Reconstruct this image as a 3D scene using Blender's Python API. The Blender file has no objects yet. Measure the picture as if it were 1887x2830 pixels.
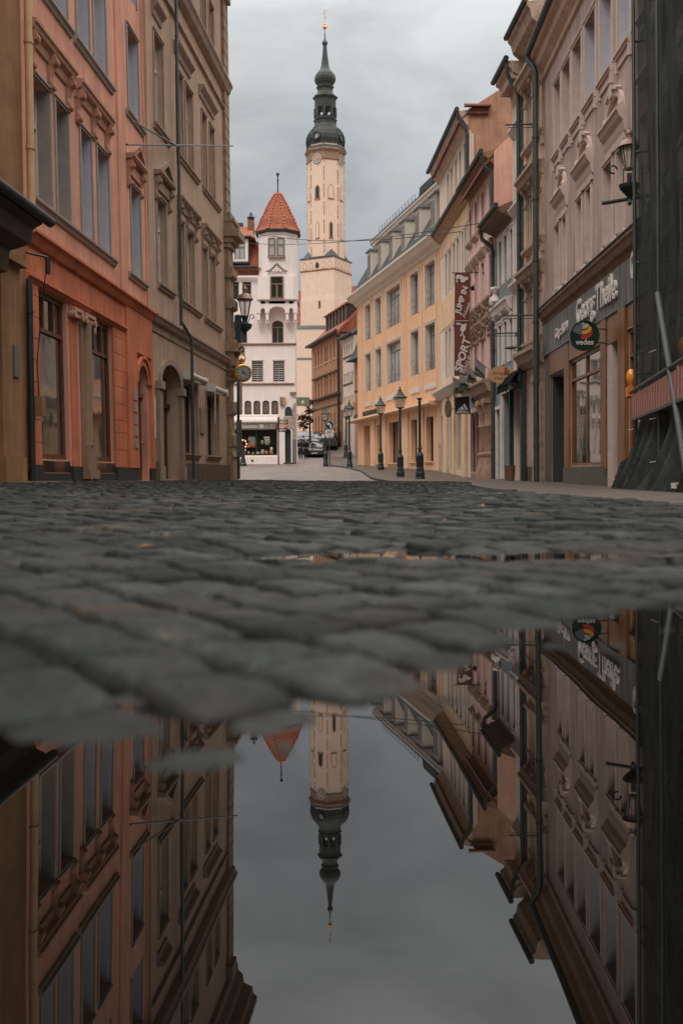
import bpy, bmesh, math, random
import numpy as np
from mathutils import Vector, Matrix
R = math.radians
SC = bpy.context.scene
COL = SC.collection
random.seed(7)
# ------------------------------------------------------------------ camera
F, CX, CY = 2800.0, 943.5, 1312.5            # focal length and optical axis in photo pixels (1887 x 2830)
PITCH, ROLL, HC = 0.0, -0.006, 0.20          # level camera, picture shifted down
FWD = Vector((0, math.cos(PITCH), -math.sin(PITCH)))
RT0, UP0 = Vector((1, 0, 0)), Vector((0, math.sin(PITCH), math.cos(PITCH)))
RT = RT0 * math.cos(ROLL) + UP0 * math.sin(ROLL)
UP = UP0 * math.cos(ROLL) - RT0 * math.sin(ROLL)
CAM = Vector((0, 0, HC))
cam = bpy.data.cameras.new('camera')
camo = bpy.data.objects.new('camera', cam); COL.objects.link(camo)
M = Matrix.Identity(4)
for i in range(3):
    M[i][0], M[i][1], M[i][2] = RT[i], UP[i], -FWD[i]
M.translation = CAM
camo.matrix_world = M
cam.sensor_fit = 'VERTICAL'; cam.sensor_height = 36; cam.lens = F / 2830 * 36
cam.shift_y = -(1415 - CY) / 2830
cam.clip_start, cam.clip_end = 0.05, 2000
cam.dof.use_dof = True; cam.dof.focus_distance = 34; cam.dof.aperture_fstop = 3.6
SC.camera = camo
# ------------------------------------------------------------------ sky, sun, exposure
SUN_EL, SUN_AZ = 48, 205
w = bpy.data.worlds.new('World'); SC.world = w; w.use_nodes = True
nt = w.node_tree; N = nt.nodes; L = nt.links; N.clear()
def nd(nt, t, **k):
    n = nt.nodes.new(t)
    for a, b in k.items():
        if a.startswith('i_'): n.inputs[a[2:].replace('_', ' ')].default_value = b
        else: setattr(n, a, b)
    return n
def ramp(nt, stops, interp='LINEAR'):
    n = nt.nodes.new('ShaderNodeValToRGB'); cr = n.color_ramp; cr.interpolation = interp
    while len(cr.elements) < len(stops): cr.elements.new(0.5)
    for e, (p, c) in zip(cr.elements, stops):
        e.position = p; e.color = (*c, 1) if len(c) == 3 else c
    return n
sky = nd(nt, 'ShaderNodeTexSky', sky_type='NISHITA', sun_disc=False, sun_elevation=R(SUN_EL), sun_rotation=R(SUN_AZ))
bg1 = nd(nt, 'ShaderNodeBackground', i_Strength=0.08); L.new(sky.outputs[0], bg1.inputs[0])
tc = nd(nt, 'ShaderNodeTexCoord'); sx = nd(nt, 'ShaderNodeSeparateXYZ'); L.new(tc.outputs['Generated'], sx.inputs[0])
mp = nd(nt, 'ShaderNodeMapping'); mp.inputs['Scale'].default_value = (2.2, 2.2, 5.0); mp.inputs['Location'].default_value = (0.35, 0.1, 0.2)
L.new(tc.outputs['Generated'], mp.inputs[0])
n1 = nd(nt, 'ShaderNodeTexNoise', i_Scale=1.9, i_Detail=6.0, i_Roughness=0.55, i_Distortion=0.5); L.new(mp.outputs[0], n1.inputs[0])
cl = ramp(nt, [(0.40, (0.0, 0.0, 0.0)), (0.60, (1, 1, 1))]); L.new(n1.outputs['Fac'], cl.inputs[0])
dark = ramp(nt, [(0.0, (0.17, 0.17, 0.19)), (0.16, (0.215, 0.215, 0.24)), (0.28, (0.36, 0.38, 0.40)), (0.42, (0.60, 0.625, 0.635)), (0.6, (1.5, 1.47, 1.43)), (1.0, (2.7, 2.6, 2.45))])
lite = ramp(nt, [(0.0, (0.27, 0.27, 0.29)), (0.16, (0.34, 0.345, 0.37)), (0.28, (0.50, 0.52, 0.535)), (0.42, (0.80, 0.815, 0.82)), (0.6, (1.8, 1.76, 1.7)), (1.0, (3.0, 2.9, 2.75))])
L.new(sx.outputs[2], dark.inputs[0]); L.new(sx.outputs[2], lite.inputs[0])
mx = nd(nt, 'ShaderNodeMix', data_type='RGBA')
L.new(cl.outputs[0], mx.inputs[0]); L.new(dark.outputs[0], mx.inputs[6]); L.new(lite.outputs[0], mx.inputs[7])
bg2 = nd(nt, 'ShaderNodeBackground', i_Strength=1.0); L.new(mx.outputs[2], bg2.inputs[0])
ms = nd(nt, 'ShaderNodeMixShader', i_Fac=0.94); L.new(bg1.outputs[0], ms.inputs[1]); L.new(bg2.outputs[0], ms.inputs[2])
wo = nd(nt, 'ShaderNodeOutputWorld'); L.new(ms.outputs[0], wo.inputs[0])
sun = bpy.data.lights.new('sun', 'SUN'); sun.energy = 0.8; sun.angle = R(20); sun.color = (1, 0.93, 0.84)
suno = bpy.data.objects.new('sun', sun); COL.objects.link(suno)
el, az = R(SUN_EL), R(SUN_AZ)
sd = Vector((math.sin(az) * math.cos(el), math.cos(az) * math.cos(el), math.sin(el)))   # towards the sun
suno.rotation_euler = sd.to_track_quat('Z', 'Y').to_euler()
SC.view_settings.view_transform = 'Standard'; SC.view_settings.look = 'None'
SC.view_settings.exposure = 0.1; SC.view_settings.gamma = 1.0
try: SC.view_settings.use_curve_mapping = False
except Exception: pass
SC.cycles.max_bounces = 6; SC.cycles.use_denoising = True
# ------------------------------------------------------------------ pixels to rays
def ray(px, py):
    return (FWD + RT * ((px - CX) / F) + UP * ((CY - py) / F)).normalized()
def at(px, py, Y):                            # point seen at a photo pixel, at depth Y
    d = ray(px, py); return CAM + d * (Y / d.y)
ZP = [(-50, .03), (2, .035), (7, .03), (20, -.02), (38, -.05), (43, -.06), (48, 0.0), (56, .32), (66, .62), (75, .85), (78, 1.08), (90, 1.75), (96, 2.9), (110, 4.2), (160, 7.5), (400, 8)]
def G(y):
    for (a, b), (c, d) in zip(ZP, ZP[1:]):
        if y <= c:
            t = (y - a) / (c - a); t = max(0, min(1, t)); return b + (d - b) * t
    return ZP[-1][1]
# ------------------------------------------------------------------ facade frames
class Fr:
    """s metres along the wall, n metres out into the street, z metres up; the wall may lean back by t."""
    def __init__(self, p0, p1, out, lean=0.0, z0=0.0):
        a, b = Vector((*p0, z0)), Vector((*p1, z0))
        self.o = a; self.u = (b - a).normalized(); self.L = (b - a).length
        nn = Vector((-self.u.y, self.u.x, 0))
        self.N = nn if nn.dot(Vector((*out, 0))) > 0 else -nn
        self.t = lean
    def P(self, s, n, z):
        return self.o + self.u * s + self.N * (n - self.t * z) + Vector((0, 0, z))
    def px(self, px, py, n=0.0):
        d = ray(px, py); m = self.N + Vector((0, 0, self.t))
        q = self.o + self.N * n
        k = (q - CAM).dot(m) / d.dot(m); p = CAM + d * k - self.o
        return p.dot(self.u), p.z
    def s(self, px, py=1000, n=0.0): return self.px(px, py, n)[0]
    def z(self, px, py, n=0.0): return self.px(px, py, n)[1]
class WF:                                     # plain world-axis frame round a point
    def __init__(self, p, rz=0.0):
        self.o = Vector(p); c, s = math.cos(rz), math.sin(rz)
        self.u = Vector((c, s, 0)); self.N = Vector((-s, c, 0)); self.t = 0
    def P(self, s, n, z): return self.o + self.u * s + self.N * n + Vector((0, 0, z))
# ------------------------------------------------------------------ mesh collector
ROOT = {}
class MB:
    def __init__(self): self.v = []; self.f = []; self.k = []
    def add(self, vs, fs, k=0):
        b = len(self.v); self.v += [tuple(p) for p in vs]; self.f += [tuple(i + b for i in f) for f in fs]; self.k += [k] * len(fs)
    def box(self, fr, s0, s1, n0, n1, z0, z1, k=0):
        self.add([fr.P(s, n, z) for s in (s0, s1) for n in (n0, n1) for z in (z0, z1)],
                 [(0, 1, 3, 2), (4, 6, 7, 5), (0, 4, 5, 1), (2, 3, 7, 6), (0, 2, 6, 4), (1, 5, 7, 3)], k)
    def quad(self, pts, k=0): self.add(pts, [tuple(range(len(pts)))], k)
    def face(self, fr, s0, s1, z0, z1, n, k=0): self.quad([fr.P(s0, n, z0), fr.P(s1, n, z0), fr.P(s1, n, z1), fr.P(s0, n, z1)], k)
    def prism(self, fr, pts, n0, n1, k=0):    # outline in (s, z), thickness n0..n1
        m = len(pts)
        self.add([fr.P(s, n, z) for n in (n0, n1) for s, z in pts],
                 [tuple(range(m)), tuple(range(m, 2 * m))] + [(i, (i + 1) % m, m + (i + 1) % m, m + i) for i in range(m)], k)
    def run(self, fr, prof, s0, s1, k=0):     # outline in (n, z), run from s0 to s1
        m = len(prof)
        self.add([fr.P(s, n, z) for s in (s0, s1) for n, z in prof],
                 [tuple(range(m)), tuple(range(m, 2 * m))] + [(i, (i + 1) % m, m + (i + 1) % m, m + i) for i in range(m)], k)
    def tube(self, pts, r, n=8, k=0):
        pts = [Vector(p) for p in pts]; rs = r if isinstance(r, (list, tuple)) else [r] * len(pts)
        rings = []; prev = None
        for i, p in enumerate(pts):
            d = (pts[min(i + 1, len(pts) - 1)] - pts[max(i - 1, 0)]).normalized()
            a = prev if prev is not None and abs(prev.dot(d)) < .95 else (Vector((0, 0, 1)) if abs(d.z) < .9 else Vector((1, 0, 0)))
            x = a.cross(d).normalized(); y = d.cross(x)
            prev = a
            rings.append([p + (x * math.cos(t) + y * math.sin(t)) * rs[i] for t in [2 * math.pi * j / n for j in range(n)]])
        vs = [q for r_ in rings for q in r_]
        fs = [(i * n + j, i * n + (j + 1) % n, (i + 1) * n + (j + 1) % n, (i + 1) * n + j) for i in range(len(pts) - 1) for j in range(n)]
        fs += [tuple(range(n)), tuple(range((len(pts) - 1) * n, len(pts) * n))]
        self.add(vs, fs, k)
    def lathe(self, c, prof, n=16, rot=0.0, k=0, sq=None):      # prof [(r, z)]
        c = Vector(c); vs = []
        for r, z in prof:
            for j in range(n):
                t = rot + 2 * math.pi * j / n
                vs.append(c + Vector((r * math.cos(t), r * math.sin(t), z)))
        m = len(prof)
        fs = [(i * n + j, i * n + (j + 1) % n, (i + 1) * n + (j + 1) % n, (i + 1) * n + j) for i in range(m - 1) for j in range(n)]
        fs += [tuple(range(n)), tuple(range((m - 1) * n, m * n))]
        self.add(vs, fs, k)
    def disc(self, fr, s, z, r, n0, n1, m=24, k=0, ry=None):
        self.prism(fr, [(s + r * math.cos(2 * math.pi * i / m), z + (ry or r) * math.sin(2 * math.pi * i / m)) for i in range(m)], n0, n1, k)
    def sphere(self, c, r, n=8, k=0, sc=(1, 1, 1)):
        c = Vector(c); vs = []; m = max(4, n // 2)
        for i in range(m + 1):
            a = math.pi * i / m
            for j in range(n):
                t = 2 * math.pi * j / n
                vs.append(c + Vector((r * sc[0] * math.sin(a) * math.cos(t), r * sc[1] * math.sin(a) * math.sin(t), r * sc[2] * math.cos(a))))
        self.add(vs, [(i * n + j, i * n + (j + 1) % n, (i + 1) * n + (j + 1) % n, (i + 1) * n + j) for i in range(m) for j in range(n)], k)
    def build(self, name, mats, parent=None, smooth=False, loc=None):
        if not isinstance(mats, (list, tuple)): mats = [mats]
        o3 = ROOT[parent.name] if parent else Vector(loc or (0, 0, 0))
        me = bpy.data.meshes.new(name)
        me.from_pydata([(x - o3.x, y - o3.y, z - o3.z) for x, y, z in self.v], [], self.f)
        for m in mats: me.materials.append(m)
        me.polygons.foreach_set('material_index', [min(k, len(mats) - 1) for k in self.k])
        bm = bmesh.new(); bm.from_mesh(me)
        bmesh.ops.remove_doubles(bm, verts=bm.verts, dist=1e-5)
        bmesh.ops.recalc_face_normals(bm, faces=bm.faces); bm.to_mesh(me); bm.free()
        if smooth:
            me.polygons.foreach_set('use_smooth', [True] * len(me.polygons))
            try: me.set_sharp_from_angle(angle=R(38))
            except Exception: pass
        me.update()
        o = bpy.data.objects.new(name, me); COL.objects.link(o)
        if parent: o.parent = parent
        else: o.location = o3
        ROOT[o.name] = o3.copy()
        return o
def tag(o, label=None, cat=None, group=None, kind=None):
    for a, b in (('label', label), ('category', cat), ('group', group), ('kind', kind)):
        if b: o[a] = b
    return o
def thing(name, p, label, cat, group=None):
    o = bpy.data.objects.new(name, None); COL.objects.link(o); o.location = p; o.empty_display_size = .3
    ROOT[o.name] = Vector(p); return tag(o, label, cat, group)
def kids(o): return [c for c in bpy.data.objects if c.parent == o]
def copy_tree(o, parent=None, delta=Vector((0, 0, 0)), ch=None):
    if ch is None:
        ch = {}
        for c in bpy.data.objects: ch.setdefault(c.parent, []).append(c)
    c = o.copy(); COL.objects.link(c); c.parent = parent
    ROOT[c.name] = ROOT[o.name] + delta
    for k in ch.get(o, []): copy_tree(k, c, delta, ch)
    return c
# ------------------------------------------------------------------ materials
MATS = {}
def pmat(name, col, rough=.6, metal=0.0, spec=.5, var=.0, scale=2.0, bump=0.0, bscale=30.0, streak=0.0, col2=None, patch=.0, coat=0.0, alpha=None, jit=0.0, bump2=0.0):
    m = bpy.data.materials.new(name); m.use_nodes = True; nt = m.node_tree; L = nt.links
    b = nt.nodes['Principled BSDF']; b.inputs['Base Color'].default_value = (*col, 1)
    b.inputs['Roughness'].default_value = rough; b.inputs['Metallic'].default_value = metal
    b.inputs['Specular IOR Level'].default_value = spec; b.inputs['Coat Weight'].default_value = coat
    tcn = nd(nt, 'ShaderNodeTexCoord'); src = None
    if var or streak or col2 or jit:
        na = nd(nt, 'ShaderNodeTexNoise', i_Scale=scale, i_Detail=8.0, i_Roughness=.62); L.new(tcn.outputs['Object'], na.inputs[0])
        lo = tuple(c * (1 - var) for c in col); hi = tuple(min(1, c * (1 + var * .6)) for c in col)
        ra = ramp(nt, [(.3, lo), (.7, hi)]); L.new(na.outputs['Fac'], ra.inputs[0]); src = ra.outputs[0]
        if streak:
            mp = nd(nt, 'ShaderNodeMapping'); mp.inputs['Scale'].default_value = (3.2, 3.2, .22); L.new(tcn.outputs['Object'], mp.inputs[0])
            nb = nd(nt, 'ShaderNodeTexNoise', i_Scale=1.6, i_Detail=6.0, i_Roughness=.6); L.new(mp.outputs[0], nb.inputs[0])
            rb = ramp(nt, [(.42, (1 - streak,) * 3), (.62, (1, 1, 1))]); L.new(nb.outputs['Fac'], rb.inputs[0])
            mm = nd(nt, 'ShaderNodeMix', data_type='RGBA', blend_type='MULTIPLY'); mm.inputs[0].default_value = 1
            L.new(src, mm.inputs[6]); L.new(rb.outputs[0], mm.inputs[7]); src = mm.outputs[2]
        if col2:
            nc = nd(nt, 'ShaderNodeTexNoise', i_Scale=scale * .8, i_Detail=9.0, i_Roughness=.7); mp2 = nd(nt, 'ShaderNodeMapping'); mp2.inputs['Location'].default_value = (7, 3, 1)
            L.new(tcn.outputs['Object'], mp2.inputs[0]); L.new(mp2.outputs[0], nc.inputs[0])
            rc = ramp(nt, [(.62 - patch, (0, 0, 0)), (.66 - patch, (1, 1, 1))]); L.new(nc.outputs['Fac'], rc.inputs[0])
            mm = nd(nt, 'ShaderNodeMix', data_type='RGBA'); mm.inputs[7].default_value = (*col2, 1)
            L.new(rc.outputs[0], mm.inputs[0]); L.new(src, mm.inputs[6]); src = mm.outputs[2]
        if jit:
            oi = nd(nt, 'ShaderNodeObjectInfo'); mr = nd(nt, 'ShaderNodeMapRange'); mr.inputs[3].default_value = 1 - jit; mr.inputs[4].default_value = 1 + jit
            L.new(oi.outputs['Random'], mr.inputs[0]); hs = nd(nt, 'ShaderNodeHueSaturation'); L.new(mr.outputs[0], hs.inputs['Value'])
            L.new(src, hs.inputs['Color']); src = hs.outputs[0]
        L.new(src, b.inputs['Base Color'])
    if bump:
        nn = nd(nt, 'ShaderNodeTexNoise', i_Scale=bscale, i_Detail=5.0); L.new(tcn.outputs['Object'], nn.inputs[0])
        bp = nd(nt, 'ShaderNodeBump', i_Strength=1.0, i_Distance=bump); L.new(nn.outputs['Fac'], bp.inputs['Height']); L.new(bp.outputs[0], b.inputs['Normal'])
    if alpha is not None: b.inputs['Alpha'].default_value = alpha
    MATS[name] = m; return m
def plaster(name, col, var=.13, streak=.13, **k):
    k.setdefault('bump', .004); k.setdefault('scale', 1.3)
    k.setdefault('col2', tuple(c * .72 for c in col)); k.setdefault('patch', -.03)
    return pmat(name, col, rough=.9, spec=.2, var=var * 1.25, streak=streak * 1.3, bscale=45, **k)
def glassm(name, col, rough=.04, wob=.0, jit=.5, spec=.5, var=.35, scale=1.5):
    m = pmat(name, col, rough=rough, spec=spec, jit=jit, var=var, scale=scale)
    nt = m.node_tree; b = nt.nodes['Principled BSDF']
    if wob:
        t = nd(nt, 'ShaderNodeTexCoord'); nn = nd(nt, 'ShaderNodeTexNoise', i_Scale=1.3, i_Detail=1.0); nt.links.new(t.outputs['Object'], nn.inputs[0])
        bp = nd(nt, 'ShaderNodeBump', i_Strength=1.0, i_Distance=wob); nt.links.new(nn.outputs['Fac'], bp.inputs['Height']); nt.links.new(bp.outputs[0], b.inputs['Normal'])
    return m
M_glass = glassm('window_glass', (.035, .04, .04), wob=.006)
M_glassL = glassm('window_glass_curtain', (.28, .28, .28), wob=.005, jit=.35)
M_glassS = glassm('shop_glass', (.03, .028, .024), wob=.003, jit=.2)
M_glassS.node_tree.nodes['Principled BSDF'].inputs['IOR'].default_value = 2.2
M_lace = pmat('lace_curtain', (.42, .42, .43), rough=.3, var=.25, scale=14, coat=.6)
M_zinc = pmat('zinc_pipe', (.066, .080, .076), rough=.45, metal=.35, var=.25, scale=3)
M_zincD = pmat('dark_gutter', (.035, .042, .04), rough=.5, metal=.3, var=.3, scale=3)
M_iron = pmat('dark_green_iron', (.018, .032, .03), rough=.42, var=.3, scale=6, bump=.001)
M_black = pmat('black_paint', (.008, .008, .009), rough=.4)
M_wood = pmat('brown_wood', (.14, .055, .028), rough=.5, var=.35, scale=5, streak=.25)
M_woodD = pmat('dark_wood', (.045, .024, .014), rough=.5, var=.35, scale=5, streak=.2)
M_woodO = pmat('oak_panel', (.28, .125, .04), rough=.42, var=.3, scale=2.2, streak=.35)
M_white = pmat('white_frame', (.62, .58, .53), rough=.55, var=.1, scale=5)
M_stone = pmat('sandstone', (.34, .235, .155), rough=.85, var=.35, scale=3.5, streak=.2, bump=.006, bscale=24)
M_stoneD = pmat('dark_sandstone', (.12, .075, .042), rough=.85, var=.45, scale=4, streak=.25, bump=.01, bscale=14)
M_plinth = pmat('dark_plinth', (.022, .026, .026), rough=.6, var=.4, scale=5, bump=.003)
M_slate = pmat('slate', (.045, .06, .062), rough=.5, var=.35, scale=5)
M_gold = pmat('gilding', (.80, .42, .09), rough=.28, metal=.75, var=.2, scale=6)
M_verd = pmat('copper_rose', (.30, .17, .13), rough=.45, metal=.3, var=.2, scale=6)
M_text = pmat('sign_lettering', (.62, .58, .55), rough=.5)
def tiles(name, col, sx_=.22, sz_=.16, mortar=.35, axis='z', bump=.02, rough=.7, var=.6):
    m = bpy.data.materials.new(name); m.use_nodes = True; nt = m.node_tree; L = nt.links; b = nt.nodes['Principled BSDF']
    t = nd(nt, 'ShaderNodeTexCoord'); sp = nd(nt, 'ShaderNodeSeparateXYZ'); L.new(t.outputs['Object'], sp.inputs[0])
    ad = nd(nt, 'ShaderNodeMath', operation='ADD'); L.new(sp.outputs[0], ad.inputs[0]); L.new(sp.outputs[1], ad.inputs[1])
    cb = nd(nt, 'ShaderNodeCombineXYZ'); L.new(ad.outputs[0], cb.inputs[0]); L.new(sp.outputs[2], cb.inputs[1])
    br = nd(nt, 'ShaderNodeTexBrick', offset=.5, i_Scale=1.0, i_Mortar_Size=.012, i_Bias=0.0); br.inputs['Brick Width'].default_value = sx_; br.inputs['Row Height'].default_value = sz_
    br.inputs['Color1'].default_value = (*[c * (1 - var * .35) for c in col], 1); br.inputs['Color2'].default_value = (*[min(1, c * (1 + var * .3)) for c in col], 1)
    br.inputs['Mortar'].default_value = (*[c * mortar for c in col], 1); br.inputs['Mortar Smooth'].default_value = .3
    L.new(cb.outputs[0], br.inputs[0]); b.inputs['Roughness'].default_value = rough
    nn = nd(nt, 'ShaderNodeTexNoise', i_Scale=.7, i_Detail=6.0); L.new(t.outputs['Object'], nn.inputs[0]); rr = ramp(nt, [(.3, (.72,) * 3), (.7, (1.1,) * 3)]); L.new(nn.outputs['Fac'], rr.inputs[0])
    mm = nd(nt, 'ShaderNodeMix', data_type='RGBA', blend_type='MULTIPLY'); mm.inputs[0].default_value = 1; L.new(br.outputs[0], mm.inputs[6]); L.new(rr.outputs[0], mm.inputs[7])
    L.new(mm.outputs[2], b.inputs['Base Color'])
    bp = nd(nt, 'ShaderNodeBump', i_Strength=1.0, i_Distance=bump); bp.invert = True; L.new(br.outputs['Fac'], bp.inputs['Height']); L.new(bp.outputs[0], b.inputs['Normal'])
    MATS[name] = m; return m
M_tileR = tiles('red_roof_tile', (.40, .10, .045))
M_tileB = tiles('brown_roof_tile', (.22, .07, .04))
M_tileS = tiles('slate_roof_tile', (.034, .046, .047), .3, .2, .5)
# ------------------------------------------------------------------ writing
def text_mesh(name, txt, size, T, mat, parent=None, extrude=.01, off=0.0, sxk=1.0, shear=0.0, align='CENTER'):
    cu = bpy.data.curves.new(name, 'FONT'); cu.body = txt; cu.size = size; cu.extrude = extrude; cu.offset = off; cu.shear = shear
    cu.align_x = align; cu.align_y = 'CENTER'; cu.resolution_u = 3
    o = bpy.data.objects.new(name + '_tmp', cu); COL.objects.link(o)
    bpy.context.view_layer.update()
    me = bpy.data.meshes.new_from_object(o.evaluated_get(bpy.context.evaluated_depsgraph_get()))
    bpy.data.objects.remove(o); bpy.data.curves.remove(cu)
    me.transform(T @ Matrix.Diagonal((sxk, 1, 1, 1)))
    o3 = ROOT[parent.name] if parent else Vector((0, 0, 0)); me.transform(Matrix.Translation(-o3))
    me.materials.clear(); me.materials.append(mat); me.name = name
    o = bpy.data.objects.new(name, me); COL.objects.link(o); o.parent = parent; ROOT[o.name] = o3.copy(); return o
def frT(fr, s, n, z, flip=1, rot=0.0):        # writing laid on a wall: x along the reading direction
    X = fr.u * flip; Y = Vector((0, 0, 1)); Z = fr.N
    M4 = Matrix.Identity(4)
    for i in range(3): M4[i][0], M4[i][1], M4[i][2] = X[i], Y[i], Z[i]
    M4.translation = fr.P(s, n, z); return M4 @ Matrix.Rotation(rot, 4, 'Z')
# ------------------------------------------------------------------ buildings
def arc(s0, s1, zs, rise, m=10):              # points of an arch from s0 to s1 springing at zs
    c, r = (s0 + s1) / 2, (s1 - s0) / 2
    return [(c - r * math.cos(math.pi * i / m), zs + rise * math.sin(math.pi * i / m)) for i in range(m + 1)]
class Bld:
    def __init__(self, name, fr, s0, s1, z1, mat, label, cat='building', group=None, depth=8.0, z0=-.6, base=None):
        self.fr, self.s0, self.s1, self.z0, self.z1, self.mat, self.depth = fr, s0, s1, z0, z1, mat, depth
        self.o = thing(name, fr.P(s0, 0, base or 0), label, cat, group)
        self.holes = []; self.extra = MB()
    def mb(self, part, mat, f, smooth=False, parent=None):
        m = MB(); f(m); return m.build(part, mat, parent or self.o, smooth)
    def finish(self, sides=True, top=True):
        fr = self.fr; m = self.extra
        ss = sorted({self.s0, self.s1, *[h[0] for h in self.holes], *[h[1] for h in self.holes]})
        zz = sorted({self.z0, self.z1, *[h[2] for h in self.holes], *[h[3] for h in self.holes]})
        ss = [s for s in ss if self.s0 <= s <= self.s1]; zz = [z for z in zz if self.z0 <= z <= self.z1]
        for a, b in zip(ss, ss[1:]):
            if b - a < 1e-4: continue
            for c, d in zip(zz, zz[1:]):
                if d - c < 1e-4: continue
                ms, mz = (a + b) / 2, (c + d) / 2
                if not any(h[0] < ms < h[1] and h[2] < mz < h[3] for h in self.holes): m.face(fr, a, b, c, d, 0)
        for h in self.holes:
            a, b, c, d, dp, rise = h[:6]
            q = fr.P
            m.quad([q(a, 0, c), q(a, -dp, c), q(a, -dp, d - rise), q(a, 0, d - rise)]); m.quad([q(b, 0, c), q(b, -dp, c), q(b, -dp, d - rise), q(b, 0, d - rise)])
            m.quad([q(a, 0, c), q(b, 0, c), q(b, -dp, c), q(a, -dp, c)])
            if not rise: m.quad([q(a, 0, d), q(b, 0, d), q(b, -dp, d), q(a, -dp, d)])
            else:
                pts = arc(a, b, d - rise, rise)
                for (p, z), (p2, z2) in zip(pts, pts[1:]):
                    m.quad([q(p, 0, z), q(p2, 0, z2), q(p2, -dp, z2), q(p, -dp, z)])
                    m.quad([q(p, 0, z), q(p2, 0, z2), q(p2, 0, d), q(p, 0, d)])
        q, D = fr.P, -self.depth
        if sides:
            for s in (self.s0, self.s1): m.quad([q(s, 0, self.z0), q(s, D, self.z0), q(s, D, self.z1), q(s, 0, self.z1)])
            m.face(fr, self.s0, self.s1, self.z0, self.z1, D)
            # a dark core behind the panes
            m.box(fr, self.s0 + .05, self.s1 - .05, -1.2, D + .1, self.z0 + .1, self.z1 - .05)
        if top: m.quad([q(self.s0, 0, self.z1), q(self.s1, 0, self.z1), q(self.s1, D, self.z1), q(self.s0, D, self.z1)])
        return m.build('wall', self.mat, self.o)
def win(B, s0, s1, z0, z1, dp=.14, liner=None, sur=None, sill=None, hood=None, frame=M_white, glass=M_glass, rise=0.0, sw=.1, cols=2, tr=.68, surp=.035, sillp=.12, sillx=.08, bar=.045, name='window', fw=.07, rows=0):
    """Window: frame (part) with pane, surround, sill and hood as sub-parts."""
    fr = B.fr; s0, s1 = min(s0, s1), max(s0, s1)
    B.holes.append((s0, s1, z0, z1, dp, rise))
    zt = z1 - rise
    m = MB(); n0, n1 = -dp, -dp + .05
    m.box(fr, s0, s0 + fw, n0, n1, z0, zt); m.box(fr, s1 - fw, s1, n0, n1, z0, zt)
    m.box(fr, s0 + fw, s1 - fw, n0, n1, z0, z0 + fw)
    if rise:
        pts = arc(s0, s1, zt, rise); pi = arc(s0 + fw, s1 - fw, zt, rise - fw)
        for i in range(len(pts) - 1):
            m.prism(fr, [pts[i], pts[i + 1], pi[i + 1], pi[i]], n0, n1)
    else: m.box(fr, s0 + fw, s1 - fw, n0, n1, z1 - fw, z1)
    zc = z0 + (z1 - z0) * tr if tr else z1
    if tr: m.box(fr, s0 + fw, s1 - fw, n0, n1 + .015, zc - .04, zc + .04)
    for i in range(1, cols):
        sm = s0 + (s1 - s0) * i / cols
        m.box(fr, sm - bar, sm + bar, n0, n1 - .006, z0 + fw, (zc - .04) if tr else z1 - fw)
    for i in range(1, rows + 1):
        zm = z0 + (zc - z0) * i / (rows + 1)
        m.box(fr, s0 + fw, s1 - fw, n0, n1 - .01, zm - .02, zm + .02)
    w_ = m.build(name, frame, B.o)
    def part(nm, mat, f, smooth=False):
        mm = MB(); f(mm); o = mm.build(nm, mat, w_, smooth); return o
    def pane(mm):
        if rise: mm.quad([fr.P(s, -dp + .012, z) for s, z in [(s0 + .01, z0)] + arc(s0 + .01, s1 - .01, zt, rise - .01) + [(s1 - .01, z0)]])
        else: mm.face(fr, s0 + .01, s1 - .01, z0 + .01, z1 - .01, -dp + .012)
    part('pane', glass, pane)
    if liner:
        for a, b in ((s0, s0 + .004), (s1 - .004, s1)): part('reveal', liner, lambda mm: mm.box(fr, a, b, -dp + .052, -.002, z0 + .002, zt - .002))
    if sur:
        def f(mm):
            mm.box(fr, s0 - sw, s0, -.01, surp, z0, zt); mm.box(fr, s1, s1 + sw, -.01, surp, z0, zt)
            if rise:
                a_, b_ = arc(s0 - sw, s1 + sw, zt, rise + sw), arc(s0, s1, zt, rise)
                for i in range(len(a_) - 1): mm.prism(fr, [a_[i], a_[i + 1], b_[i + 1], b_[i]], -.01, surp)
            else:
                mm.box(fr, s0 - sw, s1 + sw, -.01, surp, z1, z1 + sw); mm.box(fr, s0 - sw, s1 + sw, surp, surp + .03, z1 + sw * .6, z1 + sw)
        part('surround', sur, f)
    if sill:
        part('sill', sill, lambda mm: (mm.run(fr, [(-.02, z0), (sillp, z0 - .015), (sillp, z0 - .06), (sillp - .05, z0 - .09), (sillp - .06, z0 - .15), (-.02, z0 - .16)], s0 - sillx - sw * bool(sur), s1 + sillx + sw * bool(sur))))
    if hood: hood(part, s0, s1, z1)
    return w_
def cornice(prof_scale, z, d=1.0):            # stepped moulding outline (n, z), hung below z
    k = prof_scale
    return [(-.02, z), (.50 * k, z), (.50 * k, z - .12 * k), (.44 * k, z - .16 * k), (.40 * k, z - .3 * k), (.26 * k, z - .36 * k), (.22 * k, z - .52 * k), (.1 * k, z - .62 * k), (.08 * k, z - .8 * k), (-.02, z - .84 * k)]
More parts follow.
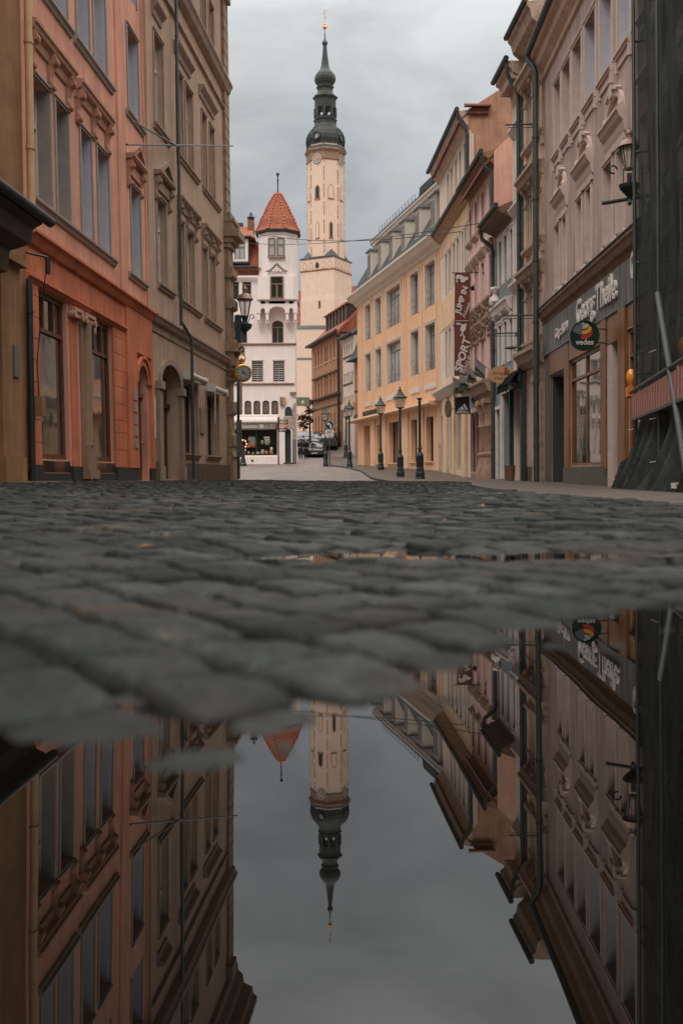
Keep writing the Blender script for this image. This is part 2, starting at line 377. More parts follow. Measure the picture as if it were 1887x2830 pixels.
def scroll(m, fr, s, w_, z, h, n):            # carved console: S-shaped bracket
    pts = [(-.01, z), (n, z), (n, z - h * .12), (n * .92, z - h * .28), (n * .6, z - h * .42), (n * .38, z - h * .6), (n * .42, z - h * .78), (n * .5, z - h * .86), (n * .38, z - h), (-.01, z - h)]
    m.run(fr, pts, s - w_ / 2, s + w_ / 2)
    for q, a in ((-w_ * .5 - .012, 0), (w_ * .5, 1)):
        m.box(fr, s + q, s + q + .012, 0, n * .34, z - h * .82, z - h * .05)
    m.tube([fr.P(s - w_ * .58, n * .72, z - h * .2), fr.P(s + w_ * .58, n * .72, z - h * .2)], h * .13, 10)
    m.tube([fr.P(s - w_ * .56, n * .36, z - h * .86), fr.P(s + w_ * .56, n * .36, z - h * .86)], h * .09, 10)
def pipe(B_or_thing, fr, s, n, z0, z1, r=.05, mat=None, top=None, name='downpipe', clamps=True):
    m = MB(); pts = [fr.P(s, n, z0), fr.P(s, n, z1)]
    if top: pts += [fr.P(*t) for t in top]
    m.tube(pts, r, 10)
    if clamps:
        z = z0 + 1.2
        while z < z1: m.tube([fr.P(s, n, z - .03), fr.P(s, n, z + .03)], r * 1.22, 10); z += 2.0
    return m.build(name, mat or M_zinc, B_or_thing, True)
def gutter(o, fr, s0, s1, n, z, r=.08, mat=None):
    m = MB(); m.tube([fr.P(s0, n, z), fr.P(s1, n, z)], r, 10); return m.build('gutter', mat or M_zincD, o, True)
def roof(B, over=.35, h=3.0, mat=None, s0=None, s1=None, th=.12, name='roof', back=True):
    fr = B.fr; D = B.depth; a = B.s0 if s0 is None else s0; b = B.s1 if s1 is None else s1; z = B.z1
    k = h / (D / 2)
    def f(m):
        prof = [(over, z - k * over + .02), (-D / 2, z + h), (-D - over, z - k * over + .02), (-D - over, z - k * over - th), (-D / 2, z + h - th), (over, z - k * over - th)]
        m.run(fr, prof, a, b)
        for s in (a + .15, b - .15): m.prism(fr, [], 0, 0) if 0 else None
        # gable triangles
    o = B.mb(name, mat or M_tileB, f)
    def g(m):
        for s in (a + .001, b - .001): m.quad([fr.P(s, -.0, z), fr.P(s, -D / 2, z + h - th), fr.P(s, -D, z)])
    B.mb('gable', B.mat, g); return o
# ------------------------------------------------------------------ the ground
rng = np.random.default_rng(5)
def curbx(Y): return np.interp(Y, [-2, 0, 6, 10.4, 20, 27.5, 28.6, 30, 33, 42, 57, 68, 76, 90], [2.3, 2.2, 2.0, 1.9, 2.6, 3.5, 3.0, 1.7, 1.5, 1.55, 1.1, .2, -1.0, -1.6])
def leftx(Y): return np.interp(Y, [-3, 18.8, 29.2, 41.5], [-5.7, -4.85, -4.35, -3.3])
def gauss(X, Y, x, y, rx, ry): return np.exp(-((X - x) / rx) ** 2 - ((Y - y) / ry) ** 2)
def vnoise(X, Y, sc, seed):                   # smooth lattice noise, -1..1
    r = np.random.default_rng(seed).uniform(-1, 1, (97, 97)); x, y = X * sc + 31.7, Y * sc + 17.3
    i, j = np.floor(x).astype(int), np.floor(y).astype(int); u, v = x - i, y - j; u, v = u * u * (3 - 2 * u), v * v * (3 - 2 * v)
    g = lambda a, b: r[a % 97, b % 97]
    return (g(i, j) * (1 - u) + g(i + 1, j) * u) * (1 - v) + (g(i, j + 1) * (1 - u) + g(i + 1, j + 1) * u) * v
def top(X, Y):
    X, Y = np.asarray(X, float), np.asarray(Y, float)
    Ys = np.interp(X, [-3, -.35, -.14, -.06, -.02, .03, .12, .2, .45, 3], [.76, .735, .715, .74, .84, .93, 1.08, 1.26, 1.42, 1.44]) + .035 * vnoise(X, Y, 9, 3) + np.clip(X + .05, 0, .3) * .22 * vnoise(X, Y, 14, 5)
    cap = np.interp(Y, [1.6, 3.2, 6.5], [.0125, .015, .032]) + np.clip((-X - .1) * .05, 0, .018)
    z = np.clip(.075 * (Y - Ys), -.07, cap)
    z = z + np.interp(Y, [6, 20, 38, 45], [0, -.05, -.08, -.10])
    z = z - .031 * gauss(X, Y, .17, 2.46, .58, .17)
    z = z + .011 * gauss(X, Y, -.11, .71, .05, .02) + .016 * gauss(X, Y, -.055, .735, .04, .014) + .006 * gauss(X, Y, .03, .78, .06, .012)
    z = z + .013 * gauss(X, Y, .13, .89, .10, .02) + .014 * gauss(X, Y, .33, 1.17, .16, .04) + .013 * gauss(X, Y, .62, 1.3, .2, .05) + .014 * gauss(X, Y, .24, 1.02, .07, .018) + .013 * gauss(X, Y, .42, 1.27, .09, .022) + .012 * gauss(X, Y, .36, .93, .05, .014)
    z = z + .0035 * vnoise(X, Y, 1.7, 9) + np.where(Y > 3, .010 * np.sin(X * 1.7) * np.sin(Y * .9), 0)
    z = z + np.clip((-X - 1.5) * .03, 0, .12) * np.clip((Y - 3) / 8, 0, 1)
    return z
def pavement():
    V, Fc, K, nv = [], [], [], 0; TI = []
    def stone(cx, cy, ang, a, b, lvl, hz, rz_):
        nonlocal nv
        u = {0: np.array([-1, -.95, -.86, -.68, -.46, -.23, 0, .23, .46, .68, .86, .95, 1]), 1: np.array([-1, -.9, -.5, .5, .9, 1]), 2: np.array([-1, -.88, .88, 1])}[lvl]
        n = len(u); U, W = np.meshgrid(u, u)
        ju, jw = rng.normal(0, .05, 4), rng.normal(0, .05, 4)
        x = U * (1 + ju[0] * W + ju[1] * U * .5) * a / 2; y = W * (1 + jw[0] * U + jw[1] * W * .5) * b / 2
        # rounded corners
        rr = 1 - .07 * (np.abs(U) ** 3) * (np.abs(W) ** 3); x, y = x * rr, y * rr
        X = cx + x * math.cos(ang) - y * math.sin(ang); Y = cy + x * math.sin(ang) + y * math.cos(ang)
        drop = .042 * np.maximum(np.abs(U), np.abs(W)) ** 34 + .0022 * (np.abs(U) ** 6 + np.abs(W) ** 6)
        z = top(X, Y) + hz - drop + rz_[0] * x + rz_[1] * y
        if lvl == 1: z = z + .003 * vnoise(X, Y, 22, 11)
        if lvl == 0: z = z + .0022 * vnoise(X, Y, 24, 11) + .0016 * vnoise(X, Y, 60, 12) + rng.normal(0, .0006, z.shape)
        V.append(np.stack([X.ravel(), Y.ravel(), z.ravel()], 1)); TI.append(np.full(n * n, rng.uniform(0, 1)))
        i = np.arange(n - 1); I, J = np.meshgrid(i, i); q = (J * n + I).ravel() + nv
        Fc.append(np.stack([q, q + 1, q + n + 1, q + n], 1)); nv += n * n
    def keep(x, y, band):
        c = curbx(y)
        if not (-1.2 < y < 43) or x < leftx(y) + .05 or x > c - .08: return False
        inband = x > c - (1.05 if y < 27 else .4)
        return inband == band
    a1 = R(-53)                                  # rows run away to the near right
    d, e = (math.cos(a1), math.sin(a1)), (-math.sin(a1), math.cos(a1))
    r = -60.0
    while r < 60:
        wd = .135 + rng.uniform(-.012, .012); s = -60 + rng.uniform(0, .2)
        rr = r + wd / 2
        # only walk the part of the row that can matter
        while s < 60:
            ln = rng.uniform(.125, .20); x = d[0] * (s + ln / 2) + e[0] * rr; y = d[1] * (s + ln / 2) + e[1] * rr
            if -6 < x < 4 and -1.3 < y < 43 and keep(x, y, False):
                lvl = 0 if y < 3.2 else 1 if y < 9 else 2
                stone(x, y, a1 + rng.normal(0, .02), ln - rng.uniform(.003, .014), wd - rng.uniform(.010, .026), lvl, rng.normal(0, .0018 if y < 1.25 else .0034 if y < 3 else .0045 if y < 9 else .006), rng.normal(0, .02, 2))
            s += ln
        r += wd
    for k in range(7):                           # courses along the kerb
        y = -1.2
        while y < 43:
            ln = rng.uniform(.16, .26); x = float(curbx(y + ln / 2)) - .16 - k * .155
            if keep(x, y, True):
                ang = math.atan2(.2, float(curbx(y + .1) - curbx(y - .1)))
                stone(x, y + ln / 2, ang, ln - .014, .14, 0 if y < 3 else 1 if y < 12 else 2, rng.normal(0, .006), rng.normal(0, .03, 2))
            y += ln
    # the joint filling below the stones
    xs = np.concatenate([np.linspace(-6, -1.6, 60), np.linspace(-1.57, 1.8, 170), np.linspace(1.84, 4.2, 40)]); ys = np.concatenate([np.linspace(-1.3, .3, 12), np.linspace(.32, 4, 185), np.linspace(4.03, 9, 120), np.linspace(9.1, 43.2, 150)])
    U, W = np.meshgrid(xs, ys); U = np.clip(U, leftx(W) - .1, curbx(W) + .02); Z = top(U, W) - .010 - .034 * np.clip(vnoise(U, W, 9, 21) * 1.8 + .5, 0, 1)
    n, mrow = len(xs), len(ys)
    V.append(np.stack([U.ravel(), W.ravel(), Z.ravel()], 1)); i, j = np.arange(n - 1), np.arange(mrow - 1); I, J = np.meshgrid(i, j); q = (J * n + I).ravel() + nv
    nst = sum(len(f) for f in Fc); Fc.append(np.stack([q, q + 1, q + n + 1, q + n], 1))
    TI.append(np.full(len(U.ravel()), .5)); V = np.concatenate(V); Fc = np.concatenate(Fc)
    me = bpy.data.meshes.new('cobbled_street'); me.vertices.add(len(V)); me.vertices.foreach_set('co', V.ravel())
    me.loops.add(len(Fc) * 4); me.loops.foreach_set('vertex_index', Fc.ravel().astype(np.int32))
    me.polygons.add(len(Fc)); me.polygons.foreach_set('loop_start', np.arange(0, len(Fc) * 4, 4, dtype=np.int32))
    me.update(); me.validate()
    at_ = me.attributes.new('tint', 'FLOAT', 'POINT'); at_.data.foreach_set('value', np.concatenate(TI).astype(np.float32))
    me.materials.append(M_cob); me.materials.append(M_joint)
    mi = np.zeros(len(Fc), np.int32); mi[nst:] = 1; me.polygons.foreach_set('material_index', mi)
    me.polygons.foreach_set('use_smooth', np.ones(len(Fc), bool))
    o = bpy.data.objects.new('cobbled_street', me); COL.objects.link(o); tag(o, kind='structure')
def cobmat():
    m = bpy.data.materials.new('wet_granite_setts'); m.use_nodes = True; nt = m.node_tree; L = nt.links; b = nt.nodes['Principled BSDF']
    t = nd(nt, 'ShaderNodeTexCoord')
    def noise(sc, det, ro, stops, loc=(0, 0, 0)):
        mp = nd(nt, 'ShaderNodeMapping'); mp.inputs['Location'].default_value = loc; L.new(t.outputs['Object'], mp.inputs[0])
        n = nd(nt, 'ShaderNodeTexNoise', i_Scale=sc, i_Detail=det, i_Roughness=ro); L.new(mp.outputs[0], n.inputs[0]); r = ramp(nt, stops); L.new(n.outputs['Fac'], r.inputs[0]); return n, r
    def mul(a, b_):
        mm = nd(nt, 'ShaderNodeMix', data_type='RGBA', blend_type='MULTIPLY'); mm.inputs[0].default_value = 1; L.new(a, mm.inputs[6]); L.new(b_, mm.inputs[7]); return mm.outputs[2]
    _, ra = noise(1.7, 8, .7, [(.3, (.008, .0105, .0100)), (.5, (.019, .0235, .0222)), (.7, (.045, .050, .046))])
    hs = nd(nt, 'ShaderNodeAttribute', attribute_name='tint')
    rv = ramp(nt, [(0, (.45, .48, .48)), (.5, (.9, .92, .9)), (.85, (1.35, 1.3, 1.2)), (1, (1.7, 1.45, 1.2))]); L.new(hs.outputs['Fac'], rv.inputs[0])
    _, rc = noise(120, 4, .75, [(.36, (.45,) * 3), (.64, (1.6,) * 3)])
    _, rd = noise(17, 6, .7, [(.35, (.6,) * 3), (.65, (1.35,) * 3)], (3, 1, 0))
    col = mul(mul(mul(ra.outputs[0], rv.outputs[0]), rc.outputs[0]), rd.outputs[0])
    _, rg = noise(1.3, 7, .75, [(.54, (0, 0, 0)), (.68, (.6,) * 3)], (5, 5, 0))
    m2 = nd(nt, 'ShaderNodeMix', data_type='RGBA'); m2.inputs[7].default_value = (.05, .03, .016, 1); L.new(rg.outputs[0], m2.inputs[0]); L.new(col, m2.inputs[6]); L.new(m2.outputs[2], b.inputs['Base Color'])
    _, rr = noise(2.4, 7, .7, [(.38, (.28,) * 3), (.58, (.82,) * 3)], (9, 2, 0)); L.new(rr.outputs[0], b.inputs['Roughness'])
    b.inputs['Specular IOR Level'].default_value = .26
    n1, _ = noise(26, 7, .72, [(0, (0,) * 3), (1, (1,) * 3)]); n2, _ = noise(110, 3, .6, [(0, (0,) * 3), (1, (1,) * 3)])
    bp = nd(nt, 'ShaderNodeBump', i_Strength=1.0, i_Distance=.009); L.new(n1.outputs['Fac'], bp.inputs['Height'])
    b2 = nd(nt, 'ShaderNodeBump', i_Strength=1.0, i_Distance=.0022); L.new(n2.outputs['Fac'], b2.inputs['Height']); L.new(bp.outputs[0], b2.inputs['Normal']); L.new(b2.outputs[0], b.inputs['Normal'])
    return m
M_cob = cobmat()
M_joint = pmat('wet_joint_sand', (.008, .0065, .0045), rough=.8, var=.4, scale=20, bump=.004, bscale=80)
pavement()
def sheet(name, rows, mat, kind='structure', smooth=True):
    """rows: list of lists of points, same length each"""
    me = bpy.data.meshes.new(name); n = len(rows[0]); V = [p for r_ in rows for p in r_]
    me.from_pydata(V, [], [(j * n + i, j * n + i + 1, (j + 1) * n + i + 1, (j + 1) * n + i) for j in range(len(rows) - 1) for i in range(n - 1)])
    me.materials.append(mat); me.polygons.foreach_set('use_smooth', [smooth] * len(me.polygons))
    o = bpy.data.objects.new(name, me); COL.objects.link(o); tag(o, kind=kind); return o
def pavemat(name, col, bw, bh, mortar=.4, rough=.6, var=.5, bump=.006, rot=0.0):
    m = bpy.data.materials.new(name); m.use_nodes = True; nt = m.node_tree; L = nt.links; b = nt.nodes['Principled BSDF']
    t = nd(nt, 'ShaderNodeTexCoord'); mp = nd(nt, 'ShaderNodeMapping'); mp.inputs['Rotation'].default_value = (0, 0, rot); L.new(t.outputs['Object'], mp.inputs[0])
    br = nd(nt, 'ShaderNodeTexBrick', offset=.5, i_Scale=1.0, i_Mortar_Size=min(bw, bh) * .07); br.inputs['Brick Width'].default_value = bw; br.inputs['Row Height'].default_value = bh
    br.inputs['Color1'].default_value = (*[c * (1 - var * .4) for c in col], 1); br.inputs['Color2'].default_value = (*[c * (1 + var * .35) for c in col], 1)
    br.inputs['Mortar'].default_value = (*[c * mortar for c in col], 1); L.new(mp.outputs[0], br.inputs[0])
    nn = nd(nt, 'ShaderNodeTexNoise', i_Scale=.6, i_Detail=8.0, i_Roughness=.7); L.new(t.outputs['Object'], nn.inputs[0]); rr = ramp(nt, [(.3, (.6,) * 3), (.7, (1.2,) * 3)]); L.new(nn.outputs['Fac'], rr.inputs[0])
    mm = nd(nt, 'ShaderNodeMix', data_type='RGBA', blend_type='MULTIPLY'); mm.inputs[0].default_value = 1; L.new(br.outputs[0], mm.inputs[6]); L.new(rr.outputs[0], mm.inputs[7]); L.new(mm.outputs[2], b.inputs['Base Color'])
    b.inputs['Roughness'].default_value = rough
    bp = nd(nt, 'ShaderNodeBump', i_Strength=1.0, i_Distance=bump); bp.invert = True; L.new(br.outputs['Fac'], bp.inputs['Height']); L.new(bp.outputs[0], b.inputs['Normal'])
    return m
M_sett = pavemat('small_setts', (.26, .21, .19), .34, .16, rough=.6, var=.9, mortar=.25)
M_slab = pavemat('pavement_slabs', (.115, .086, .068), 1.1, .5, rough=.5, var=.35)
M_slabL = pavemat('mosaic_pavement', (.15, .10, .068), .12, .1, rough=.6, var=.6)
yy = [-60, -20, -1.2] + [float(y) for y in np.linspace(-1, 40, 12)] + [float(y) for y in np.linspace(42.5, 118, 60)] + [140, 160, 260, 420]
def gz(y): return -.14 if y < 42 else (-.14 + (G(y) + .14) * min(1, (y - 42) / 1.5 + .0) if y < 43.5 else G(y))
sheet('ground', [[(x, y, gz(y) - .1 if abs(x) > 30 else gz(y)) for x in (-250, -30, -12, -6, -3, 0, 3, 6, 12, 30, 250)] for y in yy], M_sett)
# pavement on the right, kerb to wall
yr = [-2, 0, 3, 6, 10.4, 15, 20, 25, 27.5, 28.6, 29.3, 30, 31, 33, 38, 42, 48, 52, 57, 62, 68, 72, 76, 82, 90]
def zr(y): return float(np.interp(y, [-2, 6, 20, 27, 28.6, 33, 40, 43, 90], [-.0, -.0, -.06, -.05, -.03, -.03, .0, 0, 0])) + (G(y) + .07 if y > 43 else 0)
rows = []
for y in yr:
    c = float(curbx(y)); z = zr(y); zw = z - (.09 if y < 30 else .04 if y < 40 else 0)
    rows.append([(c, y, z - .22), (c, y, z - .012), (c + .015, y, z), (c + .13, y, z + .001), (c + .14, y, z - .004), (c + 1.6, y, z), (7.2 if y < 60 else 9, y, zw)])
sheet('sidewalk', rows, M_slab, smooth=False)
yl = [-6, 0, 8, 14, 18.8, 24, 29.2, 35, 41.5, 46]
rows = []
for y in yl:
    c = float(np.interp(y, [-6, 18.8, 29.2, 41.5, 46], [-5.75, -4.85, -4.35, -3.3, -3.1])); z = float(np.interp(y, [0, 18, 41, 46], [.1, .10, .0, -.04])); zw = float(np.interp(y, [0, 18, 41, 46], [.2, .19, .05, -.02]))
    rows.append([(c, y, z - .3), (c, y, z - .012), (c - .015, y, z), (c - .13, y, z), (c - .14, y, z - .004), (-7.6, y, zw)])
sheet('sidewalk_left', rows, M_slabL, smooth=False)
# the puddle
def watermat():
    m = bpy.data.materials.new('puddle_water'); m.use_nodes = True; nt = m.node_tree; L = nt.links; b = nt.nodes['Principled BSDF']
    b.inputs['Base Color'].default_value = (.0022, .002, .0014, 1); b.inputs['Roughness'].default_value = .0; b.inputs['IOR'].default_value = 1.66
    t = nd(nt, 'ShaderNodeTexCoord'); n = nd(nt, 'ShaderNodeTexNoise', i_Scale=5.0, i_Detail=1.0); L.new(t.outputs['Object'], n.inputs[0])
    bp = nd(nt, 'ShaderNodeBump', i_Strength=1.0, i_Distance=.0002); L.new(n.outputs['Fac'], bp.inputs['Height']); L.new(bp.outputs[0], b.inputs['Normal'])
    return m
M_water = watermat()
sheet('puddle_water', [[(x, y, 0) for x in (-1.6, 0, 1.75)] for y in (-1, 1, 3.1)], M_water)

def kerb():
    m = MB(); y = 8.0; k = 0
    while y < 74:
        l = .9; y2 = y + l; a, c = Vector((float(curbx(y + .02)), y + .02, 0)), Vector((float(curbx(y2 - .0)), y2, 0)); d = (c - a).normalized(); n = Vector((d.y, -d.x, 0))
        zt = lambda q: zr(q.y) + (.035 if q.y > 24 else .012); w_ = .15
        vs = [a + Vector((0, 0, -.3)), c + Vector((0, 0, -.3)), c + n * w_ + Vector((0, 0, -.3)), a + n * w_ + Vector((0, 0, -.3)), a + Vector((0, 0, zt(a))), c + Vector((0, 0, zt(c))), c + n * w_ + Vector((0, 0, zt(c))), a + n * w_ + Vector((0, 0, zt(a)))]
        m.add(vs, [(0, 1, 2, 3), (4, 5, 6, 7), (0, 1, 5, 4), (1, 2, 6, 5), (2, 3, 7, 6), (3, 0, 4, 7)]); y = y2
    o = m.build('kerb', pmat('kerb_granite', (.10, .085, .07), rough=.6, var=.5, scale=3, bump=.006)); tag(o, kind='structure')
kerb()
rl = random.Random(8); m = MB()
for k in range(34):
    y = rl.uniform(1.3, 14) if k < 12 else rl.uniform(14, 40); x = rl.uniform(-.33, .33) * y * 1.1; x = max(float(leftx(y)) + .1, min(float(curbx(y)) - .1, x)); z = float(top(x, y)) + .007
    u = Vector((rl.uniform(-1, 1), rl.uniform(-1, 1), rl.uniform(-.2, .2))).normalized() * rl.uniform(.012, .028); v = u.cross(Vector((0, 0, 1))).normalized() * rl.uniform(.008, .018); c = Vector((x, y, z))
    m.add([c - u, c - v + Vector((0, 0, .004)), c + u, c + v + Vector((0, 0, .006)), c + Vector((0, 0, .002))], [(0, 1, 4), (1, 2, 4), (2, 3, 4), (3, 0, 4)])
tag(m.build('fallen_leaves', pmat('orange_brown_leaf', (.20, .085, .03), rough=.7, var=.6, scale=9)), kind='stuff')
# ================================================================== left side of the street
L0 = Fr((-6.786 + .0463 * 8, 8), (-6.786 + .0463 * 18.8, 18.8), (1, 0), .012)
L1 = Fr((-6.786 + .0463 * 18.8, 18.8), (-6.786 + .0463 * 29.2, 29.2), (1, 0), .020)
L2 = Fr((-5.434, 29.2), (-5.434 + .0755 * 12.3, 41.5), (1, 0), .010)
P_sal = plaster('salmon_plaster', (.74, .365, .255), scale=.8)
P_salO = plaster('orange_red_plaster', (.66, .215, .11), var=.2, scale=.9, col2=(.42, .15, .08), patch=-.02)
P_salT = pmat('salmon_trim', (.52, .27, .18), rough=.85, var=.2, scale=4, bump=.004, streak=.15)
P_bei = plaster('grey_brown_plaster', (.49, .34, .245), var=.12)
P_beiT = pmat('brown_stucco_trim', (.36, .255, .185), rough=.85, var=.28, scale=3, bump=.005, streak=.2)
P_och = plaster('peeling_ochre_plaster', (.34, .175, .088), var=.2, scale=1.2, streak=.15, col2=(.17, .10, .06), patch=-.03)
M_reveal = pmat('grey_window_reveal', (.30, .26, .22), rough=.7, var=.15, scale=4)
def zP(fr, x, y, n=0): return fr.z(x, y, n)
# ---- salmon house -------------------------------------------------
B = Bld('salmon_house', L1, .35, L1.L, 16.2, P_sal, 'salmon pink plastered house with orange shop front, between ochre house and grey-brown house', base=.15)
S1 = L1.s
ZC = 4.92
for x0, x1, y0 in ((103, 185, 820), (247, 308, 850)):                        # two shop windows
    s0, s1 = S1(x0, 900), S1(x1, 900)
    win(B, s0, s1, .55, 3.92, dp=.14, frame=M_wood, glass=M_glassS, cols=1, tr=.77, fw=.11, name='shop_window')
    m = MB()
    for k in (1, 2): sm = s0 + (s1 - s0) * k / 3; m.box(L1, sm - .035, sm + .035, -.14, -.075, 3.19, 3.81)
    m.build('glazing_bar', M_wood, B.o)
    m = MB(); m.box(L1, s0 - .01, s1 + .01, -.12, .0, .28, .52); m.build('stall_riser', M_woodD, B.o)
sd0, sd1 = S1(379, 1100), S1(406, 1100)                                       # arched door
B.holes.append((sd0, sd1, .08, 3.28, .2, .5))
m = MB(); m.face(L1, sd0, sd1, .05, 3.3, -.19); d_ = m.build('door', M_wood, B.o)
m = MB(); m.box(L1, sd0, sd1, -.19, -.10, 2.40, 2.52)
for k in (0, 1):
    c0 = sd0 + (sd1 - sd0) * (k + .12) / 2; c1 = sd0 + (sd1 - sd0) * (k + .88) / 2
    for z0, z1 in ((.35, 1.05), (1.2, 2.3)):
        m.box(L1, c0, c1, -.19, -.165, z0, z0 + .05); m.box(L1, c0, c1, -.19, -.165, z1 - .05, z1); m.box(L1, c0, c0 + .05, -.19, -.165, z0 + .05, z1 - .05); m.box(L1, c1 - .05, c1, -.19, -.165, z0 + .05, z1 - .05)
m.build('panel', M_wood, d_)
m = MB(); m.prism(L1, [(s, z) for s, z in [(sd0 + .08, 2.56)] + arc(sd0 + .08, sd1 - .08, 2.8, .4) + [(sd1 - .08, 2.56)]], -.185, -.18); m.build('fanlight', M_glass, d_)
m = MB(); m.tube([L1.P(sd1 - .12, -.18, 1.1), L1.P(sd1 - .12, -.07, 1.1), L1.P(sd1 - .24, -.07, 1.1)], .018, 6); m.build('handle', M_stoneD, d_)
m = MB()
a_, b_ = arc(sd0 - .17, sd1 + .17, 2.78, .68), arc(sd0, sd1, 2.78, .5)
for i in range(len(a_) - 1): m.prism(L1, [a_[i], a_[i + 1], b_[i + 1], b_[i]], -.01, .07)
a2 = arc(sd0 - .24, sd1 + .24, 2.78, .76)
for i in range(len(a_) - 1): m.prism(L1, [a2[i], a2[i + 1], a_[i + 1], a_[i]], -.01, .12)
m.build('door_arch', P_salO, B.o)
# orange ground-floor cladding: piers with joints, frieze
def clad(m):
    sE = L1.L
    pb = S1(341, 900)
    for a, b in ((.35, S1(103, 900)), (S1(308, 900), pb)):                   # jointed piers
        z = .42
        while z < 3.9:
            h = .44 if z < 1 else .31 if int(z * 10) % 2 else .42
            m.box(L1, a, b, -.01, .045, z + .012, min(z + h, 3.93)); z += h
    m.box(L1, .35, pb, .0, .05, 4.08, 4.66); m.run(L1, [(-.01, 3.94), (.05, 3.94), (.08, 3.98), (.13, 4.02), (.13, 4.07), (-.01, 4.07)], .35, pb)
    m.box(L1, pb, sE, .001, .10, 3.55, 4.66)                                   # bay with the door
    m.box(L1, pb, sd0 - .26, .0, .10, .42, 3.55); m.box(L1, sd1 + .26, sE, .0, .10, .42, 3.55)
    m.box(L1, sd0 - .26, sd1 + .26, .0, .035, 3.5, 3.55)
    m.box(L1, S1(191, 900), S1(209, 900), -.2, .03, .42, 3.93)                 # middle pilaster
B.mb('ground_floor_facing', P_salO, clad)
B.mb('cornice', P_salO, lambda m: m.run(L1, [(-.01, ZC), (.26, ZC - .02), (.26, ZC - .07), (.20, ZC - .11), (.16, ZC - .19), (.12, ZC - .26), (.0, ZC - .28)], .35, L1.L))
def capi(m):
    for x0, x1 in ((190, 211), (221, 246)):
        s0, s1 = S1(x0, 860), S1(x1, 860); c = (s0 + s1) / 2
        m.box(L1, s0 - .04, s1 + .04, 0, .16, 3.78, 3.86)
        for s in (s0, s1): m.tube([L1.P(s, .01, 3.70), L1.P(s, .17, 3.70)], .085, 12)
        m.box(L1, s0, s1, 0, .13, 3.66, 3.78)
B.mb('capital', P_salT, capi)
def column(m):
    s0, s1 = S1(220, 1000), S1(244, 1000); c = (s0 + s1) / 2; r = (s1 - s0) / 2
    base = L1.P(c, .0, 0)
    for z0, z1, n_ in ((.15, .35, .2), (.35, .9, .15)): m.box(L1, s0 - (n_ - .15), s1 + (n_ - .15), -.05, n_, z0, z1)
    m.box(L1, s0, s1, -.05, .06, .9, 3.7)
    m.lathe(base, [(r * .5, .9), (r * .42, 1.0), (r * .42, 2.2), (r * .38, 3.66)], 14)
B.mb('column', pmat('beige_weathered_paint', (.33, .21, .13), rough=.8, var=.2, scale=3, streak=.2, col2=(.12, .05, .02), patch=-.03), column, True)
B.mb('plinth', M_plinth, lambda m: [m.box(L1, a, b, -.02, .075, -.2, .42 - (.0)) for a, b in ((.35, S1(103, 900)), (S1(185, 900), S1(211, 900)), (S1(308, 900), sd0 - .1), (sd1 + .1, L1.L))] + [m.box(L1, S1(103, 900), S1(185, 900), -.32, .05, -.2, .27), m.box(L1, S1(247, 900), S1(308, 900), -.32, .05, -.2, .27)])
# upper windows
def hoodA(s0, s1, z, nb):
    def f(m):
        m.run(L1, [(-.01, z), (.23, z - .03), (.23, z - .1), (.19, z - .13), (.17, z - .2), (.08, z - .26), (.05, z - .42), (-.01, z - .44)], s0, s1)
        for k in range(nb): scroll(m, L1, s0 + .16 + (s1 - s0 - .32) * k / (nb - 1), .20, z - .2, .78, .16)
    B.mb('window_hood', P_salT, f)
def hoodT(fr, bld, s0, s1, z, mat, h=.42, cons=True):
    c = (s0 + s1) / 2
    def f(m):
        m.run(fr, [(-.01, z), (.23, z), (.23, z - .07), (.18, z - .13), (-.01, z - .15)], s0, s1)
        m.prism(fr, [(s0, z), (c, z + h), (s1, z), (s1 - .25, z), (c, z + h - .14), (s0 + .25, z)], -.01, .23)
        m.prism(fr, [(s0 + .2, z), (c, z + h - .1), (s1 - .2, z)], -.01, .12)
        m.box(fr, s0 + .1, s1 - .1, 0, .06, z - .5, z - .15)
        if cons:
            for s in (s0 + .14, s1 - .14): scroll(m, fr, s, .17, z - .15, .72, .16)
    bld.mb('window_hood', mat, f)
W1 = [(87, 134, 250), (153, 186, 330), (222, 250, 400), (268, 297, 430), (361, 385, 560)]
gl1 = [M_glassL, M_glassL, M_glass, M_glass, M_glass]
M_pale = pmat('pale_blue_reveal', (.50, .50, .56), rough=.5, var=.08, scale=3)
ln1 = [M_reveal, M_reveal, M_pale, M_pale, M_pale]
for (x0, x1, yr_), g_, l_ in zip(W1, gl1, ln1):
    win(B, S1(x0, yr_), S1(x1, yr_), 5.72, 8.12, dp=.30, liner=l_, sur=M_reveal, sw=.09, glass=g_, frame=M_white)
for (x0, x1, yr_) in [(100, 133, 10), (150, 183, 10), (211, 243, 10), (258, 290, 60), (351, 379, 140)]:
    win(B, S1(x0, yr_), S1(x1, yr_), 10.15, 12.45, dp=.30, liner=M_pale, sur=M_reveal, sw=.09, glass=M_glass)
    win(B, S1(x0, yr_), S1(x1, yr_), 13.4, 15.2, dp=.30, liner=M_pale, sur=M_reveal, sw=.09, glass=M_glass)
def sillx(bld, fr, s0, s1, z, mat, d=.12):
    bld.mb('window_sill', mat, lambda m: m.run(fr, [(-.01, z), (d, z - .02), (d, z - .08), (d - .05, z - .11), (d - .07, z - .18), (-.01, z - .2)], s0, s1))
for x0, x1, yr_ in ((86, 212, 560), (216, 316, 700), (355, 403, 800)): sillx(B, L1, S1(x0, yr_), S1(x1, yr_), 5.68, M_reveal)
for x0, x1, yr_ in ((92, 194, 30), (203, 306, 110), (346, 392, 250)): sillx(B, L1, S1(x0, yr_), S1(x1, yr_), 10.1, M_reveal)
hoodA(S1(72, 120), L1.s(217, 195, .22), 9.12, 3); hoodA(S1(205, 260), L1.s(320, 330, .22), 9.12, 3)
hoodT(L1, B, S1(347, 380), L1.s(408, 420, .22), 8.86, P_salT)
